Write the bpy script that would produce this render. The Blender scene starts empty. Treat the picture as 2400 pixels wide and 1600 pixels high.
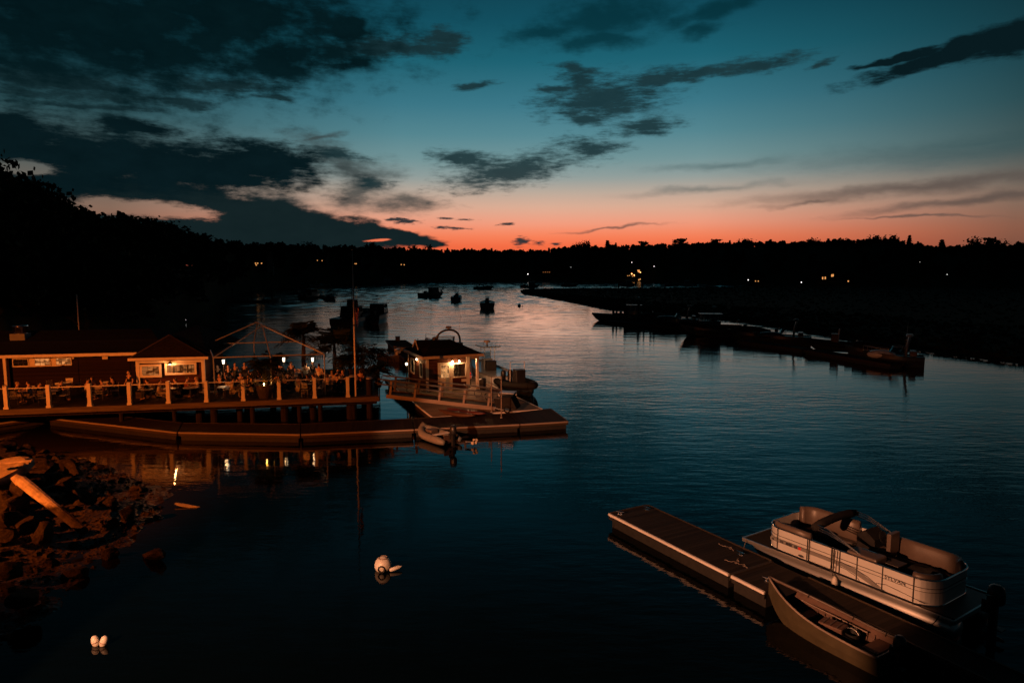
import bpy, math, random
import numpy as np
from mathutils import Vector, Matrix, noise as mnoise
R = math.radians
rnd = random.Random(7)
scene = bpy.context.scene
COL = scene.collection
# ------------------------------------------------------------------ camera
CAMZ, PITCH, F = 9.8, R(6.24), 1600.0          # photograph is 2400 x 1600
SP, CP = math.sin(PITCH), math.cos(PITCH)
cd = bpy.data.cameras.new("camera"); cam = bpy.data.objects.new("camera", cd); COL.objects.link(cam)
cam.location = (0, 0, CAMZ); cam.rotation_euler = (R(90) - PITCH, 0, 0)
cd.sensor_width = 36; cd.lens = 24; cd.clip_start = .1; cd.clip_end = 8000
scene.camera = cam
def ray(px, py):
    dx, dy = (px - 1200) / F, (py - 800) / F
    return Vector((dx, CP - dy * SP, -(dy * CP + SP)))
def at(px, py, z=0.0):
    d = ray(px, py); t = (z - CAMZ) / d.z
    return Vector((d.x * t, d.y * t, z))
def atY(px, py, Y):
    d = ray(px, py); t = Y / d.y
    return Vector((d.x * t, Y, CAMZ + d.z * t))
def proj(p):
    y, z = p[1], p[2] - CAMZ
    fw = y * CP - z * SP; dn = -z * CP - y * SP
    return (1200 + F * p[0] / fw, 800 + F * dn / fw)
def azel(px, py):
    d = ray(px, py).normalized()
    return math.degrees(math.atan2(d.x, d.y)), math.degrees(math.asin(d.z))
# ------------------------------------------------------------------ render settings
scene.view_settings.view_transform = 'Standard'; scene.view_settings.look = 'None'
scene.view_settings.exposure = 0; scene.view_settings.gamma = 1
cy = scene.cycles
cy.use_denoising = True
try: cy.denoiser = 'OPENIMAGEDENOISE'
except Exception: pass
cy.max_bounces = 6; cy.diffuse_bounces = 2; cy.glossy_bounces = 4; cy.transmission_bounces = 4
cy.transparent_max_bounces = 8; cy.sample_clamp_indirect = 2.0
cy.caustics_reflective = False; cy.caustics_refractive = False
# ------------------------------------------------------------------ materials
def srgb(r, g, b):
    f = lambda c: (c / 255 / 12.92) if c / 255 <= .04045 else ((c / 255 + .055) / 1.055) ** 2.4
    return (f(r), f(g), f(b), 1)
def newmat(name):
    m = bpy.data.materials.new(name); m.use_nodes = True
    nt = m.node_tree; b = nt.nodes["Principled BSDF"]
    return m, nt, b
def mat(name, col, rough=.6, metal=0.0, var=.25, scale=6.0, bump=.15, stretch=(1, 1, 1), coat=0.0, dirt=None):
    m, nt, b = newmat(name); N, L = nt.nodes, nt.links
    tc = N.new("ShaderNodeTexCoord"); mp = N.new("ShaderNodeMapping"); mp.inputs["Scale"].default_value = stretch
    L.new(tc.outputs["Object"], mp.inputs[0])
    nz = N.new("ShaderNodeTexNoise"); nz.inputs["Scale"].default_value = scale; nz.inputs["Detail"].default_value = 6
    nz.inputs["Roughness"].default_value = .65
    L.new(mp.outputs[0], nz.inputs["Vector"])
    rp = N.new("ShaderNodeValToRGB"); e = rp.color_ramp.elements
    e[0].position = .3; e[1].position = .72
    e[0].color = (*[c * (1 - var) for c in col[:3]], 1); e[1].color = (*[min(1, c * (1 + var)) for c in col[:3]], 1)
    L.new(nz.outputs["Fac"], rp.inputs[0]); out = rp.outputs[0]
    if dirt:
        n2 = N.new("ShaderNodeTexNoise"); n2.inputs["Scale"].default_value = scale * .23; n2.inputs["Detail"].default_value = 8
        L.new(tc.outputs["Object"], n2.inputs["Vector"])
        r2 = N.new("ShaderNodeValToRGB"); r2.color_ramp.elements[0].position = .48; r2.color_ramp.elements[1].position = .66
        L.new(n2.outputs["Fac"], r2.inputs[0])
        mx = N.new("ShaderNodeMix"); mx.data_type = 'RGBA'; L.new(r2.outputs[0], mx.inputs[0]); L.new(out, mx.inputs[6])
        mx.inputs[7].default_value = (*dirt[:3], 1); out = mx.outputs[2]
    L.new(out, b.inputs["Base Color"])
    b.inputs["Roughness"].default_value = rough; b.inputs["Metallic"].default_value = metal
    if rough > .5 and not metal: b.inputs["Specular IOR Level"].default_value = .5 * max(.06, (1 - rough) * 1.2)
    if coat: b.inputs["Coat Weight"].default_value = coat
    if bump:
        bp = N.new("ShaderNodeBump"); bp.inputs["Strength"].default_value = bump; bp.inputs["Distance"].default_value = .03
        L.new(nz.outputs["Fac"], bp.inputs["Height"]); L.new(bp.outputs[0], b.inputs["Normal"])
    return m
def emit(name, col, s, var=0.0, scale=3.0):
    m, nt, b = newmat(name); N, L = nt.nodes, nt.links
    b.inputs["Base Color"].default_value = (.02, .02, .02, 1)
    b.inputs["Emission Color"].default_value = (*col[:3], 1); b.inputs["Emission Strength"].default_value = s
    if var:
        tc = N.new("ShaderNodeTexCoord"); vo = N.new("ShaderNodeTexVoronoi"); vo.inputs["Scale"].default_value = scale
        vo.distance = 'CHEBYCHEV'
        mp = N.new("ShaderNodeMapping"); mp.inputs["Scale"].default_value = (1, 1, 1.7)
        L.new(tc.outputs["Object"], mp.inputs[0]); L.new(mp.outputs[0], vo.inputs["Vector"])
        rp = N.new("ShaderNodeValToRGB"); e = rp.color_ramp.elements
        sp = N.new("ShaderNodeSeparateColor"); L.new(vo.outputs["Color"], sp.inputs[0])
        e[0].position = .25; e[0].color = (*[c * (1 - var) for c in col[:3]], 1); e[1].position = .85; e[1].color = (*col[:3], 1)
        L.new(sp.outputs[0], rp.inputs[0]); L.new(rp.outputs[0], b.inputs["Emission Color"])
    return m
def planks(name, col, axis=0, width=.14, var=.4, rough=.7, gap=.06):
    """boards laid side by side along one object axis: each board its own tone, a dark joint between boards"""
    m, nt, b = newmat(name); N, L = nt.nodes, nt.links
    tc = N.new("ShaderNodeTexCoord"); sx = N.new("ShaderNodeSeparateXYZ"); L.new(tc.outputs["Object"], sx.inputs[0])
    dv = N.new("ShaderNodeMath"); dv.operation = 'DIVIDE'; dv.inputs[1].default_value = width; L.new(sx.outputs[axis], dv.inputs[0])
    fl = N.new("ShaderNodeMath"); fl.operation = 'FLOOR'; L.new(dv.outputs[0], fl.inputs[0])
    fr = N.new("ShaderNodeMath"); fr.operation = 'FRACT'; L.new(dv.outputs[0], fr.inputs[0])
    wn = N.new("ShaderNodeTexWhiteNoise"); wn.noise_dimensions = '1D'; L.new(fl.outputs[0], wn.inputs["W"])
    nz = N.new("ShaderNodeTexNoise"); nz.inputs["Scale"].default_value = 5; nz.inputs["Detail"].default_value = 7
    mp = N.new("ShaderNodeMapping"); st = [.35, .35, .35]; st[axis] = 5; mp.inputs["Scale"].default_value = st
    L.new(tc.outputs["Object"], mp.inputs[0]); L.new(mp.outputs[0], nz.inputs["Vector"])
    ad = N.new("ShaderNodeMath"); ad.operation = 'ADD'; L.new(wn.outputs["Value"], ad.inputs[0]); L.new(nz.outputs["Fac"], ad.inputs[1])
    rp = N.new("ShaderNodeValToRGB"); e = rp.color_ramp.elements; e[0].position = .35 * .5; e[1].position = 1
    hf = N.new("ShaderNodeMath"); hf.operation = 'MULTIPLY'; hf.inputs[1].default_value = .6; L.new(ad.outputs[0], hf.inputs[0])
    e[0].color = (*[c * (1 - var) for c in col[:3]], 1); e[1].color = (*[c * (1 + var) for c in col[:3]], 1)
    L.new(hf.outputs[0], rp.inputs[0])
    gp = N.new("ShaderNodeMath"); gp.operation = 'GREATER_THAN'; gp.inputs[1].default_value = gap; L.new(fr.outputs[0], gp.inputs[0])
    mx = N.new("ShaderNodeMix"); mx.data_type = 'RGBA'; L.new(gp.outputs[0], mx.inputs[0])
    mx.inputs[6].default_value = (*[c * .15 for c in col[:3]], 1); L.new(rp.outputs[0], mx.inputs[7])
    L.new(mx.outputs[2], b.inputs["Base Color"]); b.inputs["Roughness"].default_value = rough; b.inputs["Specular IOR Level"].default_value = .06
    bp = N.new("ShaderNodeBump"); bp.inputs["Strength"].default_value = .5; bp.inputs["Distance"].default_value = .02
    L.new(hf.outputs[0], bp.inputs["Height"]); L.new(bp.outputs[0], b.inputs["Normal"])
    return m
def glassmat(name, tint=(.7, .75, .75), alpha=.16, rough=.03):
    m = bpy.data.materials.new(name); m.use_nodes = True; nt = m.node_tree; N, L = nt.nodes, nt.links
    N.clear(); o = N.new("ShaderNodeOutputMaterial"); mx = N.new("ShaderNodeMixShader")
    t = N.new("ShaderNodeBsdfTransparent"); t.inputs[0].default_value = (*tint, 1)
    g = N.new("ShaderNodeBsdfGlossy"); g.inputs["Roughness"].default_value = rough
    f = N.new("ShaderNodeFresnel"); f.inputs[0].default_value = 1.45
    L.new(f.outputs[0], mx.inputs[0]); L.new(t.outputs[0], mx.inputs[1]); L.new(g.outputs[0], mx.inputs[2]); L.new(mx.outputs[0], o.inputs[0])
    return m
K = {}
K['white'] = mat("painted trim", (.62, .58, .52), .5, var=.12, scale=3, bump=.05)
K['postw'] = mat("composite post", (.60, .55, .48), .55, var=.1, scale=4, bump=.04)
K['gel'] = mat("white gelcoat", (.66, .65, .62), .25, var=.08, scale=2, bump=0, coat=.3)
K['gelgrey'] = mat("grey gelcoat", (.16, .17, .18), .3, var=.15, scale=2, bump=0)
K['darkhull'] = mat("dark hull paint and far shade", (.02, .025, .03), .3, var=.2, scale=2, bump=0)  # on distant boats this dark tone stands in for shade
K['greenhull'] = mat("olive hull paint", (.055, .044, .024), .45, var=.2, scale=3, bump=.05)
K['navyhull'] = mat("navy hull paint", (.015, .02, .05), .3, var=.2, scale=2, bump=0)
K['black'] = mat("black plastic", (.015, .015, .016), .4, var=.3, bump=.05)
K['rubber'] = mat("black rubber", (.012, .012, .012), .8, var=.3, bump=.1)
K['tube'] = mat("grey inflatable fabric", (.17, .16, .14), .55, var=.15, scale=5, bump=.05)
K['tint'] = mat("dark tinted glass", (.012, .014, .016), .06, var=.1, bump=0)
K['alu'] = mat("brushed aluminium", (.62, .6, .58), .34, metal=.9, var=.1, scale=2, bump=.05, stretch=(.3, 8, 8))
K['alupanel'] = mat("aluminium fence panel", (.62, .60, .57), .42, metal=.35, var=.07, scale=1.2, bump=.02)
K['bandgrey'] = mat("grey graphic band", (.17, .16, .15), .4, var=.1, bump=0)
K['steel'] = mat("galvanised tube", (.5, .48, .45), .4, metal=.7, var=.15, bump=.05)
K['chrome'] = mat("polished steel", (.75, .73, .7), .16, metal=1.0, var=.1, bump=0)
K['fascia'] = mat("timber fascia", (.095, .07, .048), .75, var=.45, scale=3, bump=.3, stretch=(.25, 4, 4))
K['rub'] = mat("pale rubbing strip", (.62, .56, .52), .5, var=.2, scale=2, bump=.1, stretch=(.2, 3, 3))
K['rubw'] = mat("weathered edge board", (.23, .18, .15), .65, var=.35, scale=2, bump=.2, stretch=(.2, 3, 3))
K['pile'] = mat("tarred piling", (.022, .017, .014), .85, var=.5, scale=4, bump=.5, stretch=(3, 3, .4))
K['float'] = mat("black dock float", (.02, .018, .016), .6, var=.3, bump=.1)
K['deckpl'] = planks("deck boards", (.035, .027, .021), 0, .14)
K['dockpl'] = planks("dock boards", (.023, .018, .015), 0, .15)
K['platpl'] = planks("platform boards", (.20, .15, .115), 1, .15)
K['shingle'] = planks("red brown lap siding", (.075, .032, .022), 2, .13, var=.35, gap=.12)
K['darkwall'] = planks("dark brown lap siding in painted shade", (.018, .010, .008), 2, .13, var=.35, gap=.12)  # darker siding copy: shade on the main building put into the colour
K['lower'] = mat("dark dock timber", (.04, .027, .016), .6, var=.4, scale=3, bump=.3, stretch=(.25, 4, 4))  # darker timber for lower boards and all but the front edge
K['roof'] = planks("dark roof shingles", (.011, .010, .009), 2, .12, var=.5, rough=.95)
K['roofb'] = mat("dark weathered roof", (.018, .014, .012), .95, var=.5, scale=5, bump=.4)
K['iron'] = mat("dark painted iron", (.025, .022, .02), .5, var=.3, bump=.1)
K['leather'] = mat("tan seat vinyl", (.095, .068, .054), .45, var=.12, scale=3, bump=.05)
K['vinyl'] = mat("dark seat vinyl", (.05, .038, .032), .5, var=.15, bump=.05)
K['canvas'] = mat("black canvas", (.02, .018, .018), .9, var=.3, bump=.3)
K['carpet'] = mat("boat carpet", (.03, .027, .025), .95, var=.2, scale=40, bump=.2)
K['boatin'] = mat("brown skiff interior", (.09, .05, .036), .6, var=.3, scale=4, bump=.1)
K['buoy'] = mat("white buoy plastic", (.5, .46, .4), .45, var=.18, scale=7, bump=.05, dirt=(.35, .3, .22))
K['terra'] = mat("dark glazed pot", (.09, .07, .06), .5, var=.3, bump=.1)
K['palm'] = mat("palm leaflets", (.018, .024, .010), .7, var=.45, scale=9, bump=0)
K['palmtrunk'] = mat("palm stem", (.045, .034, .02), .9, var=.4, scale=12, bump=.5)
K['leaf'] = mat("tree foliage", (.032, .038, .02), .9, var=.5, scale=.6, bump=0)
K['bark'] = mat("tree bark", (.045, .035, .028), .95, var=.4, scale=4, bump=.4)
K['hill'] = mat("wooded hillside soil", (.03, .033, .018), 1, var=.5, scale=.08, bump=.2)
K['marsh'] = mat("marsh grass ground", (.040, .036, .02), 1, var=.5, scale=.5, bump=.5)
K['mud'] = None
K['hair'] = mat("dark hair", (.018, .012, .009), .6, var=.3, bump=.1)
K['hairf'] = mat("fair hair", (.26, .17, .09), .6, var=.3, bump=.1)
K['skin'] = mat("skin", (.50, .30, .21), .55, var=.08, bump=0)
K['shirtw'] = mat("white cloth", (.68, .64, .60), .85, var=.08, bump=.1)
K['shirtk'] = mat("dark cloth", (.02, .02, .024), .9, var=.2, bump=.1)
K['shirtb'] = mat("blue cloth", (.06, .08, .13), .9, var=.2, bump=.1)
K['shirtr'] = mat("rust cloth", (.30, .10, .06), .9, var=.2, bump=.1)
K['jeans'] = mat("trouser cloth", (.05, .055, .075), .9, var=.2, bump=.1)
K['khaki'] = mat("pale trouser cloth", (.48, .40, .30), .9, var=.15, bump=.1)
K['glass'] = glassmat("clear rail glass", (.88, .88, .86))
K['wsglass'] = glassmat("boat windscreen", (.6, .65, .66))
K['kred'] = mat("red plastic with painted shade", (.07, .012, .010), .5, var=.2, bump=0)  # kayak red darkened to paint in the shadow under the gangway
K['kor'] = mat("orange plastic with painted shade", (.06, .025, .012), .5, var=.2, bump=0)  # kayak orange carries the same painted gangway shadow
K['red'] = mat("red enamel", (.55, .02, .015), .4, var=.1, bump=0)
K['orangeb'] = mat("orange plastic", (.6, .16, .03), .45, var=.1, bump=0)
K['paper'] = mat("white board", (.65, .62, .6), .7, var=.06, bump=0)
K['letter'] = mat("dark decal", (.02, .02, .025), .5, var=.1, bump=0)
K['warmwin'] = emit("warm lit pane", (1.0, .36, .10), .75, var=.85, scale=3.5)
K['hutwin'] = emit("bright lit pane", (1.0, .45, .16), .8, var=.8, scale=4)
K['dimwin'] = emit("dim warm pane", (1.0, .34, .09), .34, var=.95, scale=4)
K['farwin'] = emit("far lit window", (1.0, .42, .12), .95)
K['farlamp'] = emit("far white lamp", (1.0, .92, .85), 3)
K['faror'] = emit("far orange lamp", (1.0, .38, .11), 5)
K['farlow'] = emit("dim far lamp", (.95, .95, .9), 1.1)
K['lampg'] = emit("lantern glow", (1.0, .78, .54), 3.6)
K['bulb'] = emit("bulb glow", (1.0, .62, .3), 40)
K['sod'] = emit("sodium lens", (1.0, .35, .08), 20)
# ------------------------------------------------------------------ mesh builder
class MB:
    def __init__(s): s.V = []; s.Fc = []
    def add(s, vs, fs):
        o = len(s.V); s.V += [tuple(v) for v in vs]; s.Fc += [tuple(i + o for i in f) for f in fs]; return s
    def box(s, c, d, rz=0, M=None):
        x, y, z = d[0] / 2, d[1] / 2, d[2] / 2
        vs = [Vector(p) for p in ((-x, -y, -z), (x, -y, -z), (x, y, -z), (-x, y, -z), (-x, -y, z), (x, -y, z), (x, y, z), (-x, y, z))]
        m = Matrix.Translation(Vector(c)) @ (M.to_4x4() if M else Matrix.Rotation(rz, 4, 'Z'))
        return s.add([m @ v for v in vs], [(3, 2, 1, 0), (4, 5, 6, 7), (0, 1, 5, 4), (1, 2, 6, 5), (2, 3, 7, 6), (3, 0, 4, 7)])
    def bar(s, p, q, w, h=None):
        p, q = Vector(p), Vector(q); d = q - p; L = d.length
        x = d.normalized(); up = Vector((0, 0, 1)) if abs(x.z) < .95 else Vector((0, 1, 0))
        y = up.cross(x).normalized(); z = x.cross(y)
        return s.box((p + q) / 2, (L, w, h or w), M=Matrix((x, y, z)).transposed())
    def tube(s, pts, r, n=8, closed=False, cap=True):
        pts = [Vector(p) for p in pts]; k = len(pts); vs = []; fs = []
        rr = r if isinstance(r, (list, tuple)) else [r] * k
        prev = None
        for i, p in enumerate(pts):
            a = pts[(i - 1) % k] if (closed or i) else p
            b = pts[(i + 1) % k] if (closed or i < k - 1) else p
            t = (b - a).normalized()
            if prev is None:
                ref = Vector((0, 0, 1)) if abs(t.z) < .9 else Vector((0, 1, 0)); u = t.cross(ref).normalized()
            else: u = (prev - t * prev.dot(t)).normalized()
            prev = u; v = t.cross(u)
            vs += [p + (u * math.cos(6.2832 * j / n) + v * math.sin(6.2832 * j / n)) * rr[i] for j in range(n)]
        for i in range(k if closed else k - 1):
            for j in range(n):
                a, b = i * n + j, i * n + (j + 1) % n; c, d = ((i + 1) % k) * n + (j + 1) % n, ((i + 1) % k) * n + j
                fs.append((a, b, c, d))
        if cap and not closed: fs += [tuple(range(n))[::-1], tuple(range((k - 1) * n, k * n))]
        return s.add(vs, fs)
    def cyl(s, p, q, r0, r1=None, n=10): return s.tube([p, q], [r0, r0 if r1 is None else r1], n)
    def lathe(s, prof, n=14, c=(0, 0, 0)):
        vs = []; fs = []; k = len(prof)
        for r, z in prof: vs += [(c[0] + r * math.cos(6.2832 * j / n), c[1] + r * math.sin(6.2832 * j / n), c[2] + z) for j in range(n)]
        for i in range(k - 1):
            for j in range(n): fs.append((i * n + j, i * n + (j + 1) % n, (i + 1) * n + (j + 1) % n, (i + 1) * n + j))
        return s.add(vs, fs)
    def ell(s, c, r, n=12, k=8, M=None):
        prof = []
        vs = []; fs = []
        for i in range(k + 1):
            th = math.pi * i / k
            for j in range(n):
                v = Vector((r[0] * math.sin(th) * math.cos(6.2832 * j / n), r[1] * math.sin(th) * math.sin(6.2832 * j / n), -r[2] * math.cos(th)))
                if M: v = M @ v
                vs.append(Vector(c) + v)
        for i in range(k):
            for j in range(n): fs.append((i * n + j, i * n + (j + 1) % n, (i + 1) * n + (j + 1) % n, (i + 1) * n + j))
        return s.add(vs, fs)
    def loft(s, secs, close=False, cap=False):
        n = len(secs[0]); vs = [p for sec in secs for p in sec]; fs = []
        for i in range(len(secs) - 1):
            for j in range(n if close else n - 1): fs.append((i * n + j, (i + 1) * n + j, (i + 1) * n + (j + 1) % n, i * n + (j + 1) % n))
        if cap: fs += [tuple(range(n)), tuple(range((len(secs) - 1) * n, len(secs) * n))[::-1]]
        return s.add(vs, fs)
    def poly(s, pts, z0, z1):
        n = len(pts); vs = [(p[0], p[1], z0) for p in pts] + [(p[0], p[1], z1) for p in pts]
        fs = [tuple(range(n))[::-1], tuple(range(n, 2 * n))] + [(i, (i + 1) % n, n + (i + 1) % n, n + i) for i in range(n)]
        return s.add(vs, fs)
    def build(s, name, m, parent=None, smooth=False, bevel=0, ob=True):
        me = bpy.data.meshes.new(name); me.from_pydata(s.V, [], s.Fc); me.update()
        return link(name, me, m, parent, smooth, bevel)
def link(name, me, m, parent=None, smooth=False, bevel=0):
    if m and not me.materials: me.materials.append(m)
    if smooth: me.polygons.foreach_set("use_smooth", [True] * len(me.polygons)); me.update()
    o = bpy.data.objects.new(name, me); COL.objects.link(o)
    if parent: o.parent = parent
    if bevel:
        b = o.modifiers.new("edge", 'BEVEL'); b.width = bevel; b.segments = 2; b.limit_method = 'ANGLE'
    return o
def tag(o, label, cat, group=None, kind=None):
    o['label'] = label; o['category'] = cat
    if group: o['group'] = group
    if kind: o['kind'] = kind
    return o
def thing(name, label, cat, loc=(0, 0, 0), rz=0, group=None):
    o = bpy.data.objects.new(name, None); COL.objects.link(o); o.empty_display_size = .2
    o.location = loc; o.rotation_euler = (0, 0, rz)
    return tag(o, label, cat, group)
def struct(o, label=None, cat=None):
    o['kind'] = 'structure'
    if label: o['label'] = label
    if cat: o['category'] = cat
    return o
def dup(root, loc, rz=0, label=None, group=None, scale=None):
    r = root.copy(); COL.objects.link(r); r.location = loc; r.rotation_euler = (0, 0, rz)
    if label: r['label'] = label
    if group: r['group'] = group
    if scale: r.scale = (scale,) * 3 if not hasattr(scale, '__len__') else scale
    for ch in list(root.children):
        c = ch.copy(); COL.objects.link(c); c.parent = r
        for g in ch.children:
            d = g.copy(); COL.objects.link(d); d.parent = c
    return r
def light(name, typ, loc, power, col, radius=.1, parent=None, **kw):
    l = bpy.data.lights.new(name, typ); l.energy = power; l.color = col
    if typ != 'SUN': l.shadow_soft_size = radius
    for k, v in kw.items(): setattr(l, k, v)
    o = bpy.data.objects.new(name, l); COL.objects.link(o); o.location = loc
    if parent: o.parent = parent
    return o
def quads(name, C, U, W, m, parent=None, smooth=False):
    """many separate leaf quads: centres C, half-vectors U and W (numpy n x 3)"""
    n = len(C); V = np.stack([C - U - W, C + U - W, C + U + W, C - U + W], 1).reshape(-1, 3)
    me = bpy.data.meshes.new(name); me.vertices.add(4 * n); me.vertices.foreach_set("co", V.astype(np.float32).ravel())
    me.loops.add(4 * n); me.loops.foreach_set("vertex_index", np.arange(4 * n, dtype=np.int32))
    me.polygons.add(n); me.polygons.foreach_set("loop_start", np.arange(0, 4 * n, 4, dtype=np.int32))
    me.update(calc_edges=True); me.validate()
    return link(name, me, m, parent, smooth)
# ------------------------------------------------------------------ sky
def build_world():
    w = bpy.data.worlds.new("World"); scene.world = w; w.use_nodes = True
    nt = w.node_tree; N, L = nt.nodes, nt.links; N.clear()
    out = N.new("ShaderNodeOutputWorld"); bg = N.new("ShaderNodeBackground"); L.new(bg.outputs[0], out.inputs[0])
    tc = N.new("ShaderNodeTexCoord"); sx = N.new("ShaderNodeSeparateXYZ"); L.new(tc.outputs["Generated"], sx.inputs[0])
    def math_(op, a, b=None, c=None, clamp=False):
        n = N.new("ShaderNodeMath"); n.operation = op; n.use_clamp = clamp
        for i, v in enumerate((a, b, c)):
            if v is None: continue
            if isinstance(v, (int, float)): n.inputs[i].default_value = v
            else: L.new(v, n.inputs[i])
        return n.outputs[0]
    def mixc(f, a, b, typ='MIX'):
        n = N.new("ShaderNodeMix"); n.data_type = 'RGBA'; n.blend_type = typ
        for i, v in ((0, f), (6, a), (7, b)):
            if isinstance(v, (int, float)): n.inputs[i].default_value = v
            elif isinstance(v, tuple): n.inputs[i].default_value = v
            else: L.new(v, n.inputs[i])
        return n.outputs[2]
    az = math_('MULTIPLY', math_('ARCTAN2', sx.outputs[0], sx.outputs[1]), 57.2958)
    el = math_('MULTIPLY', math_('ARCSINE', sx.outputs[2]), 57.2958)
    def ramp(x, lo, hi, stops):
        mr = N.new("ShaderNodeMapRange"); L.new(x, mr.inputs[0]); mr.inputs[1].default_value = lo; mr.inputs[2].default_value = hi
        rp = N.new("ShaderNodeValToRGB"); L.new(mr.outputs[0], rp.inputs[0]); e = rp.color_ramp.elements
        while len(e) < len(stops): e.new(.5)
        for i, (p, c) in enumerate(stops): e[i].position = (p - lo) / (hi - lo); e[i].color = c
        return rp.outputs[0]
    S = srgb
    core = ramp(el, 0, 90, [(0.0, S(230, 82, 52)), (1.7, S(243, 107, 68)), (2.6, S(247, 130, 92)), (3.6, S(240, 156, 127)), (4.8, S(220, 172, 148)),
        (6.0, S(188, 169, 154)), (7.2, S(144, 158, 156)), (8.6, S(112, 148, 152)), (10.5, S(82, 134, 145)), (12.8, S(54, 118, 135)), (16, S(18, 96, 113)),
        (19, S(2, 75, 92)), (24, S(0, 48, 60)), (32, S(0, 20, 26)), (50, S(0, 8, 10)), (90, S(0, 4, 6))])
    side = ramp(el, 0, 90, [(0.0, S(108, 66, 54)), (2.6, S(136, 88, 71)), (4.2, S(130, 102, 88)), (6.0, S(104, 98, 91)), (8, S(62, 84, 86)), (11, S(34, 72, 79)),
        (14, S(12, 60, 70)), (18, S(0, 44, 53)), (24, S(0, 28, 36)), (36, S(0, 12, 16)), (90, S(0, 4, 6))])
    back = ramp(el, 0, 90, [(0.0, S(10, 26, 32)), (15, S(4, 20, 25)), (40, S(0, 10, 13)), (90, S(0, 4, 6))])
    d = math_('ABSOLUTE', math_('SUBTRACT', az, 3.0))
    f1 = ramp(d, 0, 60, [(0, (0, 0, 0, 1)), (12, (.06, .06, .06, 1)), (22, (.45, .45, .45, 1)), (33, (1, 1, 1, 1)), (60, (1, 1, 1, 1))])
    f2 = ramp(d, 0, 180, [(0, (0, 0, 0, 1)), (36, (0, 0, 0, 1)), (95, (1, 1, 1, 1)), (180, (1, 1, 1, 1))])
    sky = mixc(f2, mixc(f1, core, side), back)
    # the physical sky with the sun just under the horizon adds its faint share
    ns = N.new("ShaderNodeTexSky"); ns.sky_type = 'NISHITA'; ns.sun_disc = False; ns.sun_elevation = R(-2.0); ns.sun_rotation = R(3)
    sky = mixc(1.0, sky, mixc(1.0, ns.outputs[0], (.02, .02, .02, 1), 'MULTIPLY'), 'ADD')
    # clouds, in degrees of azimuth and elevation
    cb = N.new("ShaderNodeCombineXYZ"); L.new(az, cb.inputs[0]); L.new(el, cb.inputs[1])
    def noise_(scale, stretch, detail=8, rough=.6, off=0.0):
        mp = N.new("ShaderNodeMapping"); mp.inputs["Scale"].default_value = stretch; mp.inputs["Location"].default_value = (off, off * .7, 0); L.new(cb.outputs[0], mp.inputs[0])
        n = N.new("ShaderNodeTexNoise"); n.inputs["Scale"].default_value = scale; n.inputs["Detail"].default_value = detail; n.inputs["Roughness"].default_value = rough
        L.new(mp.outputs[0], n.inputs["Vector"]); return n
    wob = noise_(.22, (1, 2.2, 1), 4, .55, 3.1)
    vs = N.new("ShaderNodeVectorMath"); vs.operation = 'SUBTRACT'; L.new(wob.outputs["Color"], vs.inputs[0]); vs.inputs[1].default_value = (.5, .5, .5)
    vm = N.new("ShaderNodeVectorMath"); vm.operation = 'MULTIPLY'; L.new(vs.outputs[0], vm.inputs[0]); vm.inputs[1].default_value = (4.5, 1.6, 0)
    va = N.new("ShaderNodeVectorMath"); va.operation = 'ADD'; L.new(cb.outputs[0], va.inputs[0]); L.new(vm.outputs[0], va.inputs[1])
    def field(ells, vec):
        res = None
        for (px, py, rx, ry, rot) in ells:
            a, e = azel(px, py); k = 57.3 / 1600
            mp = N.new("ShaderNodeMapping"); mp.vector_type = 'TEXTURE'; L.new(vec, mp.inputs[0])
            mp.inputs["Location"].default_value = (a, e, 0); mp.inputs["Rotation"].default_value = (0, 0, R(rot)); mp.inputs["Scale"].default_value = (rx * k, ry * k, 1)
            ln = N.new("ShaderNodeVectorMath"); ln.operation = 'LENGTH'; L.new(mp.outputs[0], ln.inputs[0])
            res = ln.outputs["Value"] if res is None else math_('SMOOTH_MIN', res, ln.outputs["Value"], .25)
        return math_('SUBTRACT', 1.0, res)
    fine = noise_(.75, (.55, 1.9, 1), 10, .68, 1.7).outputs["Fac"]
    puff = noise_(.42, (.8, 1.45, 1), 10, .6, 8.2).outputs["Fac"]
    hair = math_('SUBTRACT', noise_(2.2, (.45, 2.4, 1), 8, .66, 5.3).outputs['Fac'], .5)
    fine0 = math_('SUBTRACT', fine, .5); puff0 = math_('SUBTRACT', puff, .5)
    def dens(f, nzs, lo, hi):
        x = f
        for n, k in nzs: x = math_('MULTIPLY_ADD', n, k, x)
        mr = N.new("ShaderNodeMapRange"); mr.interpolation_type = 'SMOOTHSTEP'; L.new(x, mr.inputs[0]); mr.inputs[1].default_value = lo; mr.inputs[2].default_value = hi
        return mr.outputs[0]
    # A: big dark banks
    A = field([(120, 30, 420, 150, 0), (520, 30, 340, 120, 0), (655, 130, 125, 75, 8), (330, 110, 280, 70, 0), (820, 80, 60, 60, 0), (830, 150, 75, 20, 0), (250, -950, 1300, 240, 0)], va.outputs[0])
    dA = dens(A, [(puff0, 2.6), (fine0, .7), (hair, .3)], -.55, .72)
    B = field([(70, 370, 330, 88, -4), (430, 388, 330, 62, -3), (600, 380, 170, 48, 0), (20, 290, 90, 26, 0), (320, 300, 110, 22, 0)], va.outputs[0])
    dB = dens(B, [(puff0, .9), (fine0, 1.0), (hair, .55)], -.14, .5)
    C_ = field([(180, 460, 420, 62, -2), (620, 525, 330, 54, -6), (860, 552, 160, 28, -5), (960, 568, 90, 12, -4), (300, 560, 620, 50, 0)], va.outputs[0])
    dC = dens(C_, [(puff0, .35), (fine0, .5)], -.03, .2)
    H_ = field([(330, 488, 165, 24, -3), (200, 494, 120, 9, 0), (60, 395, 80, 20, 0), (885, 563, 40, 4, 4)], cb.outputs[0])
    dH = dens(H_, [(fine0, 1.6)], .05, .5)
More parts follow.
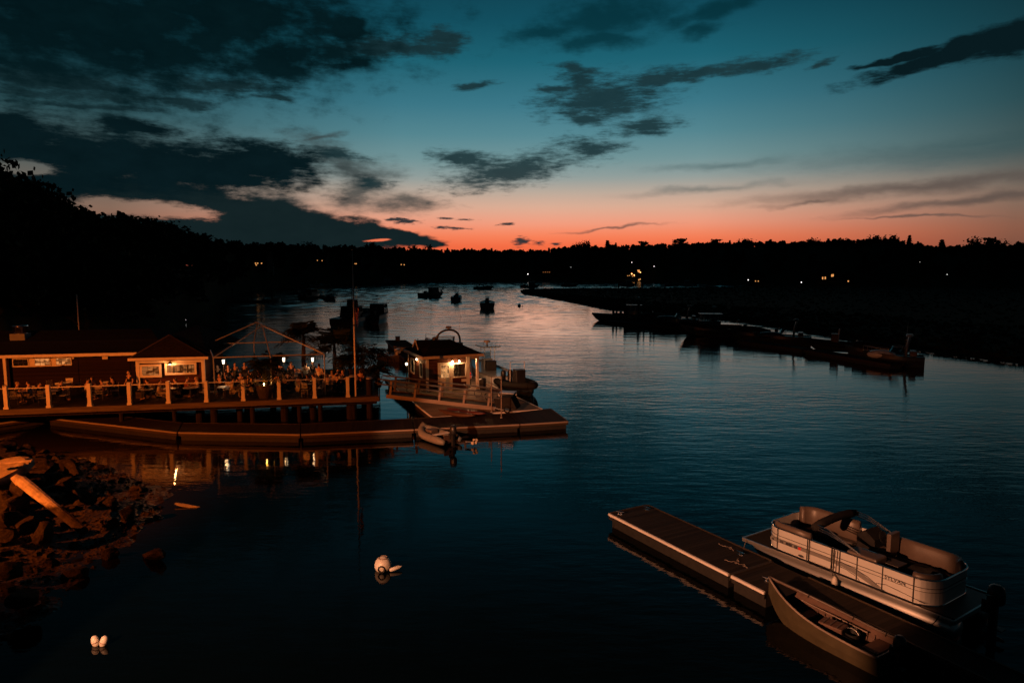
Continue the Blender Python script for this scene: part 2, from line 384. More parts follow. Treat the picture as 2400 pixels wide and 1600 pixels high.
    hole = math_('SUBTRACT', 1.0, dH)
    # small torn clouds of the middle and right
    Dl = [(1195, 402, 150, 36, 10), (1090, 376, 80, 22, -2), (1420, 232, 150, 42, 6), (1345, 190, 60, 26, -10), (1350, 160, 60, 14, -8), (1545, 182, 90, 20, 6),
          (1660, 168, 90, 15, 7), (1790, 155, 90, 13, 8), (1925, 152, 22, 8, 15), (1380, 345, 75, 24, -4), (1510, 298, 75, 20, 3), (1370, 280, 50, 14, 0), (1290, 208, 32, 8, 0),
          (890, 118, 120, 24, 6), (1010, 108, 80, 20, 10), (1045, 90, 36, 20, 30), (130, 192, 190, 16, 0), (160, 222, 200, 10, 3), (520, 198, 140, 17, 2), (220, 252, 120, 7, 2), (440, 240, 60, 14, 2),
          (885, 428, 46, 13, 0), (790, 362, 60, 10, -6), (640, 235, 40, 7, 0), (1120, 200, 45, 9, 5)]
    dD = dens(field(Dl, va.outputs[0]), [(fine0, 2.0), (puff0, 1.0), (hair, 1.3)], -.4, .65)
    E = field([(2270, 106, 220, 22, 13), (2110, 134, 110, 9, 8), (2420, 70, 140, 30, 13)], va.outputs[0])
    dE = dens(E, [(puff0, .7), (fine0, .8), (hair, .5)], -.1, .4)
    G = field([(1420, 45, 210, 50, 8), (1290, 75, 120, 26, 5), (1680, 20, 170, 24, 14), (1640, 72, 60, 14, 8), (1400, 95, 130, 20, 0)], va.outputs[0])
    dG = math_('MULTIPLY', dens(G, [(puff0, 1.5), (fine0, .7)], -.2, .8), .8)
    I = field([(1222, 566, 26, 13, 0), (1262, 570, 20, 10, -5), (1302, 572, 20, 7, 0), (1185, 525, 30, 4, 3), (1045, 512, 26, 4, -2), (945, 517, 48, 9, -4), (1060, 535, 60, 5, -2), (1090, 515, 30, 3, 0)], cb.outputs[0])
    dI = dens(I, [(fine0, 1.8), (hair, 2.6)], .05, .75)
    # thin veils
    V1 = field([(2150, 440, 420, 17, 3), (1900, 470, 110, 8, 8), (2280, 468, 260, 11, 5), (2150, 507, 170, 4, -2), (1440, 535, 150, 4, 3)], va.outputs[0])
    dV1 = math_('MULTIPLY', dens(V1, [(fine0, .5)], -.2, 1.0), .75)
    V2 = field([(2250, 360, 480, 42, 0), (1700, 388, 220, 14, 1), (1650, 445, 260, 12, 2), (2300, 330, 300, 24, 3)], va.outputs[0])
    dV2 = math_('MULTIPLY', dens(V2, [(fine0, .8)], -.1, 1.3), .55)
    V3 = field([(800, 385, 150, 46, -28), (850, 440, 110, 55, 25), (640, 475, 200, 30, -12), (745, 328, 70, 9, 15), (930, 475, 140, 30, 0)], va.outputs[0])
    dV3 = math_('MULTIPLY', dens(V3, [(fine0, 1.3), (puff0, 1.0)], -.15, .9), .85)
    c = sky
    c = mixc(dV2, c, S(52, 80, 84)); c = mixc(dV1, c, S(82, 72, 68)); c = mixc(dV3, c, S(54, 62, 62))
    c = mixc(dG, c, S(4, 42, 50)); c = mixc(dI, c, S(52, 52, 54)); c = mixc(dE, c, S(8, 26, 31))
    dark = mixc(puff, S(5, 22, 27), S(22, 46, 52))
    c = mixc(math_('MULTIPLY', dD, .93), c, mixc(puff, S(10, 34, 40), S(34, 58, 62)))
    c = mixc(math_('MULTIPLY', math_('MULTIPLY', dC, hole), 1.0), c, mixc(puff, S(14, 28, 31), S(24, 39, 41)))
    c = mixc(math_('MULTIPLY', math_('MULTIPLY', dB, hole), 1.0), c, mixc(puff, S(2, 15, 19), S(12, 32, 37)))
    c = mixc(math_('MULTIPLY', dA, .99), c, mixc(puff, S(0, 9, 12), S(7, 31, 36)))
    L.new(c, bg.inputs[0]); bg.inputs[1].default_value = 1.0
    try: w.cycles.sampling_method = 'MANUAL'; w.cycles.sample_map_resolution = 512
    except Exception: pass
build_world()
sun = light("afterglow_sun", 'SUN', (0, 60, 40), .015, (1, .5, .32), angle=R(10))
sun.rotation_euler = (R(-88), 0, R(-3))
# ------------------------------------------------------------------ water
def water():
    m, nt, b = newmat("river water"); N, L = nt.nodes, nt.links
    b.inputs["Base Color"].default_value = (.0006, .0014, .0016, 1); b.inputs["Roughness"].default_value = .045; b.inputs["IOR"].default_value = 1.333
    tc = N.new("ShaderNodeTexCoord")
    def nz(scale, st, detail, rough=.55):
        mp = N.new("ShaderNodeMapping"); mp.inputs["Scale"].default_value = st; mp.inputs["Rotation"].default_value = (0, 0, R(6)); L.new(tc.outputs["Object"], mp.inputs[0])
        n = N.new("ShaderNodeTexNoise"); n.inputs["Scale"].default_value = scale; n.inputs["Detail"].default_value = detail; n.inputs["Roughness"].default_value = rough
        L.new(mp.outputs[0], n.inputs["Vector"]); return n.outputs["Fac"]
    ds = N.new("ShaderNodeVectorMath"); ds.operation = 'DISTANCE'; L.new(tc.outputs["Object"], ds.inputs[0]); ds.inputs[1].default_value = (-26, 27, 0)
    sm = N.new("ShaderNodeMapRange"); sm.interpolation_type = 'SMOOTHSTEP'; L.new(ds.outputs["Value"], sm.inputs[0])
    for i_, v_ in enumerate((8, 15.5, 1, 0)): sm.inputs[i_ + 1].default_value = v_
    mxs = N.new("ShaderNodeMix"); mxs.data_type = 'RGBA'; L.new(sm.outputs[0], mxs.inputs[0]); mxs.inputs[6].default_value = (.0006, .0014, .0016, 1); mxs.inputs[7].default_value = (.022, .014, .007, 1); L.new(mxs.outputs[2], b.inputs["Base Color"])
    sx = N.new("ShaderNodeSeparateXYZ"); L.new(tc.outputs["Object"], sx.inputs[0])
    def mr(x, a, bb, c, d):
        n = N.new("ShaderNodeMapRange"); n.interpolation_type = 'SMOOTHSTEP'; L.new(x, n.inputs[0])
        for i, v in enumerate((a, bb, c, d)): n.inputs[i + 1].default_value = v
        return n.outputs[0]
    def mth(op, a, bb):
        n = N.new("ShaderNodeMath"); n.operation = op
        for i, v in enumerate((a, bb)):
            if isinstance(v, (int, float)): n.inputs[i].default_value = v
            else: L.new(v, n.inputs[i])
        return n.outputs[0]
    # sheltered, glassy water in the near left bay; breeze patches out on the river
    calm = mth('MAXIMUM', mr(sx.outputs[0], -6, 10, .38, 1), mr(sx.outputs[1], 40, 62, .38, 1))
    far = mr(sx.outputs[1], 60, 260, 0, 1)
    L.new(mth('ADD', mth('MULTIPLY', far, .05), mr(sx.outputs[1], 30, 70, .03, .07)), b.inputs['Roughness'])
    patch = mr(nz(.035, (1, .6, 1), 3), .38, .62, .35, 1)
    h = mth('ADD', mth('MULTIPLY', nz(1.1, (.55, 1.5, 1), 4), .6), mth('MULTIPLY', nz(.25, (.5, 1.4, 1), 3), .9))
    bp = N.new("ShaderNodeBump"); bp.inputs["Distance"].default_value = .12
    L.new(h, bp.inputs["Height"]); L.new(mth('MULTIPLY', mth('MULTIPLY', mth('MULTIPLY', calm, patch), .55), mr(sx.outputs[1], 55, 150, 1, .35)), bp.inputs["Strength"]); L.new(bp.outputs[0], b.inputs["Normal"])
    # one sheet: flat near water, a fan of low real waves over the open river, flat again beyond
    Y0, Y1, p0, p1 = 46.0, 475.0, -150, 2700; S_ = 4000
    Ys = [Y0]
    while Ys[-1] < Y1: Ys.append(Ys[-1] + .42 + .0011 * (Ys[-1] - Y0))
    Ys[-1] = Y1; Ys = np.array(Ys); pxs = np.linspace(p0, p1, 520); nY, nX = len(Ys), len(pxs)
    YY = np.repeat(Ys[:, None], nX, 1); XX = (pxs[None, :] - 1200) / F * YY
    rs = np.random.RandomState(17); Z = np.zeros_like(YY)
    for k in range(46):
        lam = rs.uniform(1.5, 4.6); th = rs.normal(0, .5); kk = 6.2832 / lam; sl = .0135 * (lam / 5) ** .2
        Z += sl / kk * np.sin(kk * (XX * math.sin(th) + YY * math.cos(th)) + rs.rand() * 6.28 + .8 * np.sin(XX * .05 + k) )
    def ss(a, lo, hi): t = np.clip((a - lo) / (hi - lo), 0, 1); return t * t * (3 - 2 * t)
    patch_ = .75 + .35 * np.sin(XX * .035 + 1.3 * np.sin(YY * .02)) * np.sin(YY * .026 + XX * .012)
    amp = ss(YY, Y0, 130) * (.28 + 1.45 * ss(YY, 70, 340)) * ss(Y1 - YY, 0, 20) * patch_ * np.minimum(ss(pxs[None, :], p0, p0 + 150), ss(p1 - pxs[None, :], 0, 150))
    V = np.stack([XX, YY, Z * amp], -1).reshape(-1, 3); idx = np.arange(nY * nX).reshape(nY, nX)
    Q = np.stack([idx[:-1, :-1], idx[:-1, 1:], idx[1:, 1:], idx[1:, :-1]], -1).reshape(-1, 4); n = len(V)
    ext = [(-S_, -200, 0), (S_, -200, 0), (S_, Y0, 0), (-S_, Y0, 0), (-S_, Y1, 0), (S_, Y1, 0), (S_, 2 * S_, 0), (-S_, 2 * S_, 0)]
    V = np.concatenate([V, np.array(ext)]); c = [idx[0, 0], idx[0, -1], idx[-1, 0], idx[-1, -1]]
    Q = np.concatenate([Q, [[n, n + 1, n + 2, n + 3], [n + 3, c[0], c[2], n + 4], [c[1], n + 2, n + 5, c[3]], [n + 4, n + 5, n + 6, n + 7]]])
    me = bpy.data.meshes.new("water"); me.vertices.add(len(V)); me.vertices.foreach_set("co", V.astype(np.float32).ravel()); me.loops.add(4 * len(Q)); me.loops.foreach_set("vertex_index", Q.astype(np.int32).ravel())
    me.polygons.add(len(Q)); me.polygons.foreach_set("loop_start", np.arange(0, 4 * len(Q), 4, dtype=np.int32)); me.update(calc_edges=True)
    struct(link("water", me, m, None, True), "dark river water reflecting the dusk sky", "water")
water()
# ------------------------------------------------------------------ far land: skyline and shore tables by bearing (column of the photograph)
SKY = [(-900, 330, 70), (-300, 355, 78), (0, 388, 85), (25, 414, 88), (60, 430, 92), (100, 442, 95), (125, 476, 105), (150, 490, 115), (200, 498, 120), (300, 501, 135), (340, 514, 140), (400, 522, 155),
       (440, 536, 170), (490, 559, 190), (512, 568, 240), (600, 571, 320), (800, 577, 420), (1000, 583, 500), (1200, 585, 540), (1300, 584, 540), (1325, 577, 530), (1400, 577, 520), (1500, 573, 500),
       (1700, 568, 480), (1900, 564, 450), (2000, 562, 430), (2060, 559, 420), (2110, 570, 410), (2200, 577, 400), (2300, 574, 390), (2400, 572, 380), (2700, 565, 350), (3400, 545, 300)]
SHO = [(-900, 40), (-100, 46), (0, 50), (200, 62), (400, 100), (470, 135), (540, 235), (640, 300), (880, 405), (930, 455), (1200, 458), (1500, 450), (1690, 350), (1800, 338), (2100, 320), (2400, 290), (3400, 220)]
def tab(T, x, k=1): return float(np.interp(x, [r[0] for r in T], [r[k] for r in T]))
TREEH = 9.0
def terr(px, Y):
    D, S0 = tab(SKY, px, 2), tab(SHO, px)
    Hr = max(2.0, CAMZ + (625 - tab(SKY, px)) / F * D - (TREEH if px < 500 else 3.6))
    t = (Y - S0) / max(10, D - S0)
    if t < 0: return -.4 + max(-3, t * 30)
    t = min(1, t); return -.3 + (Hr + .3) * (t * t * (3 - 2 * t)) ** .8
def hills():
    mb = MB(); secs = []
    for px in range(-900, 3401, 20):
        D, S0 = tab(SKY, px, 2), tab(SHO, px); row = []
        for t in (-.04, 0, .04, .1, .2, .35, .5, .65, .8, .9, 1, 1.15, 1.5, 2.2):
            Y = S0 + t * (D - S0); z = terr(px, Y)
            if t > .02: z += mnoise.noise((px * .02, Y * .03, 0)) * .5
            if t > 1.2: z -= 3 * t
            row.append(((px - 1200) / F * Y, Y, z))
        secs.append(row)
    mb.loft(secs)
    struct(mb.build("hills", K['hill'], smooth=True), "low dark wooded hills round the river", "hills")
hills()
def marsh():
    edge = [(1222, 684), (1228, 690), (1262, 695), (1300, 702), (1360, 714), (1408, 724), (1500, 732), (1600, 741), (1735, 758), (1830, 774), (1918, 790), (2040, 812), (2143, 830), (2280, 850), (2400, 866), (2600, 900), (2900, 950)]
    far = [(1230, 679), (1262, 677), (1330, 675.5), (1408, 675), (1500, 674.5), (1600, 674), (1690, 672), (1760, 671), (1900, 670), (2100, 669), (2300, 668), (2500, 667), (2900, 667)]
    ev = np.array([at(x, y, 0) for x, y in edge]); fv = np.array([at(x, y, .35) for x, y in far])
    n = 80; ts = np.linspace(0, 1, n)
    def res(P):
        d = np.r_[0, np.cumsum(np.linalg.norm(np.diff(P, axis=0), axis=1))]; d /= d[-1]
        return np.stack([np.interp(ts, d, P[:, k]) for k in range(3)], 1)
    a, b = res(ev), res(fv); secs = []
    for i in range(n):
        row = []
        for k, t in enumerate((0, .012, .03, .08, .2, .4, .6, .8, .95, .985, 1)):
            p = a[i] + (b[i] - a[i]) * t; z = -.5 if t in (0, 1) else .33 + .08 * mnoise.noise((p[0] * .2, p[1] * .2, 0))
            if t == .012: z = .18
            jx = mnoise.noise((p[0] * .35, p[1] * .35, 5)) * .8 if k < 3 else 0
            row.append((p[0] + jx, p[1] + jx * .5, z))
        secs.append(row)
    mb = MB(); mb.loft(secs); struct(mb.build("marsh_bank", K['marsh'], smooth=True), "low black marsh bank along the right side of the river", "marsh")
    # marsh grass: tufts along the edges and over the flat
    rs = np.random.RandomState(3); M = 16000
    i = rs.randint(0, n - 1, M); f = rs.rand(M, 1); u = np.where(rs.rand(M, 1) < .5, rs.rand(M, 1) ** 2 * .12, rs.rand(M, 1)); u = np.clip(u, .012, .985)
    p = (a[i] * (1 - f) + a[i + 1] * f) * (1 - u) + (b[i] * (1 - f) + b[i + 1] * f) * u
    h = rs.uniform(.08, .24, M); p[:, 2] = .32 + h * .6
    th = rs.rand(M) * 6.28; wd = rs.uniform(.12, .5, M)
    U = np.stack([np.cos(th) * wd, np.sin(th) * wd, 0 * th], 1); W = np.stack([rs.normal(0, .06, M), rs.normal(0, .06, M), h], 1)
    o = quads("marsh_grass", p, U, W, K['leaf']); o['kind'] = 'stuff'; tag(o, "dark salt grass covering the marsh bank", "grass")
marsh()
# ------------------------------------------------------------------ trees
def crown(rs, h, w, n, leaf, kind='round'):
    """leaf clumps gathered in uneven boughs through the crown's volume"""
    if kind == 'conifer':
        z = rs.rand(n) ** .75; tier = np.floor(z * 9) / 9 + .03
        rad = (1 - tier) * w / 2 * (.55 + .45 * rs.rand(n)); a = rs.rand(n) * 6.283
        P = np.stack([np.cos(a) * rad, np.sin(a) * rad, h * (.12 + .88 * tier) - rad * .25 + rs.normal(0, .12, n)], 1)
    elif kind == 'pine':
        k = 9; cz = rs.uniform(.5, 1, k); ca = rs.rand(k) * 6.283; cr = w * .36 * rs.rand(k) ** .5
        i = rs.randint(0, k, n); d = rs.normal(0, 1, (n, 3)) * np.array([w * .14, w * .14, h * .035])
        P = np.stack([np.cos(ca) * cr, np.sin(ca) * cr, cz * h], 1)[i] + d
    else:
        k = 16; c = rs.normal(0, 1, (k, 3)); c /= np.linalg.norm(c, axis=1)[:, None]; c *= rs.rand(k, 1) ** .4 * .36
        i = rs.randint(0, k, n); d = rs.normal(0, .115, (n, 3))
        P = (c[i] + d) * np.array([w, w, h * .78]) + np.array([0, 0, h * .6]); P[:, 2] = np.maximum(P[:, 2], h * .12)
    q = rs.normal(0, 1, (n, 3)); q /= np.linalg.norm(q, axis=1)[:, None]; r2 = rs.normal(0, 1, (n, 3)); u = np.cross(q, r2); u /= np.linalg.norm(u, axis=1)[:, None]
    s = leaf * rs.uniform(.5, 1.2, (n, 1))
    return P, u * s, np.cross(q, u) * s * .7
def trunk_mb(h, r, rs, kind):
    mb = MB(); top = h * (.93 if kind != 'round' else .7)
    pts = [(rs.normal(0, .02) * h * t, rs.normal(0, .02) * h * t, top * t - .4) for t in (0, .25, .5, .75, 1)]
    mb.tube(pts, [r, r * .8, r * .6, r * .4, r * .12], 7)
    for k in range(7):
        z = h * rs.uniform(.35, .85); a = rs.rand() * 6.28; l = h * (.3 if kind == 'round' else .2)
        mb.tube([(0, 0, z), (math.cos(a) * l * .5, math.sin(a) * l * .5, z + l * .2), (math.cos(a) * l, math.sin(a) * l, z + l * .35)], [r * .35, r * .22, r * .06], 5)
    return mb
LIGHTS = [(603, 617), (608, 617), (617, 617), (747, 610), (758, 611), (836, 618), (942, 620), (949, 620), (1237, 642), (1272, 638), (1287, 638), (1478, 615), (1530, 624), (1495, 636), (1479, 641), (1490, 646), (1470, 646), (1497, 656),
          (1750, 655), (1768, 658), (1775, 658), (1874, 661), (1925, 651), (1931, 651), (1946, 645), (1985, 658), (2148, 614), (2213, 643), (437, 748), (644, 632)]
def wood(name, label, rng, ntree, leaves, leaf, tlo, thi, seed, hs=(6, 9)):
    rs = np.random.RandomState(seed); Ps, Us, Ws = [], [], []
    for k in range(ntree):
        px = rs.uniform(*rng); D, S0 = tab(SKY, px, 2), tab(SHO, px)
        sky_row = k % 3 == 0 or (k % 3 == 1 and px > 500)
        t = rs.uniform(.93, 1.05) if sky_row else rs.uniform(tlo, thi)
        Y = S0 + t * (D - S0); z = terr(px, Y) - (1.1 if px > 500 else 0); h = rs.uniform(*hs)
        topz = CAMZ + (625 - tab(SKY, px) - 1.0) / F * Y
        h = min(max(2.6, topz - z + (rs.uniform(-2.0, -.1) if rs.rand() < .8 else rs.uniform(.0, 1.4))), 16) if sky_row else min(h, max(2.5, topz - z - .5))
        if any(abs(px - a) < 10 and CAMZ + (625 - b) / F * Y < z + h + 1 and t < .8 for a, b in LIGHTS): continue
        kd = 'conifer' if rs.rand() < .22 else ('pine' if rs.rand() < .2 else 'round')
        P, U, W = crown(rs, h, h * (.8 if kd == 'round' else .5), leaves, leaf, kd)
        P += np.array([(px - 1200) / F * Y, Y, z - .2]); Ps.append(P); Us.append(U); Ws.append(W)
    o = quads(name, np.concatenate(Ps), np.concatenate(Us), np.concatenate(Ws), K['leaf']); o['kind'] = 'stuff'
    return tag(o, label, "woods")
wood("hillside_woods", "black wooded hillside rising on the left behind the restaurant", (-420, 515), 240, 420, .42, .2, 1.1, 11, (8, 11))
wood("far_shore_woods", "dark tree covered ridge across the far end of the river", (500, 1330), 560, 110, .75, .25, 1.1, 12)
wood("ridge_woods", "dark tree covered ridge beyond the marsh on the right", (1300, 2600), 900, 110, .75, .25, 1.1, 13)
def trees():
    protos = {}
    rs = np.random.RandomState(5)
    def proto(kind, near):
        kx = (kind, near)
        if kx not in protos:
            P, U, W = crown(rs, 10, 8 if kind == 'round' else (5.2 if kind == 'pine' else 4.2), 1500 if near else 420, .3 if near else .5, kind)
            protos[kx] = (quads("crown", P, U, W, K['leaf']).data, trunk_mb(10, .28, rs, kind).build("trunk", K['bark']).data)
            for o in list(COL.objects)[-2:]: bpy.data.objects.remove(o)
        return protos[kx]
    def tree(kind, label, px, ytop, h, wf=1.0, near=False, dY=0, grp="trees standing above the skyline"):
        Y = tab(SKY, px, 2) + dY; z = CAMZ + (625 - ytop) / F * Y - h
        nm = {'round': 'broadleaf_tree', 'pine': 'pine_tree', 'conifer': 'spruce_tree'}[kind]
        t = thing(nm, label, "tree", ((px - 1200) / F * Y, Y, z), rs.rand() * 6.28, grp); t.scale = (h / 10 * wf, h / 10 * wf, h / 10)
        c, k = proto(kind, near); link("crown", c, None, t); link("trunk", k, None, t)
    T = [('round', "tall broadleaf tree at the left edge of the frame, highest of the left hill", 10, 376, 14, .8, 1),
         ('round', "bushy tree just right of the tallest one on the left hill", 45, 418, 12, 1.1, 1), ('round', "rounded tree on the shoulder of the left hill before its steep drop", 92, 430, 12, 1.1, 1),
         ('round', "leaning tree crown at the steep drop of the left hill", 116, 448, 11, .9, 1), ('round', "low round tree at the foot of the left hill's steep drop", 143, 484, 10, 1, 1),
         ('round', "broad tree under the left end of the orange cloud gap", 235, 494, 11, 1.3, 1), ('conifer', "narrow pointed tree under the middle of the orange cloud gap", 293, 495, 11, .9, 1),
         ('conifer', "short pointed tree right of the narrow pointed one under the cloud gap", 308, 503, 9, .9, 1), ('round', "round tree under the right half of the orange cloud gap", 350, 510, 10, 1, 1),
         ('round', "broad round tree at the right end of the orange cloud gap", 378, 515, 10, 1.3, 1), ('round', "paired rounded tree on the hill's long right slope", 437, 527, 10, 1.2, 1), ('round', "last large tree where the left hill meets the far ridge", 490, 551, 9, 1.2, 1),
         ('round', "clump tree rising from the far ridge left of the orange sky", 720, 569, 10, 1.3, 0), ('round', "dark round tree on the ridge above the flagpole tip", 870, 569, 10, 1.2, 0), ('round', "tree at the left end of the orange sky", 968, 576, 9, 1.2, 0), ('round', "second tree at the left end of the orange sky", 1005, 575, 9, 1.1, 0),
         ('round', "left of two round trees where the right ridge begins", 1352, 570, 10, 1.0, 0), ('round', "right and taller of two round trees where the right ridge begins", 1369, 566, 12, 1.0, 0), ('conifer', "broad pointed pine right of the two round trees", 1422, 564, 12, 1.7, 0), ('conifer', "smaller pointed pine beside the broad one", 1441, 569, 9, 1.3, 0),
         ('pine', "wind bent pine with an open crown on the ridge", 1506, 567, 9, 1.4, 0), ('pine', "left half of the twin open crowned pines on the ridge", 1584, 561, 10, 1.2, 0), ('pine', "right half of the twin open crowned pines on the ridge", 1594, 561, 10, 1.2, 0), ('pine', "flat topped pine between the twin pines and the ridge's bushy stretch", 1672, 563, 9, 1.5, 0),
         ('round', "left crown of the bushy stretch at the centre of the right ridge", 1734, 562, 10, 1.2, 0), ('round', "right crown of the bushy stretch at the centre of the right ridge", 1752, 562, 10, 1.2, 0), ('conifer', "pointed tree right of the bushy stretch of the ridge", 1800, 561, 11, 1.4, 0), ('round', "domed tree left of the highest crowns of the right ridge", 1903, 560, 10, 1.2, 0), ('conifer', "slim pointed tree left of the highest crowns of the ridge", 1934, 559, 10, 1.3, 0),
         ('round', "first of the two highest crowns of the right ridge", 2038, 553, 11, 1.1, 0), ('round', "second of the two highest crowns of the right ridge", 2076, 553, 11, 1.3, 0), ('conifer', "lone tall spruce standing clear of the ridge", 2122, 552, 12, 1.15, 0), ('conifer', "broad spruce beside the dip right of the lone tall spruce", 2198, 562, 11, 1.7, 0), ('round', "left crown of the tree cluster near the right edge", 2274, 558, 11, 1.1, 0), ('pine', "pointed crown of the tree cluster near the right edge", 2310, 559, 11, 1.1, 0), ('round', "low dome right of the cluster near the right edge", 2335, 563, 10, 1.1, 0), ('round', "last tree on the ridge at the right edge of the frame", 2392, 569, 9, 1.2, 0)]
    for k, l, px, y, h, wf, nr in T: tree(k, l, px, y, h, wf, bool(nr))
trees()
# ------------------------------------------------------------------ far houses and lamps
def solveY(px, py, drop):
    D, S0 = tab(SKY, px, 2), tab(SHO, px); Y = S0 + 3
    while Y < D * .97:
        if terr(px, Y) >= CAMZ + (625 - py) / F * Y - drop: break
        Y += 1
    return Y
def far_house(label, wins, w, d, h, roofh, mat_w='farwin', wsz=(1.1, 1.2)):
    cx = sum(a for a, b in wins) / len(wins); cyy = max(b for a, b in wins); Y = solveY(cx, cyy, 1.8)
    zc = CAMZ + (625 - cyy) / F * Y - 1.6; X = (cx - 1200) / F * Y
    t = thing("house", label, "house", (X, Y, zc), 0, "lit houses on the far shore")
    mb = MB(); mb.box((0, d / 2, h / 2 - .6), (w, d, h + 1.2)); wl = mb.build("wall", K['shirtk'], t)
    mb = MB(); a = w / 2 + .4; e = .4
    mb.add([(-a, -e, h), (a, -e, h), (a, d + e, h), (-a, d + e, h), (-a, d / 2, h + roofh), (a, d / 2, h + roofh)], [(0, 1, 5, 4), (2, 3, 4, 5), (0, 4, 3), (1, 2, 5), (3, 2, 1, 0)])
    rf = mb.build("roof", K['roofb'], t); mb = MB(); mb.box((w * .25, d * .6, h + roofh), (.7, .7, 1.6)); mb.build("chimney", K['roofb'], rf)
    for (a, b) in wins:
        x = (a - cx) / F * Y; z = 1.6 + (cyy - b) / F * Y
        mb = MB(); mb.box((x, -.04, z), (wsz[0] + .2, .06, wsz[1] + .2)); fr = mb.build("window", K['white'], t)
        mb = MB(); mb.box((x, -.09, z), (wsz[0], .04, wsz[1])); mb.build("pane", K[mat_w], fr)
    return t
far_house("far house with a row of three warm windows above the left boats", [(603, 617), (608, 617), (617, 617), (604.5, 621)], 8, 7, 5, 2.5, wsz=(.5, .45))
far_house("far house with two small warm lights, between the mast and the flagpole", [(747, 610.5), (758, 611)], 7, 6, 4, 2.2, wsz=(.4, .45))
far_house("far house with a double warm window beside the flagpole tip", [(834.5, 618), (837.5, 618)], 6, 6, 4, 2.2, wsz=(.5, .5))
far_house("far house with two warm windows right of the flagpole", [(942, 620), (949, 620.5)], 7, 6, 4, 2.2, wsz=(.6, .6))
far_house("long low far house with a dotted row of lit windows", [(1273, 637.5), (1278, 637.5), (1283, 637.5), (1287, 637.5)], 8, 6, 3, 1.5, 'dimwin', (.8, .6))
far_house("waterside house with an orange lit gable above string lights", [(1495, 634), (1495, 637)], 4.5, 5, 6, 3, wsz=(1.6, 1.0))
far_house("low waterside restaurant with a lit awning and dotted lights on the far shore", [(1470, 646), (1474, 645.5), (1481, 647), (1485, 647), (1489, 647), (1493, 647), (1497, 647)], 12, 6, 3, 1.2, 'farwin', (.55, .4))
far_house("low boathouse with a red lit doorway at the far waterline", [(1496, 655.5), (1499, 654)], 4, 4, 3, 1.5, 'farwin', (.6, .8))
far_house("far house with two faint orange windows beyond the marsh", [(1768.5, 658.3), (1775, 658.5)], 7, 6, 4, 2, wsz=(.45, .5))
far_house("far house with a tall bright window and two low ones on the right ridge", [(1925, 651.5), (1931, 651), (1946, 645.5), (1949, 645)], 12, 7, 7, 3, wsz=(.55, 1.2))
far_house("far cottage with one orange window beyond the right marsh", [(1985, 658.5)], 6, 5, 3.5, 2, wsz=(.6, .6))
def far_lamp(label, px, py, r, m='farlamp', h=5.0):
    Y = solveY(px, py, h); z = CAMZ + (625 - py) / F * Y
    t = thing("lamp_post", label, "lamp post", ((px - 1200) / F * Y, Y - .5, z - h), 0, "lamps burning on the far shore")
    mb = MB(); mb.tube([(0, 0, -.5), (0, 0, h)], .09, 6); mb.build("pole", K['iron'], t)
    mb = MB(); mb.ell((0, -.12, h), (r, r, r), 8, 6); mb.build("lamp_globe", K[m], t, smooth=True)
for a in [("white lamp at the far waterline left of the dotted windows", 1237, 642, .32), ("high white lamp above the orange gable house", 1478.6, 615, .22), ("high pinkish lamp right of the orange gable house", 1530.5, 624, .22), ("bright orange lamp left of the orange gable house", 1479, 641.5, .42, 'faror'),
          ("smaller orange lamp beside the bright orange one", 1484.8, 644.5, .36, 'faror'), ("warm lamp touching the orange gable house", 1499, 638, .34, 'faror'), ("white lamp on the shore beyond the middle of the marsh", 1750.5, 655.5, .24), ("white lamp on the shore left of the tall bright window", 1874.5, 661, .24),
          ("faint lamp high on the right ridge slope", 2148, 614, .13, 'farlow'), ("faint lamp low on the ridge near the right edge", 2213, 643, .2, 'farlow'), ("small white lamp on the left bank above the restaurant roof", 437.5, 748, .045, 'farlow'), ("dim lamp above the dotted windows on the far slope", 1337, 626, .16, 'farlow')]: far_lamp(*a)
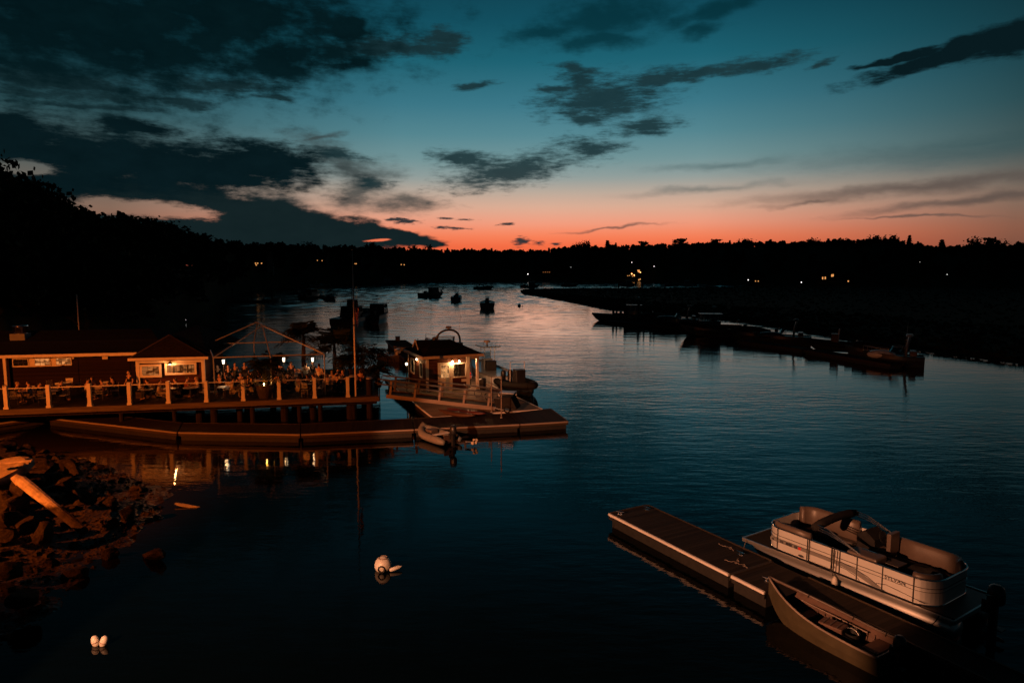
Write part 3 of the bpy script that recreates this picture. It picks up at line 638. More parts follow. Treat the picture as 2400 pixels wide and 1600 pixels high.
# ------------------------------------------------------------------ restaurant deck (frame: s along the rail, t away from the river bank)
DO = Vector((-29.5, 39.2, 0)); DA = math.atan2(3.7, 19.0); DU = Vector((math.cos(DA), math.sin(DA), 0)); DN = Vector((-math.sin(DA), math.cos(DA), 0)); DZ = 1.55
def D(s, t, z=DZ): p = DO + DU * s + DN * t; return Vector((p.x, p.y, z))
def s_at(px, t, z=DZ):
    lo, hi = -12.0, 30.0
    for _ in range(40):
        m = (lo + hi) / 2
        if proj(D(m, t, z))[0] < px: lo = m
        else: hi = m
    return lo
def hitT(px, py, t):
    """point of the sight line on the upright plane t = const of the deck frame -> (s, z)"""
    d = ray(px, py); k = (DO.dot(DN) + t) / d.dot(DN); p = Vector((d.x * k, d.y * k, CAMZ + d.z * k)); return (p - DO).dot(DU), p.z
def deck():
    t = thing("dining_deck", "timber restaurant deck standing on dark piles over the water", "deck", DO, DA)
    mb = MB(); mb.box((5.6, 6.2, DZ - .04), (31.4, 12.6, .08)); mb.build("decking", K['deckpl'], t)
    mb = MB(); mb.box((5.6, -.16, DZ - .16), (31.5, .09, .32)); mb.build("fascia", K['fascia'], t)
    mb = MB(); mb.box((21.36, 6.2, DZ - .16), (.09, 12.6, .32)); mb.build("fascia", K['fascia'], t)
    mb = MB(); mb.box((5.6, .35, DZ - .40), (31.2, .25, .3)); mb.box((5.6, 5, DZ - .40), (31.2, .25, .3)); mb.build("bearer", K['pile'], t)
    for px, tt, r in [(285, .4, .13), (410, .3, .13), (466, 1.5, .2), (503, .5, .22), (562, 1.2, .17), (580, 3, .2), (593, .3, .15), (667, .8, .24), (703, .4, .14), (733, 1.0, .22), (752, .4, .14), (823, .6, .26), (855, 1.5, .2), (470, 5, .2), (560, 5.5, .2), (640, 5.5, .2), (690, 5, .2), (345, 3, .2), (235, 2, .2)]:
        s = s_at(px, tt, .8); mb = MB(); mb.tube([(s, tt, -1.5), (s + rnd.uniform(-.05, .05), tt, DZ - .2)], [r * 1.12, r], 10); mb.build("piling", K['pile'], t)
    for px, tt, top, r in [(827, .6, 2.75, .23), (866, .5, 2.6, .2)]:
        s = s_at(px, tt, 1.6); p = D(s, tt, 0)
        q = thing("mooring_pile", "thick dark mooring pile with a capped top " + ("at the right corner of the white railing" if px == 827 else "where the gangway leaves the deck"), "piling", p, 0, "mooring piles at the end of the deck")
        mb = MB(); mb.tube([(0, 0, -1.5), (0, 0, top)], [r * 1.1, r], 14); mb.build("shaft", K['pile'], q)
        mb = MB(); mb.lathe([(r * 1.08, top), (r * 1.08, top + .05), (r * .6, top + .12), (0, top + .14)], 14); mb.build("cap", K['steel'], q)
deck()
PX = [16.6, 116, 211.5, 305, 396, 484.7, 571, 655, 738, 815.6]
def railing():
    ss = [s_at(p, 0) for p in PX]
    t = thing("deck_railing", "white posted railing with clear panels along the front of the restaurant deck", "railing", D(0, 0), DA)
    for i, s in enumerate(ss):
        h = 1.36 if i < 5 else 1.3
        mb = MB(); mb.box((s, 0, h / 2), (.21, .21, h)); p = mb.build("post", K['postw'], t, bevel=.012)
        mb = MB(); mb.box((s, 0, .06), (.27, .27, .12)); mb.build("base_trim", K['postw'], p)
        mb = MB(); mb.lathe([(.13, h), (.14, h + .03), (.05, h + .07), (0, h + .075)], 4); mb.build("post_cap", K['steel'] if i != 4 else K['lampg'], p) if i != 4 else mb.build("post_cap", K['white'], p)
    ss2 = [ss[0] - 2.2] + ss
    for a, b in zip(ss2, ss2[1:]):
        mb = MB(); mb.box(((a + b) / 2, 0, 1.2), (b - a - .21, .06, .045)); mb.build("top_rail", K['steel'], t)
        mb = MB(); mb.box(((a + b) / 2, 0, .62), (b - a - .3, .012, 1.02)); mb.build("clear_panel", K['glass'], t)
    return ss
SS = railing()
# ------------------------------------------------------------------ restaurant buildings
def window(parent, s0, s1, z0, z1, t, fw, mpane, mull=0, muntin=0, name="window"):
    mb = MB(); w, h = s1 - s0, z1 - z0
    for c, d in (((s0 + fw / 2, t, (z0 + z1) / 2), (fw, .07, h)), ((s1 - fw / 2, t, (z0 + z1) / 2), (fw, .07, h)), (((s0 + s1) / 2, t, z1 - fw / 2), (w - 2 * fw, .066, fw)), (((s0 + s1) / 2, t, z0 + fw / 2), (w - 2 * fw, .066, fw))): mb.box(c, d)
    f = mb.build(name, K['white'], parent)
    mb = MB(); mb.box(((s0 + s1) / 2, t + .02, (z0 + z1) / 2), (w - 2 * fw, .02, h - 2 * fw)); mb.build("pane", K[mpane], f)
    if mull or muntin:
        mb = MB()
        for k in range(1, mull): mb.box((s0 + fw + (w - 2 * fw) * k / mull, t - .005, (z0 + z1) / 2), (.10, .04, h - 2 * fw))
        for k in range(1, muntin): mb.box((s0 + fw + (w - 2 * fw) * k / muntin, t, (z0 + z1) / 2), (.022, .03, h - 2 * fw))
        for k in range(1, 4 if muntin > 4 else 2): mb.box(((s0 + s1) / 2, t + .002, z0 + fw + (h - 2 * fw) * k / (4 if muntin > 4 else 2)), (w - 2 * fw, .028, .022))
        mb.build("muntin", K['black'], f)
    return f
def hiproof(mb, s0, s1, t0, t1, z0, z1, rl, rr, o=.0):
    tm = (t0 + t1) / 2
    mb.add([(s0, t0, z0), (s1, t0, z0), (s1, t1, z0), (s0, t1, z0), (rl, tm, z1), (rr, tm, z1)], [(0, 1, 5, 4), (1, 2, 5), (2, 3, 4, 5), (3, 0, 4), (3, 2, 1, 0)])
def restaurant():
    t = thing("restaurant", "long low restaurant building with dark roof and a strip of windows under the eave", "restaurant", DO, DA)
    s1 = 4.9; te = 6.7; ez = 3.78
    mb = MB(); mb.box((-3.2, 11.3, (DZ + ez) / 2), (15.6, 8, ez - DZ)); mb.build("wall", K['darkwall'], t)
    mb = MB(); hiproof(mb, -12, s1 + 2, te, 17, ez + .12, 5.12, -8.5, 4.4); rf = mb.build("roof", K['roof'], t)
    mb = MB(); mb.box((-3.6, te - .05, ez + .06), (17.2, .09, .2)); mb.build("fascia", K['white'], t)
    mb = MB(); mb.box((-3.5, te + .28, ez - .02), (17, .52, .03)); mb.build("soffit", K['fascia'], t)
    a, zt = hitT(28, 839, 7.24); b, zb = hitT(174, 857, 7.24); zt = min(zt, ez - .06)
    mb = MB(); mb.box(((a + b) / 2, 7.27, (zt + zb) / 2), (b - a, .05, zt - zb)); mb.build("window_strip", K['white'], t)
    for i, (p0, p1) in enumerate(((29, 67), (80, 119), (130, 168))):
        w0, _ = hitT(p0, 848, 7.2); w1, _ = hitT(p1, 848, 7.2)
        window(t, w0, w1, zb + .05, zt - .04, 7.21, .05, 'tint' if i == 0 else 'warmwin', 0, 3)
    sL, zL = hitT(244, 839, 6.95)
    q, z = hitT(15.5, 900, 6.75); mb = MB(); mb.box((q, 6.75, (DZ + ez) / 2), (.17, .17, ez - DZ - .1)); mb.build("porch_post", K['white'], t)
    mb = MB(); mb.box((sL, 7.15, zL), (.35, .12, .2)); mb.build("vent_box", K['paper'], t)
    for s_, z_ in ((0.5, 3.1), (3.8, 3.2)): mb = MB(); mb.box((s_, 7.26, z_ - .6), (1.1, .04, 2.0)); mb.build("door", K['darkwall'], t)
    sv, zt_ = hitT(46, 761, 10.2); loc = (sv, 10.2); zo = zt_ - 5.66
    mb = MB(); mb.box((loc[0], loc[1], 4.55 + zo), (.95, .95, 1.0)); vb = mb.build("exhaust_base", K['gelgrey'], t)
    mb = MB(); mb.lathe([(.42, 4.95), (.42, 5.5), (.5, 5.52), (.5, 5.62), (.40, 5.66), (0, 5.66)], 18, (loc[0], loc[1], zo)); mb.build("exhaust_stack", K['chrome'], vb, smooth=True)
    for px, y0 in ((183, 690), (467, 770)):
        sp = s_at(px, 13, 6); p = D(sp, 13, 5.2); top = atY(px, y0, p.y).z
        q = thing("roof_mast", "thin grey mast rising behind the restaurant roof" if px < 300 else "short thin mast at the right corner of the wing's roof", "mast", p, 0)
        mb = MB(); mb.tube([(0, 0, -.4), (0, 0, top - 5.2)], .045, 6); mb.build("pole", K['steel'], q); mb = MB(); mb.box((0, 0, -.35), (.3, .3, .1)); mb.build("foot", K['steel'], q)
restaurant()
def wing():
    t = thing("restaurant_wing", "small hip roofed restaurant wing with two white framed windows over red brown siding", "building", DO, DA)
    a, b, tf, tb, ez = 6.2, 10.25, 2.75, 8.4, 3.92
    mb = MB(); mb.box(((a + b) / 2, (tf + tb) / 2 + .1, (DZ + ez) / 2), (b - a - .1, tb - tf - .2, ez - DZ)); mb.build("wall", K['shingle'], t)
    mb = MB(); hiproof(mb, a - .3, b + .3, tf - .35, tb + 4, ez + .1, 5.55, a + 1.9, b - 1.9)
    mb2 = MB(); xa, za = hitT(397, 786, tf + 2.6)
    mb2.add([(a - .3, tf - .35, ez + .1), (b + .3, tf - .35, ez + .1), (b + .3, tb + 5, ez + .1), (a - .3, tb + 5, ez + .1), (xa, tf + 2.6, za), (xa + .4, tb + 3, za + .25)], [(0, 1, 4), (1, 2, 5, 4), (2, 3, 5), (3, 0, 4, 5), (3, 2, 1, 0)])
    rf = mb2.build("roof", K['roofb'], t)
    mb = MB(); mb.tube([(a - .3, tf - .35, ez + .13), (xa, tf + 2.6, za + .03)], .05, 6); mb.build("hip_cap", K['fascia'], rf)
    mb = MB(); mb.tube([(b + .3, tf - .35, ez + .13), (xa, tf + 2.6, za + .03)], .05, 6); mb.build("hip_cap", K['roofb'], rf)
    mb = MB()
    for k in range(9): y = tf + .6 + k * .7; mb.bar((xa + .35, max(y, tf + 2.8), za - .08), (b + .25, y, ez + .2), .05, .04)
    mb.build("roof_batten", K['roofb'], rf)
    mb = MB(); mb.box(((a + b) / 2, tf - .39, ez + .06), (b - a + .7, .08, .17)); mb.build("fascia", K['white'], t)
    mb = MB(); mb.box(((a + b) / 2, tf + .03, ez - .13), (b - a - .3, .09, .22)); mb.build("frieze_board", K['white'], t)
    for s in (a + .07, b - .07): mb = MB(); mb.box((s, tf + .02, (DZ + ez) / 2), (.2, .14, ez - DZ)); mb.build("corner_post", K['white'], t)
    x0, z1 = hitT(327, 854.5, tf); x1, z0 = hitT(379, 883.5, tf); window(t, x0, x1, z0, z1, tf + .02, .13, 'dimwin', 0, 3)
    x0, z1 = hitT(385.5, 851, tf); x1, z0 = hitT(461, 876.8, tf); window(t, x0, x1, z0, z1, tf + .02, .12, 'dimwin', 4, 9)
    xl, zl = hitT(398, 852, tf - .25)
    mb = MB(); mb.lathe([(.0, .12), (.05, .11), (.16, 0), (.15, -.02), (0, .03)], 12, (xl, tf - .28, zl)); mb.bar((xl, tf - .28, zl + .1), (xl, tf + .05, zl + .16), .03); sh = mb.build("lamp_shade", K['iron'], t)
    mb = MB(); mb.ell((xl, tf - .28, zl - .02), (.05, .05, .06), 8, 6); mb.build("bulb", K['bulb'], sh)
    light("wing_lamp", 'POINT', D(xl, tf - .32, zl - .1), 45, (1, .34, .09), .06)
    for s0, s1, hh in ((6.3, 8.0, .42), (8.6, 9.6, .5)):
        q = thing("planter_box", "long low timber planter box against the wing's wall" if s0 < 7 else "short timber planter box under the wide window of the wing", "planter", D((s0 + s1) / 2, 2.2), DA)
        mb = MB(); mb.box((0, 0, hh / 2), (s1 - s0, .45, hh)); mb.build("box", K['fascia'], q)
        rs = np.random.RandomState(4); P = np.stack([rs.uniform(-(s1 - s0) / 2, (s1 - s0) / 2, 120), rs.uniform(-.2, .2, 120), hh + rs.rand(120) * .25], 1)
        quads("foliage", P, rs.normal(0, .05, (120, 3)), rs.normal(0, .06, (120, 3)), K['palm'], q)
wing()
# ------------------------------------------------------------------ tent frame
def tent():
    ez = 4.2; o = D(s_at(620, .35, DZ), .35, 0); t = thing("tent_frame", "bare tubular canopy frame with a peaked top over the deck tables", "tent frame", o); r = .042
    FL, FR, BL, BR, MF, MK = [at(px, py, ez) - o for px, py in ((500, 838), (760, 830), (487, 806), (709, 800), (634, 834.5), (595, 802.5))]
    PF, PB = atY(615, 763, 45.6) - o, atY(604, 754, 47.6) - o
    for p in (FL, FR, BL, BR, MF, MK): mb = MB(); mb.tube([(p.x, p.y, DZ), p], r, 8); mb.build("pole", K['steel'], t)
    for a, b in ((FL, FR), (BL, BR), (FL, BL), (FR, BR)): mb = MB(); mb.tube([a, b], r, 8); mb.build("eave_beam", K['steel'], t)
    for a, b in ((FL, PF), (FR, PF), (MF, PF), (BL, PB), (BR, PB), (MK, PB), (PF, PB)): mb = MB(); mb.tube([a, b], r, 8); mb.build("rafter", K['steel'], t)
tent()
# ------------------------------------------------------------------ tables, chairs, lanterns
def table_proto():
    t = thing("round_table", "", "table"); mb = MB(); mb.lathe([(0, .72), (.46, .72), (.47, .735), (.46, .75), (0, .75)], 18); mb.build("tabletop", K['alu'], t)
    mb = MB(); mb.cyl((0, 0, .03), (0, 0, .72), .035); mb.build("pedestal", K['iron'], t); mb = MB(); mb.box((0, 0, .02), (.55, .07, .03)); mb.box((0, 0, .02), (.07, .55, .032)); mb.build("base", K['iron'], t); return t
def chair_proto():
    t = thing("dining_chair", "", "chair")
    mb = MB(); mb.box((0, 0, .45), (.44, .44, .03)); mb.build("seat", K['alu'], t, bevel=.01)
    mb = MB()
    for z in (.6, .7, .8, .88): mb.box((0, -.235, z), (.40, .015, .05))
    mb.build("backrest", K['alu'], t)
    for x in (-.2, .2):
        mb = MB(); mb.tube([(x, .2, 0), (x, .19, .44)], .015, 6); mb.build("leg", K['chrome'], t)
        mb = MB(); mb.tube([(x, -.24, 0), (x, -.2, .44), (x, -.25, .92)], .015, 6); mb.build("leg", K['chrome'], t)
        mb = MB(); mb.tube([(x * 1.1, -.22, .66), (x * 1.1, .15, .66), (x * 1.1, .17, .45)], .014, 6); mb.build("armrest", K['chrome'], t)
    return t
ORD = ["first", "second", "third", "fourth", "fifth", "sixth", "seventh", "eighth", "ninth"]
TP, CPR = table_proto(), chair_proto(); used = [0, 0]
TABLES = [(52, 1.7), (122, 1.6), (240, 2.6), (342, 1.0), (402, 1.2), (448, 1.1), (528, 1.0), (598, 3.2), (662, 3.4), (722, 1.3), (782, 2.0), (150, 4.5), (560, 5.6), (690, 6.0)]
def panel_of(px): return max(0, min(8, sum(1 for p in PX if p < px) - 1))
seen_panel = {}
for k, (px, t_) in enumerate(TABLES):
    p = D(s_at(px, t_), t_); pn = ORD[panel_of(px)]; deep = "near" if t_ < 2.2 else "far"; far = seen_panel.get((pn, deep), 0); seen_panel[(pn, deep)] = far + 1
    where = f"{'right hand ' if far else ''}{'table close behind' if deep == 'near' else 'table well behind'} the {pn} rail panel from the left"
    lab = "round metal topped " + where
    if not used[0]: TP.location = p; TP['label'] = lab; TP['group'] = "round tables on the restaurant deck"; used[0] = 1
    else: dup(TP, p, rnd.random(), lab, "round tables on the restaurant deck")
    for side, ang in (("left", R(180)), ("right", 0), ("far", R(90)), ("near", R(-90))):
        if t_ < 1.25 and side == 'near' or rnd.random() < .18: continue
        a = ang + DA + rnd.uniform(-.25, .25); q = p + Vector((math.cos(a), math.sin(a), 0)) * rnd.uniform(.62, .78); rz = a + R(90) + rnd.uniform(-.3, .3)
        lab = f"metal chair on the {side} side of the {where}"
        lab = ' '.join(lab.split()[:16])
        if not used[1]: CPR.location = q; CPR.rotation_euler[2] = rz; CPR['label'] = lab; CPR['group'] = "metal chairs on the restaurant deck"; used[1] = 1
        else: dup(CPR, q, rz, lab, "metal chairs on the restaurant deck")
def lanterns():
    for k, (px, py, tt, txt) in enumerate(((523.5, 847, 3.5, "white glowing lantern at the left of the tent frame"), (665, 842, 3.5, "white glowing lantern near the middle of the tent frame"), (732.5, 842, 3.8, "white glowing lantern behind the standing diners at the right of the tent"))):
        s, z = hitT(px, py, tt); p = D(s, tt, DZ)
        t = thing("deck_lantern", txt, "lantern", p, 0, "lanterns on poles among the tables")
        mb = MB(); mb.tube([(0, 0, 0), (0, 0, z - DZ - .15)], .022, 6); mb.lathe([(.18, 0), (.18, .03), (.03, .05)], 12); mb.build("pole", K['iron'], t)
        mb = MB(); mb.lathe([(.0, -.15), (.065, -.15), (.085, .12), (0, .12)], 12, (0, 0, z - DZ)); mb.build("lamp_shade", K['lampg'], t)
        mb = MB(); mb.lathe([(.095, .125), (.04, .15), (0, .16)], 12, (0, 0, z - DZ)); mb.build("cap", K['iron'], t)
        light("lantern_light", 'POINT', p + Vector((0, -.25, z - DZ - .25)), 9, (1, .55, .25), .1)
lanterns()
# ------------------------------------------------------------------ palms in pots
def palm(label, px, tt, crown_z, fl, nf0, seed, potr=.38, poth=.55, lean=.0):
    rs = np.random.RandomState(seed); nf = nf0; t = thing("potted_palm", label, "palm", D(s_at(px, tt), tt), 0, "potted palms on the deck")
    mb = MB(); mb.lathe([(potr * .7, 0), (potr, poth * .7), (potr, poth), (potr * .9, poth), (potr * .85, poth - .08), (0, poth - .08)], 16); mb.build("pot", K['terra'], t, smooth=False)
    mb = MB(); h = crown_z - DZ
    for k in range(4): a = k * 1.6; mb.tube([(math.cos(a) * .08, math.sin(a) * .08, poth - .1), (math.cos(a) * .12 + lean * .5, math.sin(a) * .12, (poth + h) / 2), (math.cos(a) * .06 + lean, math.sin(a) * .06, h)], [.05, .042, .03], 6)
    mb.build("trunk", K['palmtrunk'], t)
    C, U, W = [], [], []; mb = MB()
    for f in range(nf):
        a = f * 2.4 + rs.uniform(-.3, .3); el = -.1 + 1.5 * rs.rand(); L_ = fl * rs.uniform(.75, 1.1); pts = []
        for i in range(9):
            u = i / 8; r = L_ * (math.cos(el) * u * (1 + .25 * u)); z = L_ * (math.sin(el) * u - (.34 + .26 * math.cos(el)) * u * u)
            pts.append(Vector((lean + math.cos(a) * r, math.sin(a) * r, h + z)))
        mb.tube(pts, [.016 - .0015 * i for i in range(9)], 4)
        for i in range(13):
            u = (i + 2.2) / 15; k = min(7, int(u * 8)); p = pts[k].lerp(pts[k + 1], u * 8 - k); d = (pts[k + 1] - pts[k]).normalized(); sd = d.cross(Vector((0, 0, 1))).normalized()
            ll = .72 * fl / 1.4 * math.sin(math.pi * min(1, .15 + u * .8)) ** .6
            for sg in (-1, 1):
                v = (sd * sg * .9 + d * .55 + Vector((0, 0, -.1 - rs.rand() * .45))).normalized() * ll / 2; nrm = d * .034
                C.append(p + v); U.append(v); W.append(nrm)
    fr = quads("frond", np.array(C), np.array(U), np.array(W), K['palm'], t); mb.build("frond_stalk", K['palm'], fr)
    return t
palm("large potted palm in a big round pot at the front rail, lit from its base", 622, .8, 3.35, 1.5, 20, 1, .55, .85)
palm("tall palm behind the right end of the tent frame, highest of the palms", 712, 6.8, 4.85, 1.75, 24, 2, .42, .6, .1)
palm("small palm squeezed between the flagpole and the last rail post", 822, 3.4, 3.3, 1.3, 18, 9, .3, .45)
palm("spreading potted palm just right of the tent frame", 786, 5.6, 4.25, 2.05, 24, 3)
palm("wide potted palm right of the flagpole", 850, 4.8, 3.6, 2.15, 24, 4)
palm("dark bushy palm in the middle of the tent, behind the diners", 640, 5.6, 3.3, 1.2, 18, 5)
palm("low drooping palm at the deck's right end by the gangway", 886, 3.2, 2.6, 1.0, 14, 6, .3, .4)
pp = D(s_at(620, .45), .45, DZ + 1.0); light("palm_uplight", 'POINT', pp, 10, (1, .42, .06), .05)
q = thing("table_candle", "glass candle jar burning at the foot of the big front palm", "candle", pp + Vector((0, 0, -.18)), 0)
mb = MB(); mb.lathe([(.05, 0), (.06, .16), (.055, .16), (.045, .02), (0, .02)], 10); mb.build("jar", K['glass'], q); mb = MB(); mb.ell((0, 0, .09), (.04, .04, .075), 8, 6); mb.build("flame", K['bulb'], q)
# ------------------------------------------------------------------ flagpole and flag
def flagpole():
    p = D(s_at(834, .2), .2); top = atY(830.5, 583, p.y).z - DZ; mid = atY(833, 681, p.y).z - DZ
    t = thing("flagpole", "tall two stage flagpole at the right end of the deck", "flagpole", p)
    mb = MB(); mb.tube([(0, 0, 0), (0, 0, mid)], [.06, .05], 10); mb.build("pole", K['rub'], t)
    mb = MB(); mb.tube([(0, 0, mid), (0, 0, top)], [.028, .012], 8); mb.build("topmast", K['rub'], t)
    mb = MB(); mb.lathe([(.075, mid - .03), (.085, mid), (.075, mid + .03)], 10); zc = atY(834, 762, p.y).z - DZ; mb.lathe([(.07, zc - .04), (.08, zc), (.07, zc + .04)], 10); mb.build("collar", K['iron'], t)
    # limp flag: folds hanging down from the halyard
    z1 = atY(836, 700, p.y).z; z0 = atY(836, 768, p.y).z; H = z1 - z0
    m, nt, b = newmat("striped flag cloth"); N, L = nt.nodes, nt.links
    uv = N.new("ShaderNodeUVMap"); uv.uv_map = "cloth"; sx = N.new("ShaderNodeSeparateXYZ"); L.new(uv.outputs[0], sx.inputs[0])
    def mt(op, a, bb):
        n = N.new("ShaderNodeMath"); n.operation = op
        for i, v in enumerate((a, bb)):
            if isinstance(v, (int, float)): n.inputs[i].default_value = v
            else: L.new(v, n.inputs[i])
        return n.outputs[0]
    st = mt('GREATER_THAN', mt('FRACT', mt('MULTIPLY', sx.outputs[1], 6.5), 0), .5); mx = N.new("ShaderNodeMix"); mx.data_type = 'RGBA'; L.new(st, mx.inputs[0])
    mx.inputs[6].default_value = (.5, .02, .03, 1); mx.inputs[7].default_value = (.65, .6, .55, 1)
    cn = mt('MULTIPLY', mt('GREATER_THAN', sx.outputs[1], .46), mt('LESS_THAN', sx.outputs[0], .42)); m2 = N.new("ShaderNodeMix"); m2.data_type = 'RGBA'; L.new(cn, m2.inputs[0]); L.new(mx.outputs[2], m2.inputs[6]); m2.inputs[7].default_value = (.015, .02, .08, 1)
    L.new(m2.outputs[2], b.inputs["Base Color"]); b.inputs["Roughness"].default_value = .85
    vs, fs, uvs = [], [], []; nu, nv = 28, 18
    for j in range(nv + 1):
        for i in range(nu + 1):
            u, v = i / nu, j / nv; hang = u ** .8
            x = .07 + .36 * u ** .6 * (.55 + .45 * v) * (1 - .25 * hang) + .03 * math.sin(u * 16 + v * 3); y = .11 * math.sin(u * 17) * (.4 + .6 * (1 - v)) + .03 * math.sin(v * 9)
            z = z1 - DZ - (1 - v) * H * .55 - hang * H * .45
            vs.append((x, y, z)); uvs.append((u, v))
    for j in range(nv):
        for i in range(nu): a = j * (nu + 1) + i; fs.append((a, a + 1, a + nu + 2, a + nu + 1))
    me = bpy.data.meshes.new("flag"); me.from_pydata(vs, [], fs); ul = me.uv_layers.new(name="cloth")
    for l in me.loops: ul.data[l.index].uv = uvs[l.vertex_index]
    o = link("flag", me, m, None, True); o.location = p; tag(o, "limp red and white striped flag hanging from the flagpole", "flag")
flagpole()
# ------------------------------------------------------------------ floating docks
def slab(name, label, cat, pts, z, along, group=None, strip='rubw', deckm='dockpl', edges=None, th=.16, striph=.085):
    """floating dock section: pts (world xy, front edge first); local x runs along the section"""
    o = Vector((*pts[0][:2], 0)); a = math.atan2(along[1], along[0]); M_ = Matrix.Rotation(-a, 3, 'Z'); P = [(M_ @ (Vector((*p[:2], 0)) - o))[:2] for p in pts]
    t = thing(name, label, cat, o, a, group)
    mb = MB(); mb.poly(P, z - .10, z); mb.build("decking", K[deckm], t)
    cx, cy_ = sum(p[0] for p in P) / len(P), sum(p[1] for p in P) / len(P)
    Q = [(cx + (p[0] - cx) * .97, cy_ + (p[1] - cy_) * .93) for p in P]; mb = MB(); mb.poly(Q, -.25, z - .104); mb.build("float", K['float'], t)
    for i in edges or range(len(P)):
        p, q = Vector((*P[i], 0)), Vector((*P[(i + 1) % len(P)], 0)); d = (q - p).normalized(); n = Vector((d.y, -d.x, 0))
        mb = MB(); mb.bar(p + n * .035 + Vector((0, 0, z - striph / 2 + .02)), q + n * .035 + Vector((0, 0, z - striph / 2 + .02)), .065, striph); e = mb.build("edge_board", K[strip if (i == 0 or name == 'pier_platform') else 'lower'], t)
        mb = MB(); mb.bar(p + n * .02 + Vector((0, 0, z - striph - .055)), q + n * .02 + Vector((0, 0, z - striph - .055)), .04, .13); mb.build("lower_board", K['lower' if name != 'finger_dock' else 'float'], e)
    return t
DKZ = .48
fr = [(-60, 1000), (108, 975), (110.5, 978.5), (415.6, 1012.5), (418.5, 1012.5), (703, 1017.5), (706, 1017.3), (969, 1006), (972, 1005.6), (1217, 994), (1219.5, 993.8), (1330, 987)]
bk = [(-60, 972), (105, 956), (128, 958), (425, 991), (428, 991.5), (702, 994), (705, 994), (965, 981), (968, 981), (1190, 969), (1192, 969), (1290, 958)]
lb = ["short floating dock section at the far left under the deck", "slanting floating dock section leading down from the left shore", "long front floating dock section below the restaurant wing", "floating dock section below the flagpole and tent", "front floating dock section beside the grey inflatable dinghy", "corner floating dock section at the right tip of the pier"]
for i in range(6):
    A, B, C2, D2 = at(*fr[2 * i], DKZ), at(*fr[2 * i + 1], DKZ), at(*bk[2 * i + 1], DKZ), at(*bk[2 * i], DKZ)
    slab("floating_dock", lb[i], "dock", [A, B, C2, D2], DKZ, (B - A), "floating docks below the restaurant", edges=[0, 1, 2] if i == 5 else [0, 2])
CA = at(1330, 987, DKZ); ED = Vector((-.37, .929, 0)); EL = Vector((-.929, -.37, 0))
# big platform with the hut: set back from the front walkway
PA = at(1290, 957.5, DKZ); PA = CA + ED * ((PA - CA).dot(ED) + .03)
slab("pier_platform", "wide plank pier platform carrying the lit hut", "dock", [PA + EL * 7.3 + ED * .3, PA, PA + ED * 15.2, PA + ED * 15.2 + EL * 7.3], DKZ + .01, (-EL), None, 'rub', 'platpl')
# ------------------------------------------------------------------ gangway
def gangway():
    A, B = at(905, 927, 1.5), at(1160, 956, .72); d = B - A; L_ = Vector((d.x, d.y, 0)).length; sl = d.z / L_; a = math.atan2(d.y, d.x); w = 1.5
    t = thing("gangway", "sloping timber gangway with leaning rails from the deck down to the pier", "gangway", A, a); f = lambda x, y, z=0: (x, y, z + sl * x)
    mb = MB(); mb.bar(f(0, w / 2, .0), f(L_, w / 2, .0), w - .1, .06); mb.build("decking", K['dockpl'], t)
    for y in (0, w): mb = MB(); mb.bar(f(0, y, -.03), f(L_, y, -.03), .08, .24); mb.build("stringer", K['rubw'] if y == 0 else K['fascia'], t)
    n = 5
    for y in (0, w):
        for k in range(n): x = .25 + (L_ - .7) * k / (n - 1); mb = MB(); mb.bar(f(x, y, 0), (x + .12, y, sl * x + 1.02), .13, .1); mb.build("post", K['rubw'] if y == 0 else K['fascia'], t)
        for z in (1.0, .68): mb = MB(); mb.bar(f(-.5, y - .06, z + .05), f(L_ + .35, y - .06, z), .05, .09); mb.build("handrail", K['iron'], t)
    mb = MB(); mb.bar((L_, w / 2, sl * L_ + .02), (L_ + .95, w / 2, sl * L_ - .2), w + .2, .03); mb.build("apron_plate", K['steel'], t)
gangway()
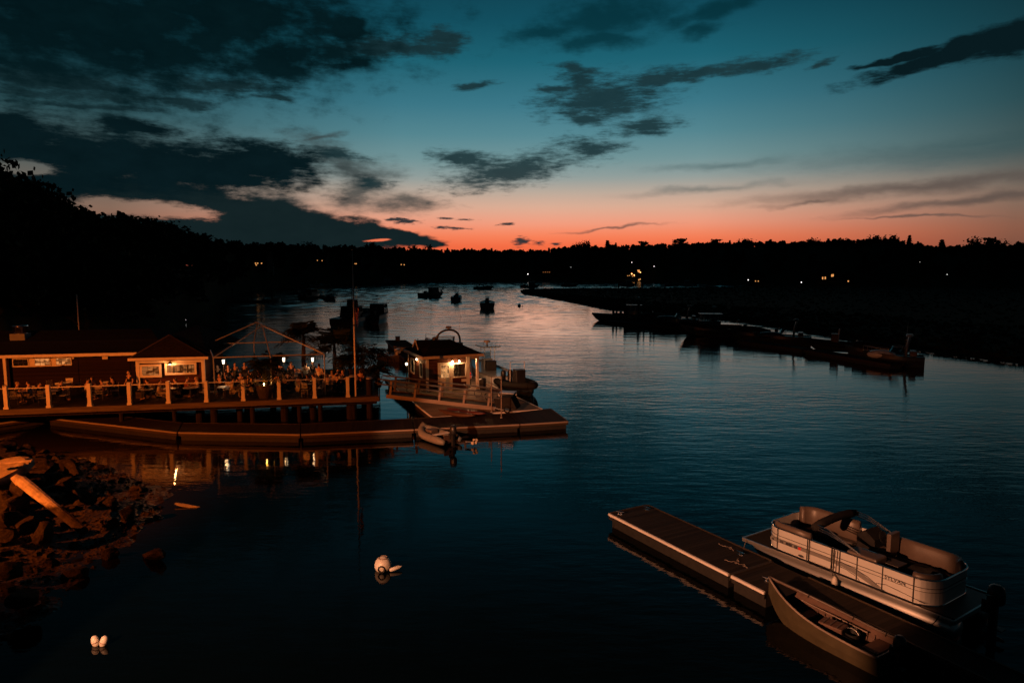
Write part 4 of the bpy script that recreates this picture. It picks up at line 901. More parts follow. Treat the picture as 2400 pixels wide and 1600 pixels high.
# ------------------------------------------------------------------ the hut
HUT = at(1000, 919, DKZ); HUT.z = DKZ + .01; HA = R(24)
HU = Vector((math.cos(HA), math.sin(HA), 0)); HN = Vector((-math.sin(HA), math.cos(HA), 0))
def hut():
    ez = 2.5; W_, Dp = 3.35, 4.9; full = 4.25
    t = thing("pier_hut", "small shingled hut with a hip roof and bright wall lamps on the pier", "hut", HUT, HA)
    # walls as slabs so that the window is a real opening
    wx0, wx1, wz0, wz1 = 2.12, 3.08, 1.02, 1.98
    for nm, c, d in (("wall", (W_ / 2 - (W_ - wx0) / 2, .06, ez / 2), (wx0, .12, ez)), ("wall", ((wx0 + wx1) / 2, .06, wz0 / 2), (wx1 - wx0, .12, wz0)), ("wall", ((wx0 + wx1) / 2, .06, (wz1 + ez) / 2), (wx1 - wx0, .12, ez - wz1)), ("wall", ((wx1 + W_) / 2, .06, ez / 2), (W_ - wx1, .12, ez)),
                     ("wall", (.06, Dp / 2, ez / 2), (.12, Dp - .24, ez)), ("wall", (W_ - .06, Dp / 2, ez / 2), (.12, Dp - .24, ez)), ("wall", (W_ / 2, Dp - .06, ez / 2), (W_, .12, ez))):
        mb = MB(); mb.box(c, d); mb.build(nm, K['shingle'], t)
    # inside: back board with shelves seen through the open window
    mb = MB(); mb.box((W_ / 2, 1.9, ez / 2), (W_ - .3, .06, ez - .1)); bk_ = mb.build("back_board", K['white'], t)
    mb = MB()
    for z in (1.0, 1.35, 1.7): mb.box((W_ / 2, 1.78, z), (W_ - .5, .18, .03))
    for k in range(14): x = .5 + k * .19; mb.box((x, 1.74, 1.12 + .35 * (k % 3)), (.1, .1, .2))
    mb.build("shelf", K['fascia'], bk_)
    mb = MB(); mb.lathe([(0, .02), (.09, .02), (.1, -.03), (0, -.03)], 12, (3.8, .75, ez - .05)); pl = mb.build("porch_lamp", K['iron'], t); mb = MB(); mb.ell((3.8, .75, ez - .12), (.05, .05, .04), 10, 6); mb.build("bulb", K['bulb'], pl)
    light("porch_light", 'POINT', HUT + HU * 3.8 + HN * .75 + Vector((0, 0, ez - .25)), 210, (1, .46, .2), .06)
    light("hut_inside", 'POINT', HUT + HU * 2.3 + HN * 1.0 + Vector((0, 0, 2.2)), 26, (1, .5, .2), .08)
    # sash swung open inside the frame
    mb = MB(); fw = .09
    for c, d in (((wx0 - fw / 2, -.02, (wz0 + wz1) / 2), (fw, .07, wz1 - wz0 + .2)), ((wx1 + fw / 2, -.02, (wz0 + wz1) / 2), (fw, .07, wz1 - wz0 + .2)), (((wx0 + wx1) / 2, -.02, wz1 + .05), (wx1 - wx0, .066, .1)), (((wx0 + wx1) / 2, -.03, wz0 - .04), (wx1 - wx0, .12, .08))): mb.box(c, d)
    wn = mb.build("window", K['white'], t)
    mb = MB(); c0 = Vector((wx1 - .04, .14, 0)); e0 = Vector((wx1 - .42, .75, 0))
    for z in (wz0 + .04, wz1 - .04): mb.bar(c0 + Vector((0, 0, z)), e0 + Vector((0, 0, z)), .03, .05)
    for k in range(5): p = c0.lerp(e0, k / 4); mb.bar(p + Vector((0, 0, wz0 + .05)), p + Vector((0, 0, wz1 - .05)), .025, .025)
    for k in range(1, 4): z = wz0 + (wz1 - wz0) * k / 4; mb.bar(c0 + Vector((0, 0, z)), e0 + Vector((0, 0, z)), .02, .02)
    mb.build("sash", K['black'], wn)
    # door
    mb = MB()
    for c, d in (((.93, -.02, 1.04), (.1, .07, 2.08)), ((1.97, -.02, 1.04), (.1, .07, 2.08)), ((1.45, -.02, 2.1), (1.14, .07, .1))): mb.box(c, d)
    mb.build("door_frame", K['white'], t)
    mb = MB(); mb.box((1.45, -.015, .5), (.9, .05, 1.0)); mb.box((1.07, -.015, 1.51), (.14, .05, 1.02)); mb.box((1.83, -.015, 1.51), (.14, .05, 1.02)); mb.box((1.45, -.015, 1.98), (.62, .048, .1)); mb.box((1.45, -.012, 1.76), (.62, .03, .025)); mb.box((1.34, -.012, 1.5), (.02, .03, 1.0)); mb.box((1.56, -.012, 1.5), (.02, .03, 1.0))
    dr = mb.build("door", K['white'], t); mb = MB(); mb.box((1.45, .0, 1.5), (.62, .012, .98)); mb.build("door_pane", K['hutwin'], dr); mb = MB(); mb.ell((1.85, -.07, 1.02), (.03, .04, .03), 8, 6); mb.build("handle", K['chrome'], dr)
    # corner boards, side windows
    for x, y in ((.02, -.0),): mb = MB(); mb.box((.07, -.02, ez / 2), (.2, .1, ez)); mb.build("corner_board", K['white'], t)
    mb = MB(); mb.box((W_ - .06, -.02, ez / 2), (.26, .1, ez)); mb.build("corner_board", K['white'], t)
    mb = MB(); mb.box((-.03, Dp - .05, ez / 2), (.08, .16, ez)); mb.build("corner_board", K['white'], t)
    for y0, y1 in ((.9, 1.6), (3.2, 4.1)):
        mb = MB()
        for c, d in (((-.03, y0, 1.5), (.07, .1, 1.2)), ((-.03, y1, 1.5), (.07, .1, 1.2)), ((-.03, (y0 + y1) / 2, 2.05), (.07, y1 - y0 - .1, .1)), ((-.03, (y0 + y1) / 2, .95), (.09, y1 - y0 - .1, .1))): mb.box(c, d)
        w = mb.build("window", K['white'], t); mb = MB(); mb.box((-.01, (y0 + y1) / 2, 1.5), (.015, y1 - y0 - .1, 1.0)); mb.build("pane", K['tint'], w)
    # lap siding on the side wall: real boards whose lips catch the lamp
    for side, a, b, z0 in ((1, .1, .84, 0), (1, 1.66, 3.14, 0), (1, 4.16, Dp - .16, 0), (0, .2, .86, 0), (0, 2.04, 3.1, 1)):
        n_ = 7 if z0 else 18; V = []
        mb = MB(); vs = []
        for k in range(n_):
            z = .04 + k * .135
            for dz, o_ in ((0, -.03), (.135, -.006)):
                vs += [(o_, a, z + dz), (o_, b, z + dz)] if side else [(a, o_, z + dz), (b, o_, z + dz)]
        m_ = len(vs) // 2; fs = [(2 * i_, 2 * i_ + 1, 2 * i_ + 3, 2 * i_ + 2) for i_ in range(m_ - 1)]
        if side: fs = [f[::-1] for f in fs]
        mb.add(vs, fs); mb.build("siding", K['shingle'], t)
    mb = MB(); mb.box((full - .15, .12, ez / 2), (.17, .17, ez)); mb.build("porch_post", K['white'], t)
    mb = MB(); mb.box(((W_ + full) / 2, .12, ez - .1), (full - W_, .14, .2)); mb.build("porch_beam", K['white'], t)
    x0, x1, y0, y1 = -.35, full + .15, -.35, Dp + .3; ze = ez + .22; ym = (y0 + y1) / 2
    mb = MB(); mb.add([(x0, y0, ze), (x1, y0, ze), (x1, y1, ze), (x0, y1, ze), (1.35, ym, ze + .9), (2.7, ym, ze + .9)], [(0, 1, 5, 4), (1, 2, 5), (2, 3, 4, 5), (3, 0, 4), (3, 2, 1, 0)]); rf = mb.build("roof", K['roof'], t)
    mb = MB(); mb.add([(-.1, ym - .75, ze + .32), (-.1, ym + .75, ze + .32), (-.1, ym, ze + .95), (1.2, ym, ze + .95), (.75, ym - .75, ze + .32), (.75, ym + .75, ze + .32), (-.1, ym - .75, ze - .0), (-.1, ym + .75, ze - .0)], [(0, 4, 3, 2), (1, 2, 3, 5), (0, 2, 1), (0, 1, 7, 6)]); dm = mb.build("dormer", K['roof'], rf)
    mb = MB(); mb.bar((-.14, ym - .8, ze + .3), (-.14, ym, ze + .98), .06, .1); mb.bar((-.14, ym + .8, ze + .3), (-.14, ym, ze + .98), .06, .1); mb.build("dormer_trim", K['white'], dm)
    mb = MB(); mb.box(((x0 + x1) / 2, y0 - .03, ze - .1), (x1 - x0 + .12, .06, .2)); mb.build("fascia", K['white'], t)
    mb = MB(); mb.box((x0 - .03, ym, ze - .1), (.06, y1 - y0, .2)); mb.build("fascia", K['white'], t)
    mb = MB(); mb.box((x1 + .03, ym, ze - .1), (.06, y1 - y0, .2)); mb.build("fascia", K['fascia'], t)
    mb = MB(); mb.box((2.95, -.06, .72), (.42, .02, .22)); mb.build("notice_board", K['paper'], t)
    for nm, x, y, dx, dy, pw in (("wall_lamp", 2.02, -.12, 0, -.1, 42), ("wall_lamp", 2.55, -.12, 0, -.1, 20), ("wall_lamp", -.1, 2.2, -.06, 0, 26)):
        zz = 2.2
        mb = MB(); mb.box((x, y, zz + .1), (.1, .1, .06)); mb.bar((x - dx, y - dy, zz + .1), (x, y, zz + .1), .03); l_ = mb.build("wall_lamp", K['iron'], t)
        mb = MB(); mb.ell((x, y, zz), (.055, .055, .07), 10, 8); mb.build("bulb", K['bulb'], l_, smooth=True)
        p = HUT + HU * (x + dx * 1.2) + HN * (y + dy * 1.2) + Vector((0, 0, zz - .12)); light("hut_lamp", 'POINT', p, pw, (1, .48, .18), .06)
hut()
# things round the hut
def misc_pier():
    p = at(1098, 905, DKZ); q = thing("fuel_pump", "red and white box pump by the hut's porch post", "pump", p, HA)
    mb = MB(); mb.box((0, 0, .3), (.34, .3, .6)); mb.build("body", K['iron'], q, bevel=.02); mb = MB(); mb.box((0, -.01, .72), (.4, .32, .24)); mb.build("red_panel", K['red'], q, bevel=.02); mb = MB(); mb.box((0, -.01, 1.0), (.36, .3, .16)); mb.build("red_top", K['red'], q, bevel=.02); mb = MB(); mb.box((.16, -.18, .72), (.08, .02, .14)); mb.build("tag_plate", K['paper'], q)
    p = at(1131, 915, DKZ); q = thing("storage_bin", "tall dark bin standing right of the red pump", "bin", p, HA); mb = MB(); mb.lathe([(.2, 0), (.27, .8), (.29, .82), (.29, .88), (.1, .95), (0, .95)], 14); mb.build("body", K['black'], q); mb = MB(); mb.box((.0, -.2, .97), (.3, .1, .05)); mb.build("lid_handle", K['black'], q)
    for px, py, txt in ((1120, 931, "black hose coil standing by the gangway's last posts"), (1145, 938, "small black hose ring lying near the gangway foot")):
        p = at(px, py, DKZ); q = thing("hose_coil", txt, "hose", p, 0, "coiled hoses on the pier")
        mb = MB()
        for k in range(4): mb.tube([(.26 * math.cos(i * .393), .03 * k, .3 + .26 * math.sin(i * .393)) for i in range(16)], .022, 6, closed=True)
        mb.build("coil", K['rubber'], q); mb = MB(); mb.box((0, .05, .04), (.3, .2, .06)); mb.build("stand", K['iron'], q)
    for i, (p0, h, txt) in enumerate(((at(1152, 966, DKZ), 3.1, "left of two thin upright poles at the gangway foot"), (at(1175, 979, DKZ), 3.4, "right of two thin upright poles at the gangway foot"))):
        top = 2.0 if False else h - .8; q = thing("guide_pole", txt, "pole", p0, 0, "thin poles at the gangway foot"); mb = MB(); mb.tube([(0, 0, 0), (0, 0, top)], .032, 8); mb.build("shaft", K['rubw'], q); mb = MB(); mb.lathe([(.08, 0), (.08, .03), (.04, .06)], 8); mb.build("foot", K['steel'], q)
    p = at(1190, 962, DKZ); q = thing("ramp_cart", "dark covered handcart parked at the gangway foot", "cart", p, R(-15))
    mb = MB(); mb.loft([[(-.65, y, .25), (-.8, y, .85), (.35, y, 1.0), (.75, y, .25)] for y in (-.55, 0, .55)], True, True); mb.build("cover", K['canvas'], q)
    mb = MB(); mb.box((0, 0, 1.22), (1.0, .9, .03)); mb.bar((-.45, -.4, 1.0), (-.55, -.4, 1.22), .04); mb.bar((.45, .4, .95), (.5, .4, 1.22), .04); mb.build("tray", K['steel'], q)
    for y in (-.6, .6): mb = MB(); mb.tube([(.1 + .2 * math.cos(i * .524), y, .2 + .2 * math.sin(i * .524)) for i in range(12)], .04, 6, closed=True); mb.build("wheel", K['rubber'], q)
    for px, py, m_, txt, a in ((1092, 972, 'kred', "red kayak lying on the pier under the gangway", -32), (1070, 976, 'kor', "orange kayak lying beside the red one under the gangway", -36)):
        p = at(px, py, DKZ); q = thing("kayak", txt, "kayak", p, R(a), "kayaks on the pier"); secs = []
        for i in range(13):
            u = i / 12 * 2 - 1; w = .3 * (1 - abs(u) ** 2.4) + .01; h = .14 * (1 - abs(u) ** 3) + .02; rise = .1 * u * u
            secs.append([(u * 1.5, w * math.cos(k * .524), .17 + rise + h * math.sin(k * .524)) for k in range(12)])
        mb = MB(); mb.loft(secs, True, True); mb.build("hull", K[m_], q, smooth=True); mb = MB(); mb.tube([(.42 * math.cos(i * .524), .17 * math.sin(i * .524), .32) for i in range(12)], .02, 6, closed=True); mb.ell((0, 0, .29), (.4, .16, .02), 12, 4); mb.build("cockpit", K['black'], q)
    p = at(960, 915, DKZ); q = thing("pier_lamp", "dark lamp post with a round glowing globe left of the hut", "lamp post", p + EL * .2, 0); z = atY(960, 855, p.y).z - DKZ
    mb = MB(); mb.tube([(0, 0, 0), (0, 0, z)], .045, 8); mb.lathe([(.14, 0), (.14, .05), (.05, .1)], 10); mb.build("pole", K['iron'], q); mb = MB(); mb.ell((0, 0, z + .08), (.1, .1, .11), 12, 8); mb.build("globe", K['lampg'], q, smooth=True)
    light("pier_lamp_light", 'POINT', p + Vector((0, -.2, z + .05)), 7, (1, .5, .2), .08)
misc_pier()
# ------------------------------------------------------------------ boats
def hull_secs(L, B, F_, rise, keel=.35, fine=2.0, ns=15, tr=.92):
    secs = []
    for i in range(ns):
        u = i / (ns - 1); x = -L / 2 + L * u; v = max(0, (u - .3) / .7)
        b = B / 2 * (1 - v ** fine) * (tr + (1 - tr) * min(1, u / .3)); b = max(b, .015); zs = F_ + rise * u ** 2.2; k = -keel * (1 - v ** 3)
        if u > .8: k += (zs * .75 + keel) * ((u - .8) / .2) ** 2.2 * .8
        c = k * .25 + .06 + (zs * .55) * v ** 3
        secs.append((x, b, zs, k, c))
    return secs
def add_hull(t, L, B, F_, rise, m, keel=.35, fine=2.0, deckdrop=.12, deckm='gel', rub=True):
    S_ = hull_secs(L, B, F_, rise, keel, fine)
    mb = MB(); mb.loft([[(x, -b, zs), (x, -b * 1.0, zs * .6 + c * .4), (x, -b * .88, c), (x, 0, k), (x, b * .88, c), (x, b, zs * .6 + c * .4), (x, b, zs)] for x, b, zs, k, c in S_])
    x, b, zs, k, c = S_[0]; mb.add([(x, -b, zs), (x, -b * .88, c), (x, 0, k), (x, b * .88, c), (x, b, zs)], [(0, 1, 2, 3, 4)])
    h = mb.build("hull", K[m], t, smooth=False)
    mb = MB(); mb.loft([[(x, -b * .985, zs - .02), (x, -b * .86, zs - deckdrop), (x, b * .86, zs - deckdrop), (x, b * .985, zs - .02)] for x, b, zs, k, c in S_]); mb.build("deck", K[deckm], t)
    if rub:
        mb = MB(); mb.tube([(x, -b - .01, zs - .03) for x, b, zs, k, c in S_] + [(x, b + .01, zs - .03) for x, b, zs, k, c in S_[::-1]], .035, 6, closed=True); mb.build("rub_rail", K['rubw'] if m not in ('darkhull', 'navyhull') else K['black'], t)
    return S_
def add_outboard(t, x, y, z, s=1.0, m='black', name="outboard"):
    mb = MB(); secs = [[(x - .02 * s - .38 * s * (.5 + .5 * math.cos(k * .628)) , y + .17 * s * math.sin(k * .628), z + hz * s) for k in range(10)] for hz in (.02, .1, .28, .4, .46)]
    secs = [[((p[0] - (x - .2 * s)) * f + (x - .2 * s), (p[1] - y) * f + y, p[2]) for p in sec] for sec, f in zip(secs, (.8, 1, 1, .85, .5))]
    mb.loft(secs, True, True); o = mb.build(name, K[m], t, smooth=True)
    mb = MB(); mb.box((x - .18 * s, y, z - .4 * s), (.16 * s, .1 * s, .85 * s)); mb.box((x - .24 * s, y, z - .55 * s), (.34 * s, .22 * s, .03)); mb.ell((x - .2 * s, y, z - .8 * s), (.25 * s, .06 * s, .06 * s), 8, 6); mb.box((x - .03 * s, y, z - .08 * s), (.14 * s, .2 * s, .3 * s)); mb.build("leg", K['black'], o)
    return o
def cabin(t, x0, x1, w, z0, h, slope=.5, rear=.08, m='gel', roofm='gel', over=.18, glass='tint'):
    mb = MB(); a = w / 2; b = a * .9; V = [(x0, -a, z0), (x1, -a * .85, z0), (x1, a * .85, z0), (x0, a, z0), (x0 + rear, -b, z0 + h), (x1 - slope, -b * .85, z0 + h), (x1 - slope, b * .85, z0 + h), (x0 + rear, b, z0 + h)]
    mb.add(V, [(0, 1, 5, 4), (1, 2, 6, 5), (2, 3, 7, 6), (3, 0, 4, 7), (4, 5, 6, 7)]); c = mb.build("cabin", K[m], t)
    Vv = [Vector(v) for v in V]
    def pane(q, u0, u1, v0, v1):
        p00, p10, p11, p01 = (Vv[i] for i in q); P = lambda u, v: (p00.lerp(p10, u)).lerp(p01.lerp(p11, u), v); n = (p10 - p00).cross(p01 - p00).normalized() * .02
        m_ = MB(); m_.add([P(u0, v0) + n, P(u1, v0) + n, P(u1, v1) + n, P(u0, v1) + n, P(u0, v0) - n, P(u1, v0) - n, P(u1, v1) - n, P(u0, v1) - n], [(0, 1, 2, 3), (0, 4, 5, 1), (1, 5, 6, 2), (2, 6, 7, 3), (3, 7, 4, 0)]); m_.build("window", K[glass], t)
    for u0, u1 in ((.06, .34), (.4, .66), (.72, .95)): pane((0, 1, 5, 4), u0, u1, .48, .9); pane((2, 3, 7, 6), 1 - u1, 1 - u0, .48, .9)
    for u0, u1 in ((.06, .47), (.53, .94)): pane((1, 2, 6, 5), u0, u1, .45, .92)
    pane((3, 0, 4, 7), .1, .45, .45, .9)
    mb = MB(); mb.box(((x0 + x1 - slope) / 2, 0, z0 + h + .04), (x1 - slope - x0 + over * 2, w * .92 + over, .08)); mb.build("roof", K[roofm], t, bevel=.03)
    return z0 + h + .08
def open_cabin(t, x0, x1, w, z0, h, m, roofm):
    """wheelhouse one can see through: dado, slim window posts, clear panes, roof"""
    a = w / 2; mb = MB(); mb.box(((x0 + x1) / 2, 0, z0 + h * .26), (x1 - x0, w, h * .52)); c = mb.build("cabin", K[m], t)
    mb = MB(); zt = z0 + h
    for x, dx in ((x0, 0), (x0 + (x1 - x0) * .28, 0), (x0 + (x1 - x0) * .55, 0), (x0 + (x1 - x0) * .8, 0), (x1, -.3)):
        for s in (-1, 1): mb.bar((x, s * a, z0 + h * .5), (x + dx, s * a * .92, zt), .11)
    mb.bar((x1, 0, z0 + h * .5), (x1 - .3, 0, zt), .08); mb.build("window_post", K[m], c)
    for s in (-1, 1): mb = MB(); mb.box(((x0 + x1) / 2 - .05, s * a * .95, z0 + h * .75), (x1 - x0 - .25, .015, h * .46)); mb.build("window", K['wsglass'], t)
    mb = MB(); mb.box(((x0 + x1) / 2 - .1, 0, zt + .04), (x1 - x0 + .4, w + .1, .09)); mb.build("roof", K[roofm], t, bevel=.03); return zt + .09
def mast(t, x, y, z0, z1, r=.025, radar=False, m='iron'):
    mb = MB(); mb.tube([(x, y, z0), (x, y, z1)], [r, r * .6], 6); mb.bar((x, y - .3, z0 + (z1 - z0) * .6), (x, y + .3, z0 + (z1 - z0) * .6), r); o = mb.build("mast", K[m], t)
    if radar: mb = MB(); mb.lathe([(0, 0), (.26, .03), (.28, .12), (.2, .2), (0, .22)], 14, (x, y, z1 - .05)); mb.build("radar", K['gelgrey'], o)
def rails(t, S_, u0=.55, h=.55, m='steel'):
    if t.location.y > 80: m = 'iron'  # distant rails take the dark silhouette tone too
    P = [(x, s * b * .94, zs + h) for s in (-1, 1) for x, b, zs, k, c in (S_ if s < 0 else S_[::-1]) if x >= S_[0][0] + (S_[-1][0] - S_[0][0]) * u0]
    mb = MB(); mb.tube(P, .016, 5)
    for p in P[::2]: mb.tube([p, (p[0], p[1], p[2] - h)], .013, 5)
    mb.build("bow_rail", K[m], t)
def boat(name, label, px, py, hd, L, B, F_, kind, hullm='gel', rise=.35, group="boats moored on the river", cat="boat", pos=None, **kw):
    p = pos if pos is not None else at(px, py, 0)
    t = thing(name, label, cat, p, R(hd), group); S_ = add_hull(t, L, B, F_, rise, hullm, deckm=kw.get('deckm', 'gel' if 'gel' in hullm or hullm == 'greenhull' else 'black'))
    z = F_ - .1; far = p.y > 80; gl = 'black' if far else 'gel'; lea = 'black' if far else 'leather'; gg = 'black' if far else 'gelgrey'; roofm = gg  # distant boats get black parts, their shade painted as a silhouette
    if kind == 'lobster':
        zr = cabin(t, -L * .06, L * .26, B * .72, z + .05, 1.75, .3, .02, kw.get('cm', 'darkhull'), roofm=roofm); mast(t, 0, .1, zr, zr + 1.3, .04, True)
        mb = MB(); mb.box((-L * .28, 0, z + .35), (.9, .8, .7)); mb.build("engine_box", K[gg], t); rails(t, S_, .62)
        mb = MB(); mb.bar((-L * .47, -B * .3, z), (-L * .47, -B * .3, z + 1.6), .06); mb.bar((-L * .47, B * .3, z), (-L * .47, B * .3, z + 1.6), .06); mb.bar((-L * .47, -B * .3, z + 1.6), (-L * .47, B * .3, z + 1.6), .06); mb.build("stern_frame", K['iron' if far else 'steel'], t)
    elif kind == 'pilot':
        zr = cabin(t, -L * .12, L * .24, B * .74, z + .05, 1.85, -.0 if kw.get('raked') else .35, .05, kw.get('cm', 'darkhull'), roofm=roofm); mast(t, -.1, 0, zr, zr + 1.0, .03, True); rails(t, S_, .6, .5)
        mb = MB(); mb.box((-L * .3, 0, z + .3), (.6, .9, .6)); mb.build("locker", K[gg], t); add_outboard(t, -L / 2, -.25, F_ - .1, 1.2); add_outboard(t, -L / 2, .25, F_ - .1, 1.2)
    elif kind in ('ttop', 'rods'):
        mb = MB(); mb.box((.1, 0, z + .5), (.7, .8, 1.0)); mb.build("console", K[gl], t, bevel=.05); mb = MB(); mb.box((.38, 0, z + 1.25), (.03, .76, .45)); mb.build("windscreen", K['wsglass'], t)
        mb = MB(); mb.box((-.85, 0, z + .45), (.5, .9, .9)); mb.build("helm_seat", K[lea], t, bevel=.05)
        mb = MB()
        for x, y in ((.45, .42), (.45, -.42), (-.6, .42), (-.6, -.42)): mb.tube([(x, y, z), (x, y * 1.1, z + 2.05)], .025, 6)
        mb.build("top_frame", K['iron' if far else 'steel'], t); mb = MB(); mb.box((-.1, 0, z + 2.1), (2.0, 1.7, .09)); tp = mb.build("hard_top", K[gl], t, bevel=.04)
        if kw.get('radar'): mb = MB(); mb.lathe([(0, 0), (.28, .04), (.3, .14), (.2, .24), (0, .25)], 14, (.1, 0, z + 2.35)); mb.cyl((.1, 0, z + 2.1), (.1, 0, z + 2.36), .07); mb.build("radar", K[gl], tp)
        mb = MB()
        for y in (-.7, -.35, 0, .35, .7): mb.tube([(-1.0, y, z + 2.0), (-1.25, y * 1.15, z + (3.4 if kind == 'rods' else 2.6))], .012, 5)
        mb.build("fishing_rod", K['iron'], t); rails(t, S_, .6, .4); add_outboard(t, -L / 2, -.3, F_ - .05, 1.25); add_outboard(t, -L / 2, .3, F_ - .05, 1.25)
    elif kind == 'cruiser':
        mb = MB(); mb.ell((L * .2, 0, z + .05), (L * .25, B * .36, .5), 16, 8); mb.build("foredeck", K[gl], t, smooth=True)
        P = [(-.3 + .9 * math.cos(a) - .1, B * .42 * math.sin(a)) for a in [-1.57 + k * .349 for k in range(10)]]
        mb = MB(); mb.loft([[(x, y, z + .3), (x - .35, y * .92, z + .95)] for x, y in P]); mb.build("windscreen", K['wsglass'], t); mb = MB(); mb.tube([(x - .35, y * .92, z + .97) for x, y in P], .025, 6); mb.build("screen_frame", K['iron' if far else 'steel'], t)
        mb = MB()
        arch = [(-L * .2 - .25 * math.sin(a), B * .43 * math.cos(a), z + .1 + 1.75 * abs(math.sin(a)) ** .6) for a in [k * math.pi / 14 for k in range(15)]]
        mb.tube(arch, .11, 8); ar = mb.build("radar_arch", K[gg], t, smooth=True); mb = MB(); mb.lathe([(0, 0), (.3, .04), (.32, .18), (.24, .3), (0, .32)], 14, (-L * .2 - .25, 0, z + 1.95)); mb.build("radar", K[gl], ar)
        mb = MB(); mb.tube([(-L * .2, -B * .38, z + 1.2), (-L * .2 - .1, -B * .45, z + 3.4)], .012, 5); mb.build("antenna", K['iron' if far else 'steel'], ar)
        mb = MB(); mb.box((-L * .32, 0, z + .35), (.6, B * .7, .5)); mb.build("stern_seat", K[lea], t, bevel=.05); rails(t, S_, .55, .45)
    elif kind == 'open':
        for x in (-L * .22, L * .12): mb = MB(); mb.box((x, 0, z + .18), (.35, B * .8, .08)); mb.build("bench_seat", K[lea], t)
        mb = MB(); mb.box((-L * .02, 0, z + .4), (.45, .55, .8)); mb.build("console", K[gl], t, bevel=.04); mb = MB(); mb.loft([[(.2, y, z + .75), (.1, y, z + 1.2)] for y in (-.3, 0, .3)]); mb.build("windscreen", K['wsglass'], t); add_outboard(t, -L / 2, 0, F_, 1.0)
    elif kind == 'work':
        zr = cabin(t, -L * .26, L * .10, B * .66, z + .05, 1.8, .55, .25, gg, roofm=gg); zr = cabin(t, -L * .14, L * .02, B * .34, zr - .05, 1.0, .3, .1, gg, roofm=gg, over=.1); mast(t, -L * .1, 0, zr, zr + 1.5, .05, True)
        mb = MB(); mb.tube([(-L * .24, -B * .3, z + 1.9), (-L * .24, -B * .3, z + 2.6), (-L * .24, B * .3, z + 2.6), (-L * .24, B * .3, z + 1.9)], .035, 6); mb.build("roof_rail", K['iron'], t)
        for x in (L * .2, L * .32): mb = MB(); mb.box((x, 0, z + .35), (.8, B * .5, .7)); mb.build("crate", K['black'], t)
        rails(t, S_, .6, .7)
    elif kind == 'rib':
        mb = MB(); P = [(x, -b - .04, zs + .02) for x, b, zs, k, c in S_] + [(x, b + .04, zs + .02) for x, b, zs, k, c in S_[::-1][1:]]; mb.tube(P, .27, 10); mb.build("inflated_collar", K['rubber'], t, smooth=True)
        mb = MB(); mb.box((-.2, 0, z + .7), (.8, .8, 1.3)); mb.build("console", K['black'], t, bevel=.06); mb = MB(); mb.tube([(-.6, -.62, z), (-.6, -.6, z + 1.9), (-.6, .6, z + 1.9), (-.6, .62, z)], .03, 6); mb.build("roll_bar", K['iron' if far else 'steel'], t)
        if kw.get('lit'): mb = MB(); mb.ell((-.58, .25, z + 1.2), (.07, .07, .07), 8, 6); mb.build("deck_light", K['lampg'], t)
        if kw.get('house'): zr = open_cabin(t, -L * .12, L * .2, B * .8, z + .1, 1.9, 'darkhull', gg); mast(t, -.2, 0, zr, zr + .9, .04, True); mb = MB(); mb.tube([(-L * .42, -.7, z), (-L * .42, -.7, z + 1.2), (-L * .42, .7, z + 1.2), (-L * .42, .7, z)], .03, 6); mb.build("stern_frame", K['iron' if far else 'steel'], t)
        add_outboard(t, -L / 2, -.3, F_, 1.1); add_outboard(t, -L / 2, .3, F_, 1.1)
    elif kind == 'covered':
        mb = MB(); secs = []
        for x, b, zs, k, c in S_[1:-2]:
            hgt = .75 * math.sin(math.pi * min(1, max(0.02, (x + L / 2) / L))) ** .6; secs.append([(x, b * 1.02 * math.cos(a), zs + hgt * math.sin(a)) for a in [k2 * math.pi / 8 for k2 in range(9)]])
        mb.loft(secs, False, True); mb.build("canvas_cover", K['canvas'], t, smooth=True); add_outboard(t, -L / 2, 0, F_, 1.2)
    return t
# far anchorage, boats coloured dark as silhouettes
boat("motor_boat", "small dark boat farthest left at anchor, upriver of the posts", 699, 690, 10, 6, 2.2, .7, 'open', 'darkhull')
boat("cabin_boat", "dark high sided cabin boat at the left end of the short mid-river float", 729, 700, 70, 9, 3.2, 1.2, 'pilot', 'darkhull', cm='darkhull')
boat("motor_boat", "boat with a pale hooped top at the right end of the short mid-river float", 778, 703, -65, 7.5, 2.7, 1.0, 'cruiser', 'navyhull')
boat("motor_boat", "faint low boat against the far shore behind the short float", 752, 674, 10, 9, 2.8, 1.0, 'cruiser', 'gelgrey')
boat("motor_boat", "faint long boat at the far shore just right of the flagpole", 903, 668, 5, 12, 3.2, 1.3, 'lobster', 'darkhull')
boat("work_boat", "large dark work boat directly behind the flag, left of two rafted boats", 832, 763, 82, 12, 4.2, 1.6, 'work', 'darkhull')
boat("work_boat", "low dark barge rafted between the work boat and the lobster boat", 852, 759, 85, 8, 2.4, 1.9, 'covered', 'darkhull')
boat("lobster_boat", "dark lobster boat seen from astern right of the flag", 886, 754, 84, 10, 3.9, 1.5, 'lobster', 'navyhull')
boat("lobster_boat", "leftmost of the boats on the pink water, raised bow to the right", 1012, 696, 40, 9, 3.3, 1.4, 'lobster', 'darkhull')
boat("motor_boat", "boat with a flat hard top heading away on the pink water", 1071, 706, 88, 6.8, 3.1, 1.4, 'ttop', 'navyhull')
boat("fishing_boat", "dark fishing boat with upright rods on its roof, seen from astern", 1142, 722, 92, 8.5, 3.6, 1.5, 'rods', 'darkhull')
boat("motor_boat", "boat in profile on the pink water above the one with rods", 1133, 678, 12, 8.6, 3, 1.1, 'cruiser', 'darkhull')
boat("motor_boat", "boat in profile just beyond the tip of the marsh", 1242, 674, 8, 9.2, 3, 1.1, 'lobster', 'navyhull')
boat("motor_boat", "boat beyond the marsh, under the dotted row of lit windows", 1335, 671.5, 5, 8.5, 3, 1.1, 'cruiser', 'darkhull')
